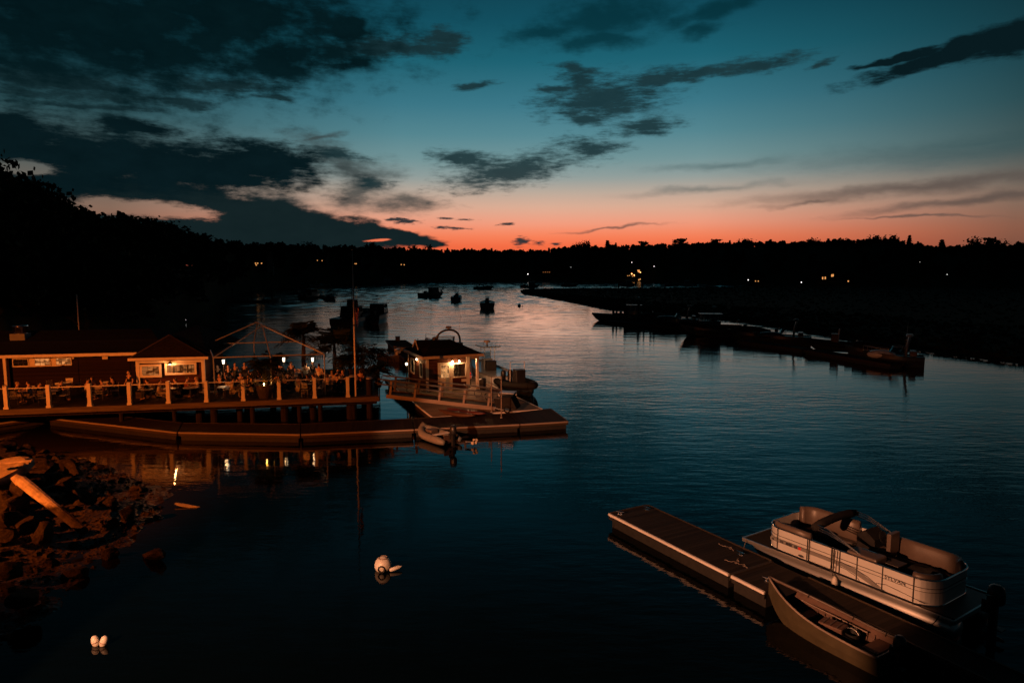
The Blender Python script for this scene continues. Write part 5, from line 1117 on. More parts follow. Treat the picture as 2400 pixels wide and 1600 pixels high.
boat("motor_boat", "boat in the far channel below the orange gable house", 1470, 670, 4, 9, 3, 1.1, 'lobster', 'darkhull')
boat("motor_boat", "left of the two boats at the right end of the far channel", 1577, 670, 3, 9, 2.8, 1.0, 'cruiser', 'darkhull')
boat("motor_boat", "right of the two boats at the right end of the far channel", 1608, 670, 3, 8, 2.8, 1.0, 'pilot', 'gelgrey')
def spile(label, px, py, ytop, r, grp):
    p = at(px, py, 0); h = atY(px, ytop, p.y).z; q = thing("mooring_pile", label, "piling", p, 0, grp); mb = MB(); mb.tube([(0, 0, -2), (0, 0, h)], [r * 1.1, r], 10); mb.build("shaft", K['pile'], q); mb = MB(); mb.lathe([(r * 1.05, h), (r * .5, h + .2), (0, h + .25)], 10); mb.build("cap", K['pile'], q)
for a in [("left of the three piles on the long mid-river float", 545, 697, 677, .2), ("middle of the three piles on the long mid-river float", 590, 697, 676, .2), ("pile at the right end of the long mid-river float", 636, 697, 676, .22), ("left of two lone piles in the far channel", 1450, 672, 659, .3), ("right of two lone piles in the far channel", 1506, 672, 659, .3)]: spile(*a, "piles standing in the river")
def floatdock(label, p0, p1, w, z=.5, px_w=None):
    A, B = at(*p0, z), at(*p1, z); d = (B - A).normalized(); n = Vector((-d.y, d.x, 0)) * w
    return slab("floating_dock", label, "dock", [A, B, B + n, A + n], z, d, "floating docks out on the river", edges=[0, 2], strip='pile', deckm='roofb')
floatdock("long dark float with three piles near the left bank", (528, 704), (632, 705), 3.0)
floatdock("short mid-river float between two moored boats", (738, 690), (766, 702), 2.0)
boat("motor_boat", "small boat moored at the right end of the long mid-river float", 640, 707, 60, 6, 2.3, .8, 'open', 'darkhull')
mp = at(644, 668, 0); q = thing("sailboat_mast", "thin pale mast glinting on the far left shore", "mast", Vector((mp.x, solveY(644, 652, 0) + 2, .2)), 0)
yy = q.location.y; q.location.x = (644 - 1200) / F * yy; mb = MB(); z0, z1 = atY(644, 652, yy).z, atY(644, 614, yy).z; q.location.z = 0; mb.tube([(0, 0, -.3), (0, 0, z1)], .17, 6); mb.build("pole", K['paper'], q); mb = MB(); mb.bar((-1.6, 0, z0 + 2), (1.6, 0, z0 + 2), .1); mb.build("spreader", K['paper'], q)
# right hand moorings
floatdock("long mooring float below the marsh, lined with dark boats", (1420, 752), (1610, 768), 3.2)
for a in [("first pile from the left on the long marsh float", 1437, 752, 722, .2), ("second pile from the left on the long marsh float", 1445, 753, 722, .14), ("thick pile behind the first boat at the marsh float", 1465, 755, 716, .25), ("tall pile near the middle of the marsh float", 1496, 757, 712, .22), ("pair mate of the tall pile at the marsh float", 1509, 757, 716, .16), ("pile in the right half of the marsh float", 1525, 759, 720, .2), ("slim pile right of the float's middle", 1533, 760, 722, .14), ("thick pile at the marsh float's right part", 1562, 762, 730, .24)]: spile(*a, "piles along the marsh float")
boat("motor_boat", "long low boat at the left end of the marsh float, bow to the left", 1452, 752, 168, 10, 3.2, 1.1, 'open', 'darkhull', group="boats along the marsh bank", deckm='black')
boat("lobster_boat", "dark boat with a tall wheelhouse in the middle of the marsh float", 1495, 753, 168, 9, 3.2, 1.2, 'lobster', 'darkhull', group="boats along the marsh bank", cm='darkhull', deckm='black')
boat("motor_boat", "canvas covered boat in the right half of the marsh float", 1542, 760, 168, 9, 3, 1.1, 'covered', 'darkhull', group="boats along the marsh bank", deckm='black')
boat("motor_boat", "high sterned boat at the right end of the marsh float", 1587, 768, 165, 8, 3, 1.5, 'cruiser', 'darkhull', group="boats along the marsh bank", deckm='black')
boat("patrol_boat", "inflatable collared patrol boat with a windowed pilothouse, bow to the left", 1668, 788, 172, 8.6, 2.9, 1.25, 'rib', 'darkhull', rise=.7, group="boats along the marsh bank", house=1)
boat("motor_boat", "left of two dark covered cruisers beyond the patrol boat", 1758, 797, 160, 6, 2.6, 1.1, 'covered', 'darkhull', group="boats along the marsh bank")
boat("motor_boat", "right of two dark covered cruisers beyond the patrol boat", 1832, 806, 158, 6.8, 2.8, 1.1, 'cruiser', 'darkhull', group="boats along the marsh bank", deckm='black')
floatdock("long low float running below the right marsh boats", (1728, 797), (1880, 818), 1.6); floatdock("float section carrying the small inflatable beside the right marsh boats", (1884, 819), (2088, 853), 1.6)
boat("inflatable_boat", "low brown inflatable with a round fender lying on the right float", 1948, 826, 150, 5.4, 2.1, .5, 'rib', 'darkhull', group="boats along the marsh bank", pos=at(1950, 816, .5) + Vector((.3, .5, -.1)))
boat("motor_boat", "dark moored boat left of the last boat at the right end", 2045, 840, 155, 5.4, 2.3, 1.0, 'covered', 'darkhull', group="boats along the marsh bank")
boat("motor_boat", "last dark boat at the right end of the marsh moorings, outboards showing", 2092, 854, 152, 5.4, 2.3, 1.0, 'cruiser', 'darkhull', group="boats along the marsh bank", deckm='black')
# boats round the hut pier
PE = lambda d, off: CA + ED * d + Vector((.929, .37, 0)) * off
def pierpos(d, off): p = PE(d, off); return Vector((p.x, p.y, 0))
hdp = math.degrees(math.atan2(ED.y, ED.x))
boat("motor_boat", "white fishing boat with a hard top and radar moored right of the hut", 0, 0, hdp, 8.8, 2.7, .95, 'ttop', 'gel', rise=.5, group="boats moored at the hut pier", pos=pierpos(19.3, 1.75), radar=1)
boat("inflatable_boat", "dark inflatable with a black console, roll bar and small white light", 0, 0, hdp + 180, 5.2, 2.2, .55, 'rib', 'darkhull', group="boats moored at the hut pier", pos=pierpos(12.4, 2.0), lit=1)
pc = atY(1034, 790, 71.8); boat("cruiser", "cruiser with a dark radar arch rising behind the hut roof", 0, 0, 118, 9, 3.2, 1.6, 'cruiser', 'gel', group="boats moored at the hut pier", pos=Vector((pc.x, 71.8, 0)))
pc = atY(982, 800, 73.5); boat("motor_boat", "small grey boat with a flat windscreen behind the hut's dormer", 0, 0, 200, 5.5, 2.2, 1.0, 'open', 'gelgrey', group="boats moored at the hut pier", pos=Vector((pc.x, 73.5, 0)), deckm='black')
boat("skiff", "small brown skiff with a pale console left of the hut", 934, 846, -35, 4.6, 1.9, .6, 'open', 'greenhull', group="boats moored at the hut pier")
AF = [at(904, 797, .85), at(950, 797, .85), at(990, 822, .85), at(946, 840, .85)]
bg = slab("floating_dock", "black float with a small box on it stretching out behind the hut", "dock", [AF[3], AF[2], AF[1], AF[0]], .85, AF[2] - AF[3], None, 'pile', 'roofb', th=.5)
bx = at(934, 797, .85); q = thing("dock_box", "small black box standing on the float behind the hut", "box", bx + Vector((0, -.6, 0)), .2); mb = MB(); mb.box((0, 0, .25), (.55, .45, .5)); mb.build("body", K['black'], q); mb = MB(); mb.box((0, 0, .52), (.6, .5, .05)); mb.build("lid", K['black'], q)
slab("pier_platform", "narrow back strip of the pier where the white fishing boat lies", "dock", [PA + ED * 15.3 + EL * 3.2, PA + ED * 15.3, PA + ED * 24, PA + ED * 24 + EL * 3.2], DKZ + .01, (-EL), None, 'rub', 'platpl')
# mooring buoys on the river
def rbuoy(label, px, py, r, m='darkhull', stick=0):
    q = thing("mooring_buoy", label, "buoy", at(px, py, 0), 0, "small dark buoys on the river"); mb = MB(); mb.ell((0, 0, r * .35), (r, r, r), 12, 8); mb.build("float", K[m], q, smooth=True)
    mb = MB(); mb.tube([(0, 0, r * 1.2), (0, 0, r * 1.9 + stick)], r * .14, 6); mb.build("mast", K['iron'], q)
for a in [("dark buoy nearest the leftmost boat's stern", 1027, 689, .4), ("middle one of three dark buoys beside the leftmost boat", 1034, 682, .4), ("upper one of three dark buoys beside the leftmost boat", 1038, 678.5, .4), ("dark buoy right of the boat in profile", 1157, 674.5, .45), ("largest dark buoy on the pink water right of the boat with rods", 1217, 717.5, .42), ("thin spar buoy right of the largest dark buoy", 1224, 718, .16, 'darkhull', .8), ("dark buoy in the far channel near the marsh tip", 1269, 671.5, .4), ("dark buoy in the far channel beyond the marsh's middle", 1349, 671, .4), ("dot like buoy beside the lone left pile", 1421, 671, .4)]: rbuoy(*a)
# ------------------------------------------------------------------ white foreground buoys
def wbuoys():
    p = at(898, 1334, 0); q = thing("mooring_ball", "round white mooring ball floating alone in the dark foreground water", "buoy", p); r = .275
    mb = MB(); mb.ell((0, 0, .16), (r, r, r), 24, 14); mb.build("ball", K['buoy'], q, smooth=True)
    mb = MB(); mb.tube([(.0 + .1 * math.cos(i * .628), -.26 + .0 * i, .12 + .1 * math.sin(i * .628)) for i in range(10)], .028, 6, closed=True); mb.build("lifting_eye", K['rubber'], q)
    mb = MB(); mb.lathe([(r * .55, .38), (r * .6, .40), (r * .5, .43)], 16); mb.build("band", K['rubw'], q)
    q = thing("pickup_float", "small white cigar shaped float touching the round mooring ball", "buoy", p + Vector((.42, -.1, .05)), R(30)); mb = MB(); secs = [[(x, r_ * math.cos(k * .785), .04 + .1 * x + r_ * math.sin(k * .785)) for k in range(8)] for x, r_ in ((-.2, .02), (-.17, .06), (.1, .065), (.17, .03), (.22, .03))]; mb.loft(secs, True, True); mb.build("float", K['buoy'], q, smooth=True); mb = MB(); mb.tube([(-.2, 0, .02), (-.33, .05, 0), (-.42, .1, .06)], .012, 5); mb.build("rope", K['rubber'], q)
    for px, a, txt in ((225, .25, "left of two small white floats bobbing side by side at the lower left"), (243, -.35, "right and more tilted of two small white floats at the lower left")):
        q = thing("lobster_float", txt, "buoy", at(px, 1511, 0), 0, "pair of small white floats"); M_ = Matrix.Rotation(a * (-1), 3, 'Y'); mb = MB()
        sc_ = .82; prof = [(0, -.16), (.07, -.14), (.115, -.04), (.12, .06), (.10, .16), (.05, .215), (0, .22)]; mb.lathe([(r_ * sc_, z_ * sc_) for r_, z_ in prof], 14); mb.V = [tuple(M_ @ Vector(v) + Vector((0, 0, .08))) for v in mb.V]; mb.build("float", K['buoy'], q, smooth=True)
        mb = MB(); mb.lathe([(.097, .0), (.104, .016), (.097, .032)], 14); mb.V = [tuple(M_ @ Vector(v) + Vector((0, 0, .08))) for v in mb.V]; mb.build("groove_band", K['rubw'], q)
wbuoys()
# ------------------------------------------------------------------ grey dinghy at the front dock
def dinghy():
    a, b = at(985, 1003, .3), at(1070, 1036, .3); d = (a - b); hd = math.degrees(math.atan2(d.y, d.x)) + 4
    t = thing("inflatable_dinghy", "grey inflatable dinghy with a black outboard tied to the front dock", "dinghy", ((a.x + b.x) / 2, (a.y + b.y) / 2 - .1, 0), R(hd))
    path = [(-1.45, -.56, .24)] + [(x, -.56 if x < .5 else -.56 * math.cos((x - .5) / 1.0 * 1.5), .26 + .16 * max(0, x) ** 2 * .6) for x in (-1, -.4, .2, .5, .8, 1.1, 1.3, 1.42)]; path += [(1.5, 0, .6)] + [(p[0], -p[1], p[2]) for p in path[::-1]]
    rr = [.12, .21] + [.22] * (len(path) - 4) + [.21, .12]; mb = MB(); mb.tube(path, rr, 14); mb.build("inflated_tube", K['tube'], t, smooth=True)
    mb = MB(); mb.tube([(p[0], p[1] * 1.36 if abs(p[1]) > .1 else 0, p[2] + .02) if p[0] < 1.2 else (p[0] + .2, p[1] * 1.15, p[2]) for p in path[1:-1]], .035, 6); mb.build("rub_strake", K['rubw'], t)
    mb = MB(); mb.box((-.1, 0, .14), (2.4, .75, .05)); mb.build("floor", K['carpet'], t); mb = MB(); mb.box((-1.22, 0, .36), (.05, .8, .42)); mb.build("transom", K['boatin'], t)
    mb = MB(); mb.box((-.35, 0, .46), (.26, 1.0, .04)); mb.build("bench_seat", K['paper'], t); mb = MB(); mb.box((.55, .02, .42), (.55, .55, .3), rz=.1); mb.build("bow_bag", K['leather'], t, bevel=.06)
    add_outboard(t, -1.3, 0, .62, 1.15)
    q = thing("outboard_propeller", "orange lit weedy outboard lower unit tilted up behind the grey dinghy", "propeller", at(1112, 1040, .12), 0); rs = random.Random(4); mb = MB()
    for k in range(9): mb.ell((rs.uniform(-.14, .14), rs.uniform(-.08, .08), rs.uniform(0, .26)), (rs.uniform(.05, .1), rs.uniform(.05, .09), rs.uniform(.05, .1)), 8, 6)
    mb.build("weed_clump", K['khaki'], q); mb = MB(); mb.tube([(-.5, .1, .1), (-.1, 0, .1)], .05, 8)
    for k in range(3): a = k * 2.094; mb.box((.02, .12 * math.cos(a), .12 + .12 * math.sin(a)), (.03, .1, .2), M=Matrix.Rotation(a, 3, 'X'))
    mb.build("blade_hub", K['chrome'], q)
dinghy()
# ------------------------------------------------------------------ finger dock, pontoon boat, skiff
FZ = .5
FA, FB = at(1429, 1203, FZ), at(1713, 1346, FZ); FD = (FB - FA).normalized(); FNn = Vector((-FD.y, FD.x, 0))
FW = 1.85
def finger():
    Lt = (FB - FA).length; g = .06
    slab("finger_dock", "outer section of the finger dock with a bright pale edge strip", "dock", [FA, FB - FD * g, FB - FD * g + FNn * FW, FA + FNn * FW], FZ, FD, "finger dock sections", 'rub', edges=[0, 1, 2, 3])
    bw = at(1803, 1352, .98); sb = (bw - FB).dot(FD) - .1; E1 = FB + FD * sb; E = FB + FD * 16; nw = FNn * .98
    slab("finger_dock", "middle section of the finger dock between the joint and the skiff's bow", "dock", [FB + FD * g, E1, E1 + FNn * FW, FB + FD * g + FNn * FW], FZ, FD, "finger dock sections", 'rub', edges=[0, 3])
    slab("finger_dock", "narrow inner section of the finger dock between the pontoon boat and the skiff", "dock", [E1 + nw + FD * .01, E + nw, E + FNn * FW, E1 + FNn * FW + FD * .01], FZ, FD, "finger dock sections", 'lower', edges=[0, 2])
    for s in (-.45, .45):
        p = FB + FD * s * .8; mb = MB()
    def cleat(label, p, a):
        q = thing("dock_cleat", label, "cleat", p, a, "cleats on the finger dock"); mb = MB(); mb.tube([(-.16, 0, .11), (-.06, 0, .09), (.06, 0, .09), (.16, 0, .11)], [.012, .022, .022, .012], 6); mb.build("horn", K['chrome'], q); mb = MB(); mb.box((-.05, 0, .045), (.03, .03, .09)); mb.box((.05, 0, .045), (.03, .03, .09)); mb.box((0, 0, .008), (.18, .07, .016)); mb.build("base", K['chrome'], q)
    a = math.atan2(FD.y, FD.x)
    cleat("cleat near the pale strip at the outer end of the finger dock", at(1453, 1205, FZ), a + .6); cleat("cleat at the far corner of the finger dock's outer end", at(1516, 1194, FZ), a + .3); cleat("cleat near the finger dock's joint on the pontoon side", at(1735, 1300, FZ), a); cleat("cleat holding the skiff's bow line", at(1800, 1362, FZ), a + .5)
    for c, txt, w in ((at(1716, 1293, FZ + .01), "loose tangle of pale rope on the finger dock before the pontoon boat's bow", .8), (at(1694, 1312, FZ + .01), "short rope end lying by the finger dock's pale strip", .5), (at(1748, 1335, FZ + .01), "twig like rope scrap just past the finger dock's joint", .5)):
        rs = random.Random(int(c.x * 100)); o = thing("rope", txt, "rope", c, 0, "ropes lying on the finger dock")
        mb = MB(); P = []; x = y = 0; h = rs.random() * 6
        for i in range(int(40 * w)): h += rs.uniform(-1.0, 1.0); x += .07 * math.cos(h); y += .07 * math.sin(h); x *= .97; y *= .97; P.append((x * .8, y * .55, .02 + .01 * (i % 3)))
        mb.tube(P, .008, 5); mb.build("strand", K['rubw'], o)
finger()
def pontoon():
    zd = .62; a, b = at(1741, 1259, zd), at(2236, 1455, zd); ax = (a - b); Lb = ax.length; ax.normalize(); ang = math.atan2(ax.y, ax.x); W_ = 2.5
    o = b.copy(); o.z = 0
    t = thing("pontoon_boat", "pontoon boat with pale aluminium side panels moored beside the finger dock", "pontoon boat", o, ang)
    # local x: stern 0 -> bow Lb ; local y: 0 at the dock side, -W_ on the far side
    L = Lb; side = lambda y: -y
    for y in (.38, W_ - .38):
        secs = []
        for x, r, dz in ((.05, .30, 0), (.2, .31, 0), (L - 1.3, .31, 0), (L - .8, .28, .03), (L - .35, .17, .12), (L - .1, .04, .2)): secs.append([(x, -y + r * math.cos(k * .4488), .22 + dz + r * math.sin(k * .4488)) for k in range(14)])
        mb = MB(); mb.loft(secs, True, True); mb.build("pontoon_tube", K['alu'], t, smooth=True)
    mb = MB(); mb.box((L / 2, -W_ / 2, zd - .05), (L, W_, .05)); mb.build("deck", K['carpet'], t)
    mb = MB()
    for y in (-.0, -W_): mb.box((L / 2, y, zd - .05), (L, .05, .12)); mb.box((L / 2, y + (.03 if y == 0 else -.03), zd - .02), (L, .03, .03))
    mb.box((L, -W_ / 2, zd - .05), (.05, W_, .12)); mb.box((0, -W_ / 2, zd - .05), (.05, W_, .12)); mb.build("deck_trim", K['alu'], t)
    # fence: rounded rectangle of panels
    x0, x1, y0, y1, rc = .55, L - .75, .09, W_ - .09, .62; H = .74
    def ring(off=0.0):
        P = []
        for cx, cy_, s in ((x1 - rc, y0 + rc, -90), (x1 - rc, y1 - rc, 0), (x0 + rc, y1 - rc, 90), (x0 + rc, y0 + rc, 180)):
            for k in range(9): aa = R(s + k * 11.25); P.append((cx + (rc + off) * math.cos(aa), -(cy_ + (rc + off) * math.sin(aa))))
        return P
    P = ring(); n = len(P); Q = ring(-.03)
    def wall(name, zb, zt, m, off0, off1, parent=t):
        A_, B_ = ring(off0), ring(off1); mb = MB(); mb.loft([[(*A_[i], zb), (*A_[i], zt), (*B_[i], zt), (*B_[i], zb)] for i in list(range(n)) + [0]], True); return mb.build(name, K[m], parent, smooth=False)
    fence = wall("side_panel", zd + .03, zd + H, 'alupanel', 0, -.03)
    for z, r in ((H, .022), (.03, .02)): mb = MB(); mb.tube([(*p, zd + z) for p in ring(.004)], r, 6, closed=True); mb.build("fence_rail", K['chrome'], fence)
    for z in (.50, .40): mb = MB(); mb.tube([(*p, zd + z) for p in ring(.012)], .009, 5, closed=True); mb.build("trim_line", K['iron'] if z == .5 else K['chrome'], fence)
    # graphics: grey band, swoosh, lettering, registration blocks, vertical posts, gate (dock side wall at y = -y0)
    yw = -y0 + .012; X = lambda f: x1 - f * (x1 - x0)
    mb = MB(); B0 = [(X(.05), .39, .28), (X(.52), .39, .28), (X(.62), .31, .16), (X(.70), .16, .03), (X(.735), .06, .03)]
    mb.loft([[(x, yw, zd + a_), (x, yw + .004, zd + a_), (x, yw + .004, zd + b_), (x, yw, zd + b_)] for x, a_, b_ in B0], True, True); mb.build("graphic_band", K['bandgrey'], fence)
    mb = MB(); mb.tube([(X(f), yw + .004, zd + z) for f, z in ((.5, .41), (.58, .37), (.66, .27), (.72, .13), (.76, .04))], .012, 5); mb.tube([(X(f), yw + .004, zd + z) for f, z in ((.48, .27), (.54, .24), (.6, .15), (.62, .05))], .01, 5); mb.tube([(X(f), yw + .004, zd + z) for f, z in ((.71, .18), (.76, .24), (.84, .2), (.96, .13))], .01, 5); mb.build("trim_curve", K['chrome'], fence)
    for f in (.10, .30, .465, .50, .60, .74, .90):
        mb = MB(); mb.box((X(f), yw, zd + H / 2), (.03, .02, H - .04)); mb.build("fence_post", K['iron'], fence)
    gx0, gx1 = X(.455), X(.315); mb = MB()
    for c, d in ((((gx0 + gx1) / 2, yw + .02, zd + H + .01), (gx1 - gx0, .03, .04)), (((gx0 + gx1) / 2, yw + .02, zd + .06), (gx1 - gx0, .03, .04)), ((gx0, yw + .02, zd + H / 2), (.04, .03, H)), ((gx1, yw + .02, zd + H / 2), (.04, .03, H))): mb.box(c, d)
    mb.build("gate_frame", K['chrome'], fence)
    cu = bpy.data.curves.new("txt", 'FONT'); cu.body = "SYLVAN"; cu.size = .15; cu.extrude = .004; cu.space_character = 1.1
    tmp = bpy.data.objects.new("txt", cu); COL.objects.link(tmp); dg = bpy.context.evaluated_depsgraph_get(); me = bpy.data.meshes.new_from_object(tmp.evaluated_get(dg)); bpy.data.objects.remove(tmp)
    me.materials.clear(); me.materials.append(K['letter']); lt = link("lettering", me, None, fence); lt.rotation_euler = (R(90), 0, R(180)); lt.location = (X(.752), yw + .012, zd + .42)
    mb = MB()
    for i, (f0, w) in enumerate(((.125, .05), (.137, .04), (.163, .05), (.173, .05), (.184, .05), (.195, .05), (.22, .05), (.231, .05))): mb.box((X(f0), yw + .007, zd + .33), (w, .006, .09))
    mb.build("registration_mark", K['letter'], fence); mb = MB(); mb.box((X(.25), yw + .007, zd + .33), (.09, .006, .09)); mb.build("red_sticker", K['red'], fence)
    mb = MB(); mb.ell((X(.07), yw + .004, zd + .33), (.035, .006, .035), 10, 6); mb.build("round_badge", K['letter'], fence); mb = MB(); mb.ell((X(.262), yw + .004, zd + .11), (.1, .008, .04), 12, 6); mb.build("oval_badge", K['letter'], fence); mb = MB(); mb.ell((X(.47), yw + .004, zd + .17), (.05, .006, .035), 10, 4); mb.build("round_badge", K['bandgrey'], fence)
    # seats: bow couches, stern lounge (upholstered bodies on top of the fence line)
    def couch(pts, z0=.12, hs=.34, hb=.93, w=.52, m='leather'):
        """pts: wall-side points; seat and backrest swept along them toward the inside"""
        secs_b, secs_s = [], []
        c = Vector(((x0 + x1) / 2, -(y0 + y1) / 2))
        for i, p in enumerate(pts):
            a_, b_ = pts[max(0, i - 1)], pts[min(len(pts) - 1, i + 1)]; tx = Vector((b_[0] - a_[0], b_[1] - a_[1])).normalized(); nn = Vector((-tx.y, tx.x)); P_ = Vector(p[:2])
            if nn.dot(c - P_) < 0: nn = -nn
            q = lambda d, z: (P_.x + nn.x * d, P_.y + nn.y * d, zd + z)
            secs_b.append([q(.04, z0), q(.03, hb - .08), q(.07, hb), q(.15, hb), q(.22, hb - .1), q(.26, hs)]); secs_s.append([q(.06, .02), q(.06, hs), q(w, hs), q(w + .03, hs - .06), q(w, .02)])
        mb = MB(); mb.loft(secs_b, True, True); s_ = mb.build("seat_back", K[m], t, smooth=True); mb = MB(); mb.loft(secs_s, True, True); mb.build("seat_base", K['vinyl'], t, smooth=False)
    R_ = ring(-.04)
    couch(R_[2:9] + [(x1 - rc - .35, R_[0][1])][:0] , m='leather') if False else None
    port = [(X(.30), -(y0 + .04)), (X(.2), -(y0 + .04))] + [(p[0], p[1]) for p in R_[0:5]]
    star = [(p[0], p[1]) for p in R_[10:18]] + [(X(.2), -(y1 - .04)), (X(.30), -(y1 - .04)), (X(.38), -(y1 - .04))]
    couch(port, hb=.88); couch(star, hb=.98)
    couch([(X(.62), -(y1 - .04)), (X(.72), -(y1 - .04)), (X(.8), -(y1 - .04))] + [(p[0], p[1]) for p in R_[18:26]], hb=.90, m='leather')
    couch([(p[0], p[1]) for p in R_[27:36]], hb=.84, m='leather')
    # helm console, chair, table
    mb = MB(); mb.loft([[(x, y, zd + .02), (x + .02, y, zd + .85), (x - .25, y, zd + 1.02), (x - .55, y, zd + .8), (x - .6, y, zd + .02)] for x, y in ((X(.44), -1.55), (X(.44), -2.25))], True, True); cs = mb.build("helm_console", K['canvas'], t)
    mb = MB(); mb.tube([(X(.44) - .62 + .06 * math.sin(k * .524), -1.9 + .19 * math.cos(k * .524), zd + .86 + .17 * math.sin(k * .524)) for k in range(12)], .018, 6, closed=True); mb.build("steering_wheel", K['rubber'], cs)
    mb = MB(); mb.cyl((X(.58), -1.8, zd), (X(.58), -1.8, zd + .4), .06); mb.box((X(.58), -1.8, zd + .46), (.5, .52, .12)); mb.box((X(.6) - .12, -1.8, zd + .82), (.13, .52, .64)); mb.build("helm_chair", K['leather'], t, bevel=.04)
    mb = MB(); mb.cyl((X(.70), -.85, zd), (X(.70), -.85, zd + .6), .04); mb.box((X(.70), -.85, zd + .62), (.75, .5, .04)); mb.build("cocktail_table", K['vinyl'], t, bevel=.02)
    mb = MB(); mb.box((X(.615), -.42, zd + .42), (.9, .6, .8)); mb.build("lounge_box", K['leather'], t, bevel=.05)
    mb = MB(); mb.tube([(X(.58), -.5, zd + .86), (X(.66), -.5, zd + .86)], .02, 6); mb.build("grab_handle", K['chrome'], t)
    # folded sun top: bows laid along the boat and a canvas roll
    for y in (-.16, -(W_ - .16)):
        mb = MB()
        for k in range(3): dz = .07 * k; mb.tube([(X(.62), y, zd + H + .03), (X(.52), y, zd + H + .2 + dz * .4), (X(.42), y, zd + H + .33 + dz), (X(.34), y, zd + H + .38 + dz)], .018, 6)
        mb.build("sun_top_bow", K['chrome'], t)
    mb = MB(); mb.tube([(X(.335), y_, zd + H + .42 + .10 * math.sin(math.pi * (-y_) / W_)) for y_ in (-.08, -.5, -1.0, -1.5, -2.0, -2.42)], [.11, .14, .14, .13, .14, .1], 10); mb.build("folded_sun_top", K['canvas'], t, smooth=True)
    mb = MB(); mb.bar((X(-.05), -W_ / 2 - .3, zd), (X(-.05), -W_ / 2 - .3, zd + .55), .03); mb.ell((X(-.05), -W_ / 2 - .3, zd + .58), (.04, .04, .05), 8, 6); mb.build("bow_light", K['iron'], t)
    rs = random.Random(9); mb = MB(); secs = []
    for i in range(17):
        u = i / 16; x = X(.50 + .44 * u); row = []
        for k in range(19):
            v = k / 18; y = -.42 - 1.55 * v; e = math.sin(math.pi * min(1, max(0, u))) ** .45 * math.sin(math.pi * v) ** .4
            z = zd + .25 + e * (.42 + .16 * math.sin(u * 5 + v * 3)) + .07 * mnoise.noise((x * 3, y * 3, 2)) + .05 * mnoise.noise((x * 8, y * 7, 5)); row.append((x, y, z))
        secs.append(row)
    mb.loft(secs); mb.build("bundled_cover", K['canvas'], t, smooth=True)
    ob = add_outboard(t, -.2, -W_ / 2, .92, 1.15)
    mb = MB(); mb.tube([(-.5, -W_ / 2 + .17, 1.14), (-.42, -W_ / 2 + .19, 1.2), (-.28, -W_ / 2 + .19, 1.16)], .02, 5); mb.build("cowling_stripe", K['chrome'], ob)
    mb = MB(); mb.box((.45, -W_ / 2, zd - .01), (.9, W_ - .3, .03)); mb.build("swim_platform", K['vinyl'], t)
    wp = lambda x, y, z: o + Vector((math.cos(ang) * x - math.sin(ang) * y, math.sin(ang) * x + math.cos(ang) * y, z))
    for f, txt in ((.5, "white fender hanging from the pontoon boat's side amidships"),):
        q = thing("fender", txt, "fender", wp(X(f), .13, .0), ang); mb = MB(); mb.ell((0, 0, .42), (.09, .09, .2), 12, 8); mb.build("bumper", K['buoy'], q, smooth=True); mb = MB(); mb.tube([(0, 0, .6), (0, -.02, zd + .1), (0, -.1, zd + H)], .01, 5); mb.tube([(.08, 0, .6), (.08, -.02, zd + .1), (.08, -.1, zd + H)], .01, 5); mb.build("rope", K['iron'], q)
    for x, txt, e in ((L - .15, "mooring line from the pontoon boat's bow to the finger dock", at(1735, 1300, FZ + .08)), (.35, "dark mooring line from the pontoon boat's stern to the finger dock", at(2170, 1462, FZ + .05))):
        A_ = wp(x, .02, zd); o2 = thing("mooring_line", txt, "rope", A_, 0, "pontoon boat's mooring lines"); d = e - A_; mb = MB(); mb.tube([d * u + Vector((0, 0, -.12 * math.sin(math.pi * u))) for u in (0, .25, .5, .75, 1)], .014, 5); mb.build("strand", K['rubw'] if x > 1 else K['iron'], o2)
    return ang
PANG = pontoon()
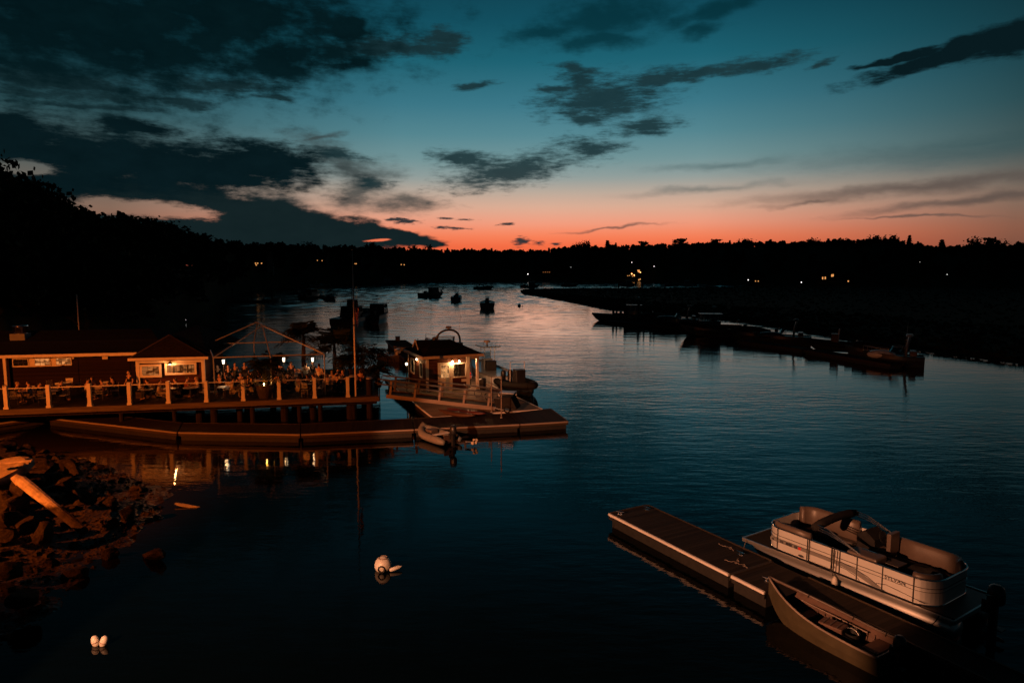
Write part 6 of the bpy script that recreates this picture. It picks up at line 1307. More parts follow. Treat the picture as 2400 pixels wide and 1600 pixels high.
def skiff():
    bow, st0, st1 = at(1803, 1352, .98), at(2049, 1540, .55), at(2128, 1503, .55)
    sc = (st0 + st1) / 2; d = Vector((bow.x - sc.x, bow.y - sc.y, 0)); L = d.length; ang = math.atan2(d.y, d.x); B = (st1 - st0).length * .9
    t = thing("skiff", "long brown skiff with a raised pointed bow tied against the finger dock", "skiff", (sc.x, sc.y, 0), ang)
    secs_o, secs_i = [], []; n = 20; gw = []
    for i in range(n):
        u = i / (n - 1); x = L * u; b = B / 2 * (1 - max(0, (u - .35) / .65) ** 2.2) + .012; zs = .52 + .46 * u ** 2.6; zb = -.08 + (.55 * ((u - .72) / .28) ** 2 if u > .72 else 0); zb = min(zb, zs - .06)
        secs_o.append([(x, -b, zs), (x, -b * .93, zb * .5 + zs * .5), (x, -b * .80, zb + .04), (x, 0, zb), (x, b * .80, zb + .04), (x, b * .93, zb * .5 + zs * .5), (x, b, zs)])
        bi = max(.004, b - .045); zi = zb + .14; secs_i.append([(x, -bi, zs), (x, -bi * .93, zi * .5 + zs * .5), (x, -bi * .78, zi + .03), (x, 0, zi), (x, bi * .78, zi + .03), (x, bi * .93, zi * .5 + zs * .5), (x, bi, zs)]); gw.append((x, b, zs))
    mb = MB(); mb.loft(secs_o); h = mb.build("hull", K['greenhull'], t, smooth=False)
    mb = MB(); mb.loft([s[::-1] for s in secs_i]); mb.build("inner_skin", K['boatin'], t)
    mb = MB(); b = B / 2; mb.add([(0, -b, .52), (0, -b * .8, -.04), (0, 0, -.08), (0, b * .8, -.04), (0, b, .52), (.05, -b, .52), (.05, -b * .8, -.04), (.05, 0, -.08), (.05, b * .8, -.04), (.05, b, .52)], [(0, 1, 2, 3, 4), (9, 8, 7, 6, 5), (0, 4, 9, 5)]); mb.build("transom", K['greenhull'], t)
    for s in (-1, 1): mb = MB(); mb.tube([(x, s * bb, zs + .005) for x, bb, zs in gw], .032, 6); mb.build("gunwale", K['leather'] if s < 0 else K['rubw'], t, smooth=True)
    mb = MB(); mb.loft([[(L * u, -B / 2 * (1 - max(0, (u - .35) / .65) ** 2.2) * .96, .50 + .46 * u ** 2.6), (L * u, B / 2 * (1 - max(0, (u - .35) / .65) ** 2.2) * .96, .50 + .46 * u ** 2.6)] for u in (.80, .87, .94, .99)]); mb.build("foredeck", K['canvas'], t)
    for u, w in ((.66, .28), (.40, .32), (.12, .4)): mb = MB(); bl = B / 2 * (1 - max(0, (u - .30) / .65) ** 2.2); mb.box((L * u, 0, .36), (w, bl * 1.62, .04)); mb.build("thwart", K['boatin'], t)
    mb = MB()
    for k in range(9): x = L * (.2 + .055 * k); bl = B * (1 - max(0, ((.2 + .055 * k) - .33) / .65) ** 2.2); mb.tube([(x, -bl * .42, .42), (x, -bl * .36, .12), (x, 0, .08), (x, bl * .36, .12), (x, bl * .42, .42)], .018, 5)
    mb.build("frame_rib", K['boatin'], t)
    add_outboard(t, -.02, 0, .62, .8)
    wp = lambda x, y, z: Vector((sc.x + math.cos(ang) * x - math.sin(ang) * y, sc.y + math.sin(ang) * x + math.cos(ang) * y, z))
    q = thing("bucket", "dark bucket standing in the middle of the skiff", "bucket", wp(L * .3, -.1, .1), ang); mb = MB(); mb.lathe([(.0, 0), (.14, 0), (.18, .34), (.19, .36), (.165, .35), (.13, .03), (0, .03)], 14); mb.build("pail", K['black'], q); mb = MB(); mb.tube([(.17 * math.cos(k * .35), 0, .34 + .12 * math.sin(k * .35)) for k in range(10)], .008, 5); mb.build("bail_handle", K['steel'], q)
    q = thing("tackle_box", "brown ribbed box lying in the skiff beside the bucket", "box", wp(L * .42, .08, .42), ang + .15); mb = MB(); mb.box((0, 0, .0), (.62, .42, .3)); mb.build("body", K['boatin'], q, bevel=.03); mb = MB(); [mb.box((x, 0, .16), (.03, .43, .02)) for x in (-.18, 0, .18)]; mb.build("lid_strap", K['leather'], q)
    q = thing("fishing_rod", "thin pole lying along the skiff's dock side", "rod", wp(L * .55, -B * .30, .46), ang + .04); mb = MB(); mb.tube([(-1.1, 0, 0), (1.2, 0, .12)], [.02, .008], 6); mb.build("shaft", K['rubw'], q); mb = MB(); mb.ell((-.8, 0, -.03), (.05, .03, .05), 8, 6); mb.build("reel", K['iron'], q)
    q = thing("oar", "oar resting in the skiff near the stern", "oar", wp(L * .2, B * .2, .40), ang - .1); mb = MB(); mb.tube([(-.9, 0, 0), (.7, 0, .03)], .02, 6); mb.build("shaft", K['fascia'], q); mb = MB(); mb.box((.95, 0, .04), (.5, .14, .02)); mb.build("blade", K['boatin'], q)
    for u, txt in ((.72, "first fender from the bow on the skiff's dock side"), (.38, "middle fender on the skiff's dock side"), (.13, "fender nearest the stern on the skiff's dock side")):
        b = B / 2 * (1 - max(0, (u - .35) / .65) ** 2.2); zs = .52 + .46 * u ** 2.6; q = thing("fender", txt, "fender", wp(L * u, -b - .05, 0), ang, "fenders between the skiff and the dock"); mb = MB(); mb.ell((0, 0, zs - .2), (.06, .06, .17), 10, 8); mb.build("bumper", K['rubber'], q, smooth=True); mb = MB(); mb.tube([(0, 0, zs - .04), (0, .06, zs + .05), (0, .12, zs - .02)], .012, 5); mb.build("rope", K['rubber'], q)
    A_ = wp(L, 0, .98); e = at(1800, 1362, FZ + .08); o2 = thing("mooring_line", "thin bow line holding the skiff to the finger dock", "rope", A_, 0); dd = e - A_; mb = MB(); mb.tube([dd * u for u in (0, .5, 1)], .014, 5); mb.build("strand", K['iron'], o2)
skiff()
# ------------------------------------------------------------------ near left shore: wet mud, boulders, driftwood
def xs(Y): return float(np.interp(Y, [2, 10, 15, 19, 21.5, 24, 27, 29.5, 32, 34, 36, 39, 44, 60], [-9, -10.5, -12.3, -13.6, -13.9, -14.3, -13.9, -15.6, -18.5, -22, -26.5, -31, -37, -60]))
def shz(X, Y):
    d = xs(Y) - X
    d += 1.1 * mnoise.noise((X * .35, Y * .35, 2)) + .5 * mnoise.noise((X * 1.1, Y * 1.1, 7))
    z = .11 * d if d < 4 else .44 + .22 * (d - 4)
    z = min(z, 3.6 + .02 * d)
    return z + (.10 * mnoise.noise((X * 1.3, Y * 1.3, 1)) + .05 * mnoise.noise((X * 4, Y * 4, 3))) * min(1, max(0, d + 1))
def shore():
    m, nt, b = newmat("wet shore mud and gravel"); N, L = nt.nodes, nt.links
    geo = N.new("ShaderNodeNewGeometry"); sx = N.new("ShaderNodeSeparateXYZ"); L.new(geo.outputs["Position"], sx.inputs[0])
    tc = N.new("ShaderNodeTexCoord"); n1 = N.new("ShaderNodeTexNoise"); n1.inputs["Scale"].default_value = 1.4; n1.inputs["Detail"].default_value = 9; L.new(tc.outputs["Object"], n1.inputs["Vector"])
    v = N.new("ShaderNodeTexVoronoi"); v.inputs["Scale"].default_value = 7; L.new(tc.outputs["Object"], v.inputs["Vector"])
    rp = N.new("ShaderNodeValToRGB"); e = rp.color_ramp.elements; e[0].position = .3; e[0].color = (.018, .013, .009, 1); e[1].position = .75; e[1].color = (.075, .053, .035, 1); L.new(n1.outputs["Fac"], rp.inputs[0])
    dry = N.new("ShaderNodeMix"); dry.data_type = 'RGBA'; mr = N.new("ShaderNodeMapRange"); L.new(sx.outputs[2], mr.inputs[0]); mr.inputs[1].default_value = 1.0; mr.inputs[2].default_value = 2.2; L.new(mr.outputs[0], dry.inputs[0]); L.new(rp.outputs[0], dry.inputs[6]); dry.inputs[7].default_value = (.13, .10, .075, 1)
    L.new(dry.outputs[2], b.inputs["Base Color"]); r2 = N.new("ShaderNodeMapRange"); L.new(sx.outputs[2], r2.inputs[0]); r2.inputs[1].default_value = 0; r2.inputs[2].default_value = 1.2; r2.inputs[3].default_value = .32; r2.inputs[4].default_value = .95; L.new(r2.outputs[0], b.inputs["Roughness"])
    bp = N.new("ShaderNodeBump"); bp.inputs["Strength"].default_value = .8; bp.inputs["Distance"].default_value = .06; L.new(v.outputs["Distance"], bp.inputs["Height"]); L.new(bp.outputs[0], b.inputs["Normal"])
    secs = []; Ys = np.linspace(3, 62, 150)
    for Y in Ys:
        x0 = xs(Y); row = []
        for k in range(90): d = -5 + 50 * (k / 89) ** 1.5; X = x0 - d; row.append((X, Y, shz(X, Y)))
        secs.append(row)
    mb = MB(); mb.loft([r[::-1] for r in secs]); struct(mb.build("shore", m, smooth=True), "dark muddy gravel shore at the lower left", "shore")
shore()
def rockmat(name, dry, wet, lvl):  # the wet colour also carries shade painted low on rocks and log
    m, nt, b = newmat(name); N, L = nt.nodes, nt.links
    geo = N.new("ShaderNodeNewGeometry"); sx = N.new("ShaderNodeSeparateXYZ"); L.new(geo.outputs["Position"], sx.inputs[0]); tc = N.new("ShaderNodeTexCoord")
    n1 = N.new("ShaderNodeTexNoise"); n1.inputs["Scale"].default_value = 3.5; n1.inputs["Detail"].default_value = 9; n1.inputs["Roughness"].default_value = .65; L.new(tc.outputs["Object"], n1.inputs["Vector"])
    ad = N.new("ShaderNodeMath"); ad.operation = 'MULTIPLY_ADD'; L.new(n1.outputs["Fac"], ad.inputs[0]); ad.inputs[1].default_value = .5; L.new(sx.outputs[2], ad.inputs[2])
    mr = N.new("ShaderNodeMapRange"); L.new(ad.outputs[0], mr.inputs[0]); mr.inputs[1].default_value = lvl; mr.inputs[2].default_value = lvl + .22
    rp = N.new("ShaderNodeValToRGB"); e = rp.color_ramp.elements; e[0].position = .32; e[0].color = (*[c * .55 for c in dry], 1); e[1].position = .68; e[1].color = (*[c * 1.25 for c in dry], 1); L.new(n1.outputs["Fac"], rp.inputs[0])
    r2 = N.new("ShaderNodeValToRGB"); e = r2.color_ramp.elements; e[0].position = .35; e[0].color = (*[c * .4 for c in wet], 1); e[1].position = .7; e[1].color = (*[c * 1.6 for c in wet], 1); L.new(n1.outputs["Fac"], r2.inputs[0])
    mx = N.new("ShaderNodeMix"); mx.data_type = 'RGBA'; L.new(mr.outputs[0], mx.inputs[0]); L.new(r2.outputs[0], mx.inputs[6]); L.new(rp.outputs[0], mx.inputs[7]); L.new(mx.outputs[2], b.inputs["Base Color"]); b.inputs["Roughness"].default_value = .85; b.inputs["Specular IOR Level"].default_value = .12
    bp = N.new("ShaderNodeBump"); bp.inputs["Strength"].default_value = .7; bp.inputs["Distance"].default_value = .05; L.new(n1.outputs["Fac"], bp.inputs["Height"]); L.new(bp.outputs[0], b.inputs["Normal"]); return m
K['rock'] = rockmat("granite, weedy below the tide line", (.36, .30, .24), (.034, .024, .015), 1.75)  # dark low band: weed, and the lower shore's shade put into the colour
K['slab'] = rockmat("dry pale slab stone", (.42, .36, .30), (.3, .25, .2), -5)
K['log'] = rockmat("driftwood, wet below the tide line", (.60, .50, .40), (.05, .035, .025), 1.42)  # dark lower half paints the shadow edge that crosses the log
def rock_mesh(seed, ang=.5):
    import bmesh
    bm = bmesh.new(); bmesh.ops.create_icosphere(bm, subdivisions=3, radius=1)
    rs = np.random.RandomState(seed); planes = [(Vector(n).normalized(), d) for n, d in zip(rs.normal(0, 1, (11, 3)), rs.uniform(.38, .8, 11))]
    for v in bm.verts:
        for n, d in planes:
            k = v.co.dot(n) - d
            if k > 0: v.co -= n * k
        v.co += v.co.normalized() * (.06 * mnoise.noise(v.co * 2.3 + Vector((seed, 0, 0))) + .025 * mnoise.noise(v.co * 7))
    me = bpy.data.meshes.new("boulder"); bm.to_mesh(me); bm.free(); return me
RM = [rock_mesh(s) for s in range(8)]
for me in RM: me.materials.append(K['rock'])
RM.append(rock_mesh(31)); RM[8].materials.append(K['slab'])
def gravel():
    rs = np.random.RandomState(8); V, Fc = [], []; n = 0; mb = MB()
    base = np.array([(-1, -.8, 0), (1, -.7, 0), (.8, .9, 0), (-.9, .8, 0), (-.6, -.4, .8), (.6, -.5, .7), (.5, .5, .85), (-.5, .6, .7)])
    while n < 5200:
        X, Y = rs.uniform(-28, -12), rs.uniform(14, 35); d = xs(Y) - X
        if d < -.3 or rs.rand() > .25 + .3 * math.sin(X * 1.7 + Y) ** 2: continue
        z = shz(X, Y)
        if z < -.03: continue
        s = rs.uniform(.02, .06) * (1 + rs.rand() ** 6 * 2.2); a = rs.rand() * 6.28; c, q = math.cos(a) * s, math.sin(a) * s
        mb.add([(X + c * b[0] - q * b[1], Y + q * b[0] + c * b[1], z - .01 + s * b[2] * rs.uniform(.7, 1.2)) for b in base], [(4, 5, 6, 7), (0, 1, 5, 4), (1, 2, 6, 5), (2, 3, 7, 6), (3, 0, 4, 7)]); n += 1
    o = mb.build("gravel", K['rock']); o['kind'] = 'stuff'; tag(o, "loose gravel and stone rubble strewn over the muddy shore", "gravel")
gravel()
def rocks():
    rs = random.Random(21); k = 0
    def put(p, s, label, name="boulder", grp="boulders of the shore heap", flat=.7, mi=None, rz=None):
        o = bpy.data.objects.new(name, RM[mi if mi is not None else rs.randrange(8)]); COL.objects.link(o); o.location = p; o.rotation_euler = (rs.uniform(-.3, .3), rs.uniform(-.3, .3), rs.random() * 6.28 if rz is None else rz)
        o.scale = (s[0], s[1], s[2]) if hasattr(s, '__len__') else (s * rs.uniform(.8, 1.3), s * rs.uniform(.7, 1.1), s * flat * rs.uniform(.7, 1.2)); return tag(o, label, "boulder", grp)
    big = [(20, 1068, 2.4, .95, "pale broad boulder at the very top of the shore heap"), (62, 1082, 2.1, .6, "lit boulder right of the heap's topmost one"), (50, 1112, 1.8, .7, "brown boulder in the heap just above the driftwood log"), (110, 1100, 1.5, .6, "dim boulder right of and above the driftwood log"), (12, 1105, 1.9, .45, "small lit boulder at the left edge above the log"),
           (10, 1150, 1.6, .55, "lit boulder left of the driftwood log's pale end"), (34, 1160, 1.4, .5, "rounded boulder beside the log's pale end"), (8, 1196, 1.3, .55, "tilted lit boulder at the left edge below the log"), (6, 1228, 1.2, .5, "pale topped boulder lowest of the lit ones at the left edge"), (60, 1215, 1.1, .6, "dark boulder under the driftwood log"),
           (100, 1240, .9, .6, "dark boulder in the hollow below the log"), (150, 1130, 1.1, .55, "dark boulder on the mud right of the log's middle"), (195, 1168, .8, .42, "round dark boulder on the mud beyond the log"), (250, 1180, .6, .45, "low weedy boulder near the water's edge"), (300, 1205, .4, .45, "knobbly weedy boulder at the edge of the mud spit"), (32, 1312, .9, .5, "rounded dark boulder low at the left edge"), (60, 1390, .7, .5, "square dark boulder near the bottom left corner")]
    for px, py, z, s, l in big: p = at(px, py, z); p.z = max(shz(p.x, p.y) + s * .2, min(p.z, shz(p.x, p.y) + s * .9)); put(p, s, l)
    put(at(355, 1302, .05), (.85, .3, .27), "long weedy rock standing alone in the shallow water", grp=None, mi=2, rz=R(-38)); put(at(258, 1302, .08), (.34, .3, .3), "small square rock in the shallows left of the long weedy one", grp=None)
    put(at(442, 1186, .0), (.75, .32, .13), "flat pale slab catching the light at the water's edge", grp=None, mi=8, rz=R(10)); put(at(325, 1150, .1), (.5, .4, .3), "dark stump like rock at the tip of the mud spit", grp=None); put(at(175, 1345, .1), (.45, .4, .3), "dark round rock at the waterline left of the weedy ones", grp=None)
    n = 0
    while n < 120:
        X, Y = rs.uniform(-27, -12.5), rs.uniform(13, 34); z = shz(X, Y); d = xs(Y) - X
        if d < .4 or z < .05: continue
        px, py = proj((X, Y, z))
        if not (-60 < px < 470 and py < 1640): continue
        if rs.random() > min(1, .12 + d * .16): continue
        s = rs.uniform(.14, .34) if d < 3.0 else rs.uniform(.22, .6); put((X, Y, z + s * .15), s, "weed dark small boulder lying on the muddy shore" if d < 3.2 else "rough boulder packed into the shore heap", "boulder", "small boulders along the muddy shore" if d < 3.2 else "packed boulders of the upper shore heap"); n += 1
    A_, B_ = at(52, 1128, 1.9), at(196, 1243, .55); d = B_ - A_; t = thing("driftwood_log", "thick pale driftwood log slanting down the boulder heap", "log", A_); mb = MB(); r = .22; secs = []
    for i in range(15):
        u = i / 14; c = d * u; ux = Vector((d.y, -d.x, 0)).normalized(); uz = Vector((0, 0, 1)); rr = r * (1.05 - .3 * u) * (1 + .05 * math.sin(u * 9)); secs.append([c + ux * rr * math.cos(k * .524) * (1 + .12 * math.sin(k * 2 + 1)) + uz * rr * .85 * math.sin(k * .524) for k in range(12)])
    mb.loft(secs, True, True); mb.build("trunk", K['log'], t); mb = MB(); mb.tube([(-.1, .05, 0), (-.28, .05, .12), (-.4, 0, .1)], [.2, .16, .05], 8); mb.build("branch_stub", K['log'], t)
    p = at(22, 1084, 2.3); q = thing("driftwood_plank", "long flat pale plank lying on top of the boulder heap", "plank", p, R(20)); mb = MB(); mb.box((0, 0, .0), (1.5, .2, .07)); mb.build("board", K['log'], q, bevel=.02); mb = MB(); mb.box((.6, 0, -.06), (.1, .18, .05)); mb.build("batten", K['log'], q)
rocks()
# ------------------------------------------------------------------ people
def skinned(verts, edges, radii, root=0, sub=1):
    me = bpy.data.meshes.new("skin_tmp"); me.from_pydata([Vector(v) for v in verts], edges, []); o = bpy.data.objects.new("skin_tmp", me); COL.objects.link(o)
    o.modifiers.new("s", 'SKIN'); lay = me.skin_vertices[0].data if me.skin_vertices else None
    if lay is None: me.skin_vertices.new(); lay = me.skin_vertices[0].data
    for i, r in enumerate(radii): lay[i].radius = (r, r); lay[i].use_root = (i == root)
    md = o.modifiers.new("d", 'SUBSURF'); md.levels = sub; md.render_levels = sub
    dg = bpy.context.evaluated_depsgraph_get(); dg.update(); out = bpy.data.meshes.new_from_object(o.evaluated_get(dg)); bpy.data.objects.remove(o); return out
def figure(pose):
    """joint table for a pose: standing, seated, leaning; y is the facing direction"""
    seated = pose != 'stand'; hip = .50 if seated else .93; lean = .10 if pose == 'lean' else (.03 if seated else 0)
    j = {}; j['pel'] = (0, 0, hip); j['wst'] = (0, lean * .4, hip + .16); j['che'] = (0, lean, hip + .36); j['nec'] = (0, lean + .01, hip + .53); j['hea'] = (0, lean + .03, hip + .64); j['crn'] = (0, lean + .03, hip + .76)
    for s, n in ((-1, 'L'), (1, 'R')):
        j['sh' + n] = (s * .19, lean, hip + .46)
        if pose == 'stand': j['el' + n] = (s * .25, -.02, hip + .19); j['wr' + n] = (s * .24, .12, hip + .02) if s > 0 else (s * .23, .05, hip - .04)
        elif pose == 'lean': j['el' + n] = (s * .26, lean + .14, hip + .22); j['wr' + n] = (s * .10, lean + .33, hip + .30)
        else: j['el' + n] = (s * .24, .04, hip + .20); j['wr' + n] = (s * .18, .26, hip + .18)
        j['hp' + n] = (s * .10, 0, hip - .04)
        if seated: j['kn' + n] = (s * .13, .42, hip - .02); j['an' + n] = (s * .13, .40, .09); j['to' + n] = (s * .14, .56, .04)
        else: j['kn' + n] = (s * .11, .03, .50); j['an' + n] = (s * .11, 0, .09); j['to' + n] = (s * .13, .15, .04)
    return j
RAD = dict(pel=.14, wst=.125, che=.145, nec=.055, hea=.088, crn=.062, sh=.06, el=.045, wr=.03, hp=.095, kn=.062, an=.045, to=.04)
def body_parts(pose):
    j = figure(pose); V, E, Rr, ix = [], [], [], {}
    for k, p in j.items(): ix[k] = len(V); V.append(p); Rr.append(RAD.get(k, RAD.get(k[:2])))
    def e(a, b): E.append((ix[a], ix[b]))
    for a, b in (('pel', 'wst'), ('wst', 'che'), ('che', 'nec'), ('nec', 'hea'), ('hea', 'crn')): e(a, b)
    for n in 'LR':
        for a, b in (('che', 'sh' + n), ('sh' + n, 'el' + n), ('el' + n, 'wr' + n), ('pel', 'hp' + n), ('hp' + n, 'kn' + n), ('kn' + n, 'an' + n), ('an' + n, 'to' + n)): e(a, b)
        w = Vector(j['wr' + n]); d = (w - Vector(j['el' + n])).normalized(); sd = d.cross(Vector((0, 0, 1))).normalized() if abs(d.z) < .9 else Vector((0, 1, 0)); dn = d.cross(sd)
        pm = len(V); V.append(w + d * .07); Rr.append(.030); E.append((ix['wr' + n], pm))
        for i, (off, l) in enumerate(((-.03, .065), (-.01, .08), (.01, .075), (.03, .06))):
            a = len(V); V.append(w + d * (.10 + l * .4) + sd * off); Rr.append(.0095); E.append((pm, a)); V.append(w + d * (.10 + l) + sd * off + dn * .02); Rr.append(.008); E.append((a, a + 1))
        a = len(V); V.append(w + d * .07 + sd * .045 + dn * .01); Rr.append(.011); E.append((pm, a)); V.append(w + d * .11 + sd * .06 + dn * .02); Rr.append(.009); E.append((a, a + 1))
    body = skinned(V, E, Rr)
    mb = MB(); h = Vector(j['hea']); mb.ell(h + Vector((0, .01, .035)), (.077, .095, .12), 14, 10); mb.ell(h + Vector((0, .108, .02)), (.014, .022, .022), 8, 6); mb.ell(h + Vector((.08, 0, .03)), (.014, .022, .032), 8, 6); mb.ell(h + Vector((-.08, 0, .03)), (.014, .022, .032), 8, 6); mb.ell(h + Vector((0, .095, -.025)), (.028, .012, .009), 8, 5)
    import bmesh
    bm = bmesh.new(); bm.from_mesh(body); m2 = bpy.data.meshes.new("h"); m2.from_pydata(mb.V, [], mb.Fc); bm.from_mesh(m2); bm.to_mesh(body); bm.free(); bpy.data.meshes.remove(m2)
    def sub(keys, edges, grow): return skinned([j[k] for k in keys], [(keys.index(a), keys.index(b)) for a, b in edges], [RAD.get(k, RAD.get(k[:2])) * grow for k in keys])
    mid = {n: tuple((Vector(j['sh' + n]) * .25 + Vector(j['el' + n]) * .75)) for n in 'LR'}; j['miL'], j['miR'] = mid['L'], mid['R']; RAD['mi'] = .05
    shirt = sub(['wst', 'pel', 'che', 'shL', 'shR', 'miL', 'miR'], [('pel', 'wst'), ('wst', 'che'), ('che', 'shL'), ('che', 'shR'), ('shL', 'miL'), ('shR', 'miR')], 1.14)
    trou = sub(['pel', 'hpL', 'hpR', 'knL', 'knR', 'anL', 'anR'], [('pel', 'hpL'), ('pel', 'hpR'), ('hpL', 'knL'), ('hpR', 'knR'), ('knL', 'anL'), ('knR', 'anR')], 1.12)
    hair = MB(); hair.ell(h + Vector((0, -.018, .068)), (.088, .098, .105), 14, 8); hair = (hair.V, hair.Fc)
    lng = MB(); lng.ell(h + Vector((0, -.018, .068)), (.09, .098, .105), 14, 8); lng.ell(h + Vector((0, -.07, -.06)), (.085, .05, .17), 12, 8)
    return body, shirt, trou, hair, (lng.V, lng.Fc), h
BP = {p: body_parts(p) for p in ('stand', 'seat', 'lean')}
def person(label, px, tt, pose, face, shirt, trou='jeans', hair='hair', long=False, cap=None, sc=1.0):
    p = D(s_at(px, tt), tt); t = thing("person", label, "person", p, DA + R(face), "people on the restaurant deck"); t.scale = (sc,) * 3
    b, s, tr, hr, ln, h = BP[pose]
    def cp(me, name, m):
        x = me.copy(); x.materials.clear(); x.materials.append(K[m]); return link(name, x, None, t, True)
    cp(b, "body", 'skin'); cp(s, "shirt", shirt); cp(tr, "trousers", trou)
    V, Fc = ln if long else hr; mb = MB(); mb.add(V, Fc); mb.build("hair", K[hair], t, smooth=True)
    if cap: mb = MB(); mb.ell(h + Vector((0, -.01, .10)), (.097, .108, .085), 14, 6); mb.ell(h + Vector((0, .12, .085)), (.08, .09, .012), 10, 4); mb.build("cap", K[cap], t, smooth=True)
PEOPLE = [("seated person with dark top at the left end of the deck, turned right", 38, 1.9, 'lean', -70, 'shirtk', 'khaki', 'hairf'), ("seated person in pale trousers behind the first rail panel", 72, 2.0, 'seat', 90, 'shirtw', 'khaki'), ("seated person in white behind the second rail panel's right end", 203, 2.6, 'lean', -60, 'shirtw'), ("seated person leaning in just right of the third rail post", 225, 3.2, 'lean', 100, 'shirtr', 'khaki'), ("seated person in orange lit shirt behind the third rail panel", 243, 2.0, 'seat', 80, 'shirtr'), ("seated person in black with bare arms behind the third rail panel", 268, 3.2, 'lean', 60, 'shirtk'),
    ("standing person in black top with bare shoulders by the wing's left corner", 306, 2.4, 'stand', 150, 'shirtk', 'jeans', 'hair', True), ("seated person in white shirt left of the fifth rail post", 374, 1.0, 'seat', -80, 'shirtw', 'khaki', 'hair'), ("seated person with dark hair and dark top right of the fifth rail post", 418, 1.5, 'lean', 95, 'shirtk'), ("seated person in pale top at the wing's right corner", 464, 1.9, 'seat', 120, 'shirtw', 'jeans', 'hairf', True),
    ("standing person in dark clothes with bare arms near the left lantern", 513, 4.2, 'stand', 160, 'shirtk'), ("standing person in black beside the one near the left lantern", 537, 4.0, 'stand', 200, 'shirtk', 'jeans', 'hair'), ("standing person in a dark coat behind the sixth rail panel", 553, 5.0, 'stand', 180, 'shirtb'), ("seated person in white with pale trousers left of the seventh rail post", 545, .9, 'seat', -75, 'shirtw', 'khaki'), ("seated person with lit face right of the seventh rail post", 567, 3.4, 'lean', 170, 'shirtk'), ("seated person holding up a pale card behind the seventh rail panel", 590, 3.6, 'lean', 190, 'shirtb'), ("seated person with pale legs in front of the big palm's table", 592, 1.5, 'seat', 60, 'shirtk', 'khaki'),
    ("seated person in a dark wide brimmed hat right of the tent's middle pole", 650, 3.0, 'lean', 175, 'shirtk', 'jeans', 'hair', False, 'shirtk'), ("seated dark clothed person between the middle and right lanterns", 678, 3.4, 'seat', 150, 'shirtk'), ("seated person in a white shirt with back turned, left of the ninth rail post", 700, .9, 'seat', -20, 'shirtw', 'khaki'), ("seated dark haired person beside the one in white with turned back", 722, 1.6, 'seat', 10, 'shirtk', 'jeans'), ("standing person in pinkish shirt with dark cap and shoulder bag", 718, 3.6, 'stand', 10, 'shirtw', 'jeans', 'hair', False, 'shirtk', 1.04), ("standing person in tan shirt with hands low at the tent's right corner", 749, 2.8, 'stand', -15, 'shirtw', 'jeans', 'hair', False, None, 1.05),
    ("seated person with long hair and pale top right of the tent corner", 769, 1.8, 'seat', 20, 'shirtw', 'jeans', 'hair', True), ("seated person with long brown hair and white top beside the long haired one", 779, 2.9, 'seat', -10, 'shirtw', 'khaki', 'hairf', True), ("seated person with lit face left of the last rail post", 795, 3.6, 'lean', 160, 'shirtr'), ("seated dark clothed person just left of the mooring pile", 806, 3.0, 'seat', 120, 'shirtk', 'jeans', 'hairf'), ("seated person behind the flagpole among the palms", 846, 3.2, 'lean', 170, 'shirtr', 'jeans')]
MORE = [(520, 3.0, 'lean', 140, 'shirtk', "seated dark figure below the left lantern"), (532, 5.8, 'stand', 170, 'shirtk', "standing dark figure behind the pair near the left lantern"), (575, 5.0, 'stand', 190, 'shirtk', "standing dark figure left of the big front palm"), (583, 2.2, 'lean', 200, 'shirtr', "seated figure leaning in left of the big palm's pot"),
    (607, 4.6, 'seat', 170, 'shirtk', "seated dark figure behind the big front palm"), (642, 1.5, 'seat', 30, 'shirtk', "seated dark figure just right of the big front palm's pot"), (657, 4.6, 'stand', 185, 'shirtk', "standing dark figure below the middle lantern"), (669, 2.2, 'lean', 150, 'shirtk', "seated dark figure right of the eighth rail post"), (684, 4.8, 'stand', 175, 'shirtk', "standing dark figure between the middle and right lanterns"), (692, 2.8, 'lean', 120, 'shirtb', "seated figure in blue left of the one with turned back"),
    (735, 4.6, 'stand', 160, 'shirtk', "standing dark figure between the pink and tan shirted pair"), (739, 1.6, 'lean', 60, 'shirtk', "seated dark figure at the ninth rail post"), (757, 4.2, 'lean', 170, 'shirtb', "seated figure in blue just behind the tent's right corner pole"), (788, 1.2, 'lean', -40, 'shirtk', "seated dark figure near the rail between tent corner and last post"), (800, 5.2, 'stand', 180, 'shirtk', "standing dark figure under the palm right of the tent"), (838, 1.8, 'lean', 40, 'shirtk', "seated dark figure right beside the flagpole's foot"),
    (352, 1.4, 'lean', 80, 'shirtk', "seated dark figure right of the fourth rail post"), (436, 2.0, 'lean', -90, 'shirtr', "seated figure in rust under the wing's wide window"), (92, 1.3, 'seat', -80, 'shirtk', "seated dark figure left of the second rail post"), (140, 2.0, 'lean', -70, 'shirtk', "seated dark figure right of the second rail post")]
for px, t_, po, fa, sh, lb in MORE: PEOPLE.append((lb, px, t_, po, fa, sh, 'jeans'))
for a in PEOPLE: person(*a)
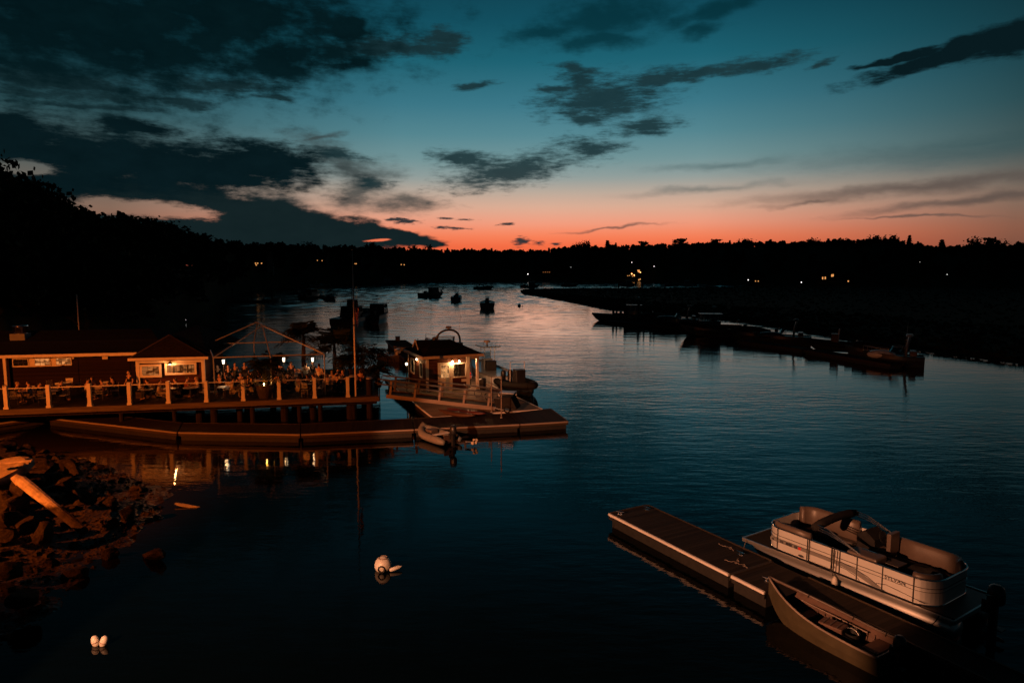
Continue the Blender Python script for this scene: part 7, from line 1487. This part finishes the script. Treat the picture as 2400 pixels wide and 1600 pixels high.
# ------------------------------------------------------------------ bridge with street lamps (behind and beside the camera): the light on the near water
def bridge():
    mb = MB(); mb.box((-4, -8, 7.7), (120, 12, .8)); b = struct(mb.build("bridge_road", K['fascia']), "concrete road bridge the view is taken from", "road")
    def slamp(label, x, y, base, h, arm, col, pw, rad, tgt, sz, bl, vis):
        t = thing("street_lamp", label, "street lamp", (x, y, base), 0, "street lamps by the bridge"); a = Vector((arm[0], arm[1], 0)); mb = MB(); mb.tube([(0, 0, 0), (0, 0, h - .4), tuple(a * .3 + Vector((0, 0, h - .1))), tuple(a + Vector((0, 0, h)))], [.1, .08, .06, .05], 8); mb.build("pole", K['steel'], t)
        hd = a * 1.1 + Vector((0, 0, h + .06)); mb = MB(); mb.ell(hd, (.42, .2, .12), 12, 6); hdo = mb.build("lamp_head", K['steel'], t, smooth=True); mb = MB(); mb.ell(hd - Vector((0, 0, .07)), (.3, .14, .08), 12, 6); mb.build("lens", K['sod'], hdo)
        P = Vector((x, y, base)) + hd - Vector((0, 0, .25)); l = light("street_light", 'SPOT', P, pw, col, rad, spot_size=R(sz), spot_blend=bl); l.rotation_euler = (Vector(tgt) - P).to_track_quat('-Z', 'Y').to_euler()
        g_ = (Vector(tgt) - P); g_.z = 0; g_.normalize(); sd = Vector((-g_.y, g_.x, 0)); vc = P - Vector((x, y, base)) + g_ * 1.0; b_ = -math.tan(R(vis)); a_ = .45
        mb = MB(); pl = [vc + sd * s for s in (-1.6, -.8, 0, .8, 1.6)]; pl = [p_ - g_ * (.5 * (abs(i - 2) / 2) ** 2) for i, p_ in enumerate(pl)]; mb.loft([[p_ + Vector((0, 0, a_)), p_ + Vector((0, 0, b_)), p_ + g_ * .02 + Vector((0, 0, b_)), p_ + g_ * .02 + Vector((0, 0, a_))] for p_ in pl], True, True); mb.build('added_visor', K['iron'], hdo)  # unseen plate added to cut the lamp's light off distant things
    slamp("sodium street lamp on the left bank road lighting the restaurant", -33, 10, 4, 7.5, (1.2, .6), (1, .185, .018), 42000, .04, (-25.5, 40.5, 1), 104, .60, 7.3)
    slamp("street lamp on the bridge lighting the buoys and the finger dock", -17, -3, 3.0, 7.6, (.4, 1.2), (1, .385, .18), 60000, .04, (1.4, 25.3, 0), 42.6, .13, 7.5)
bridge()
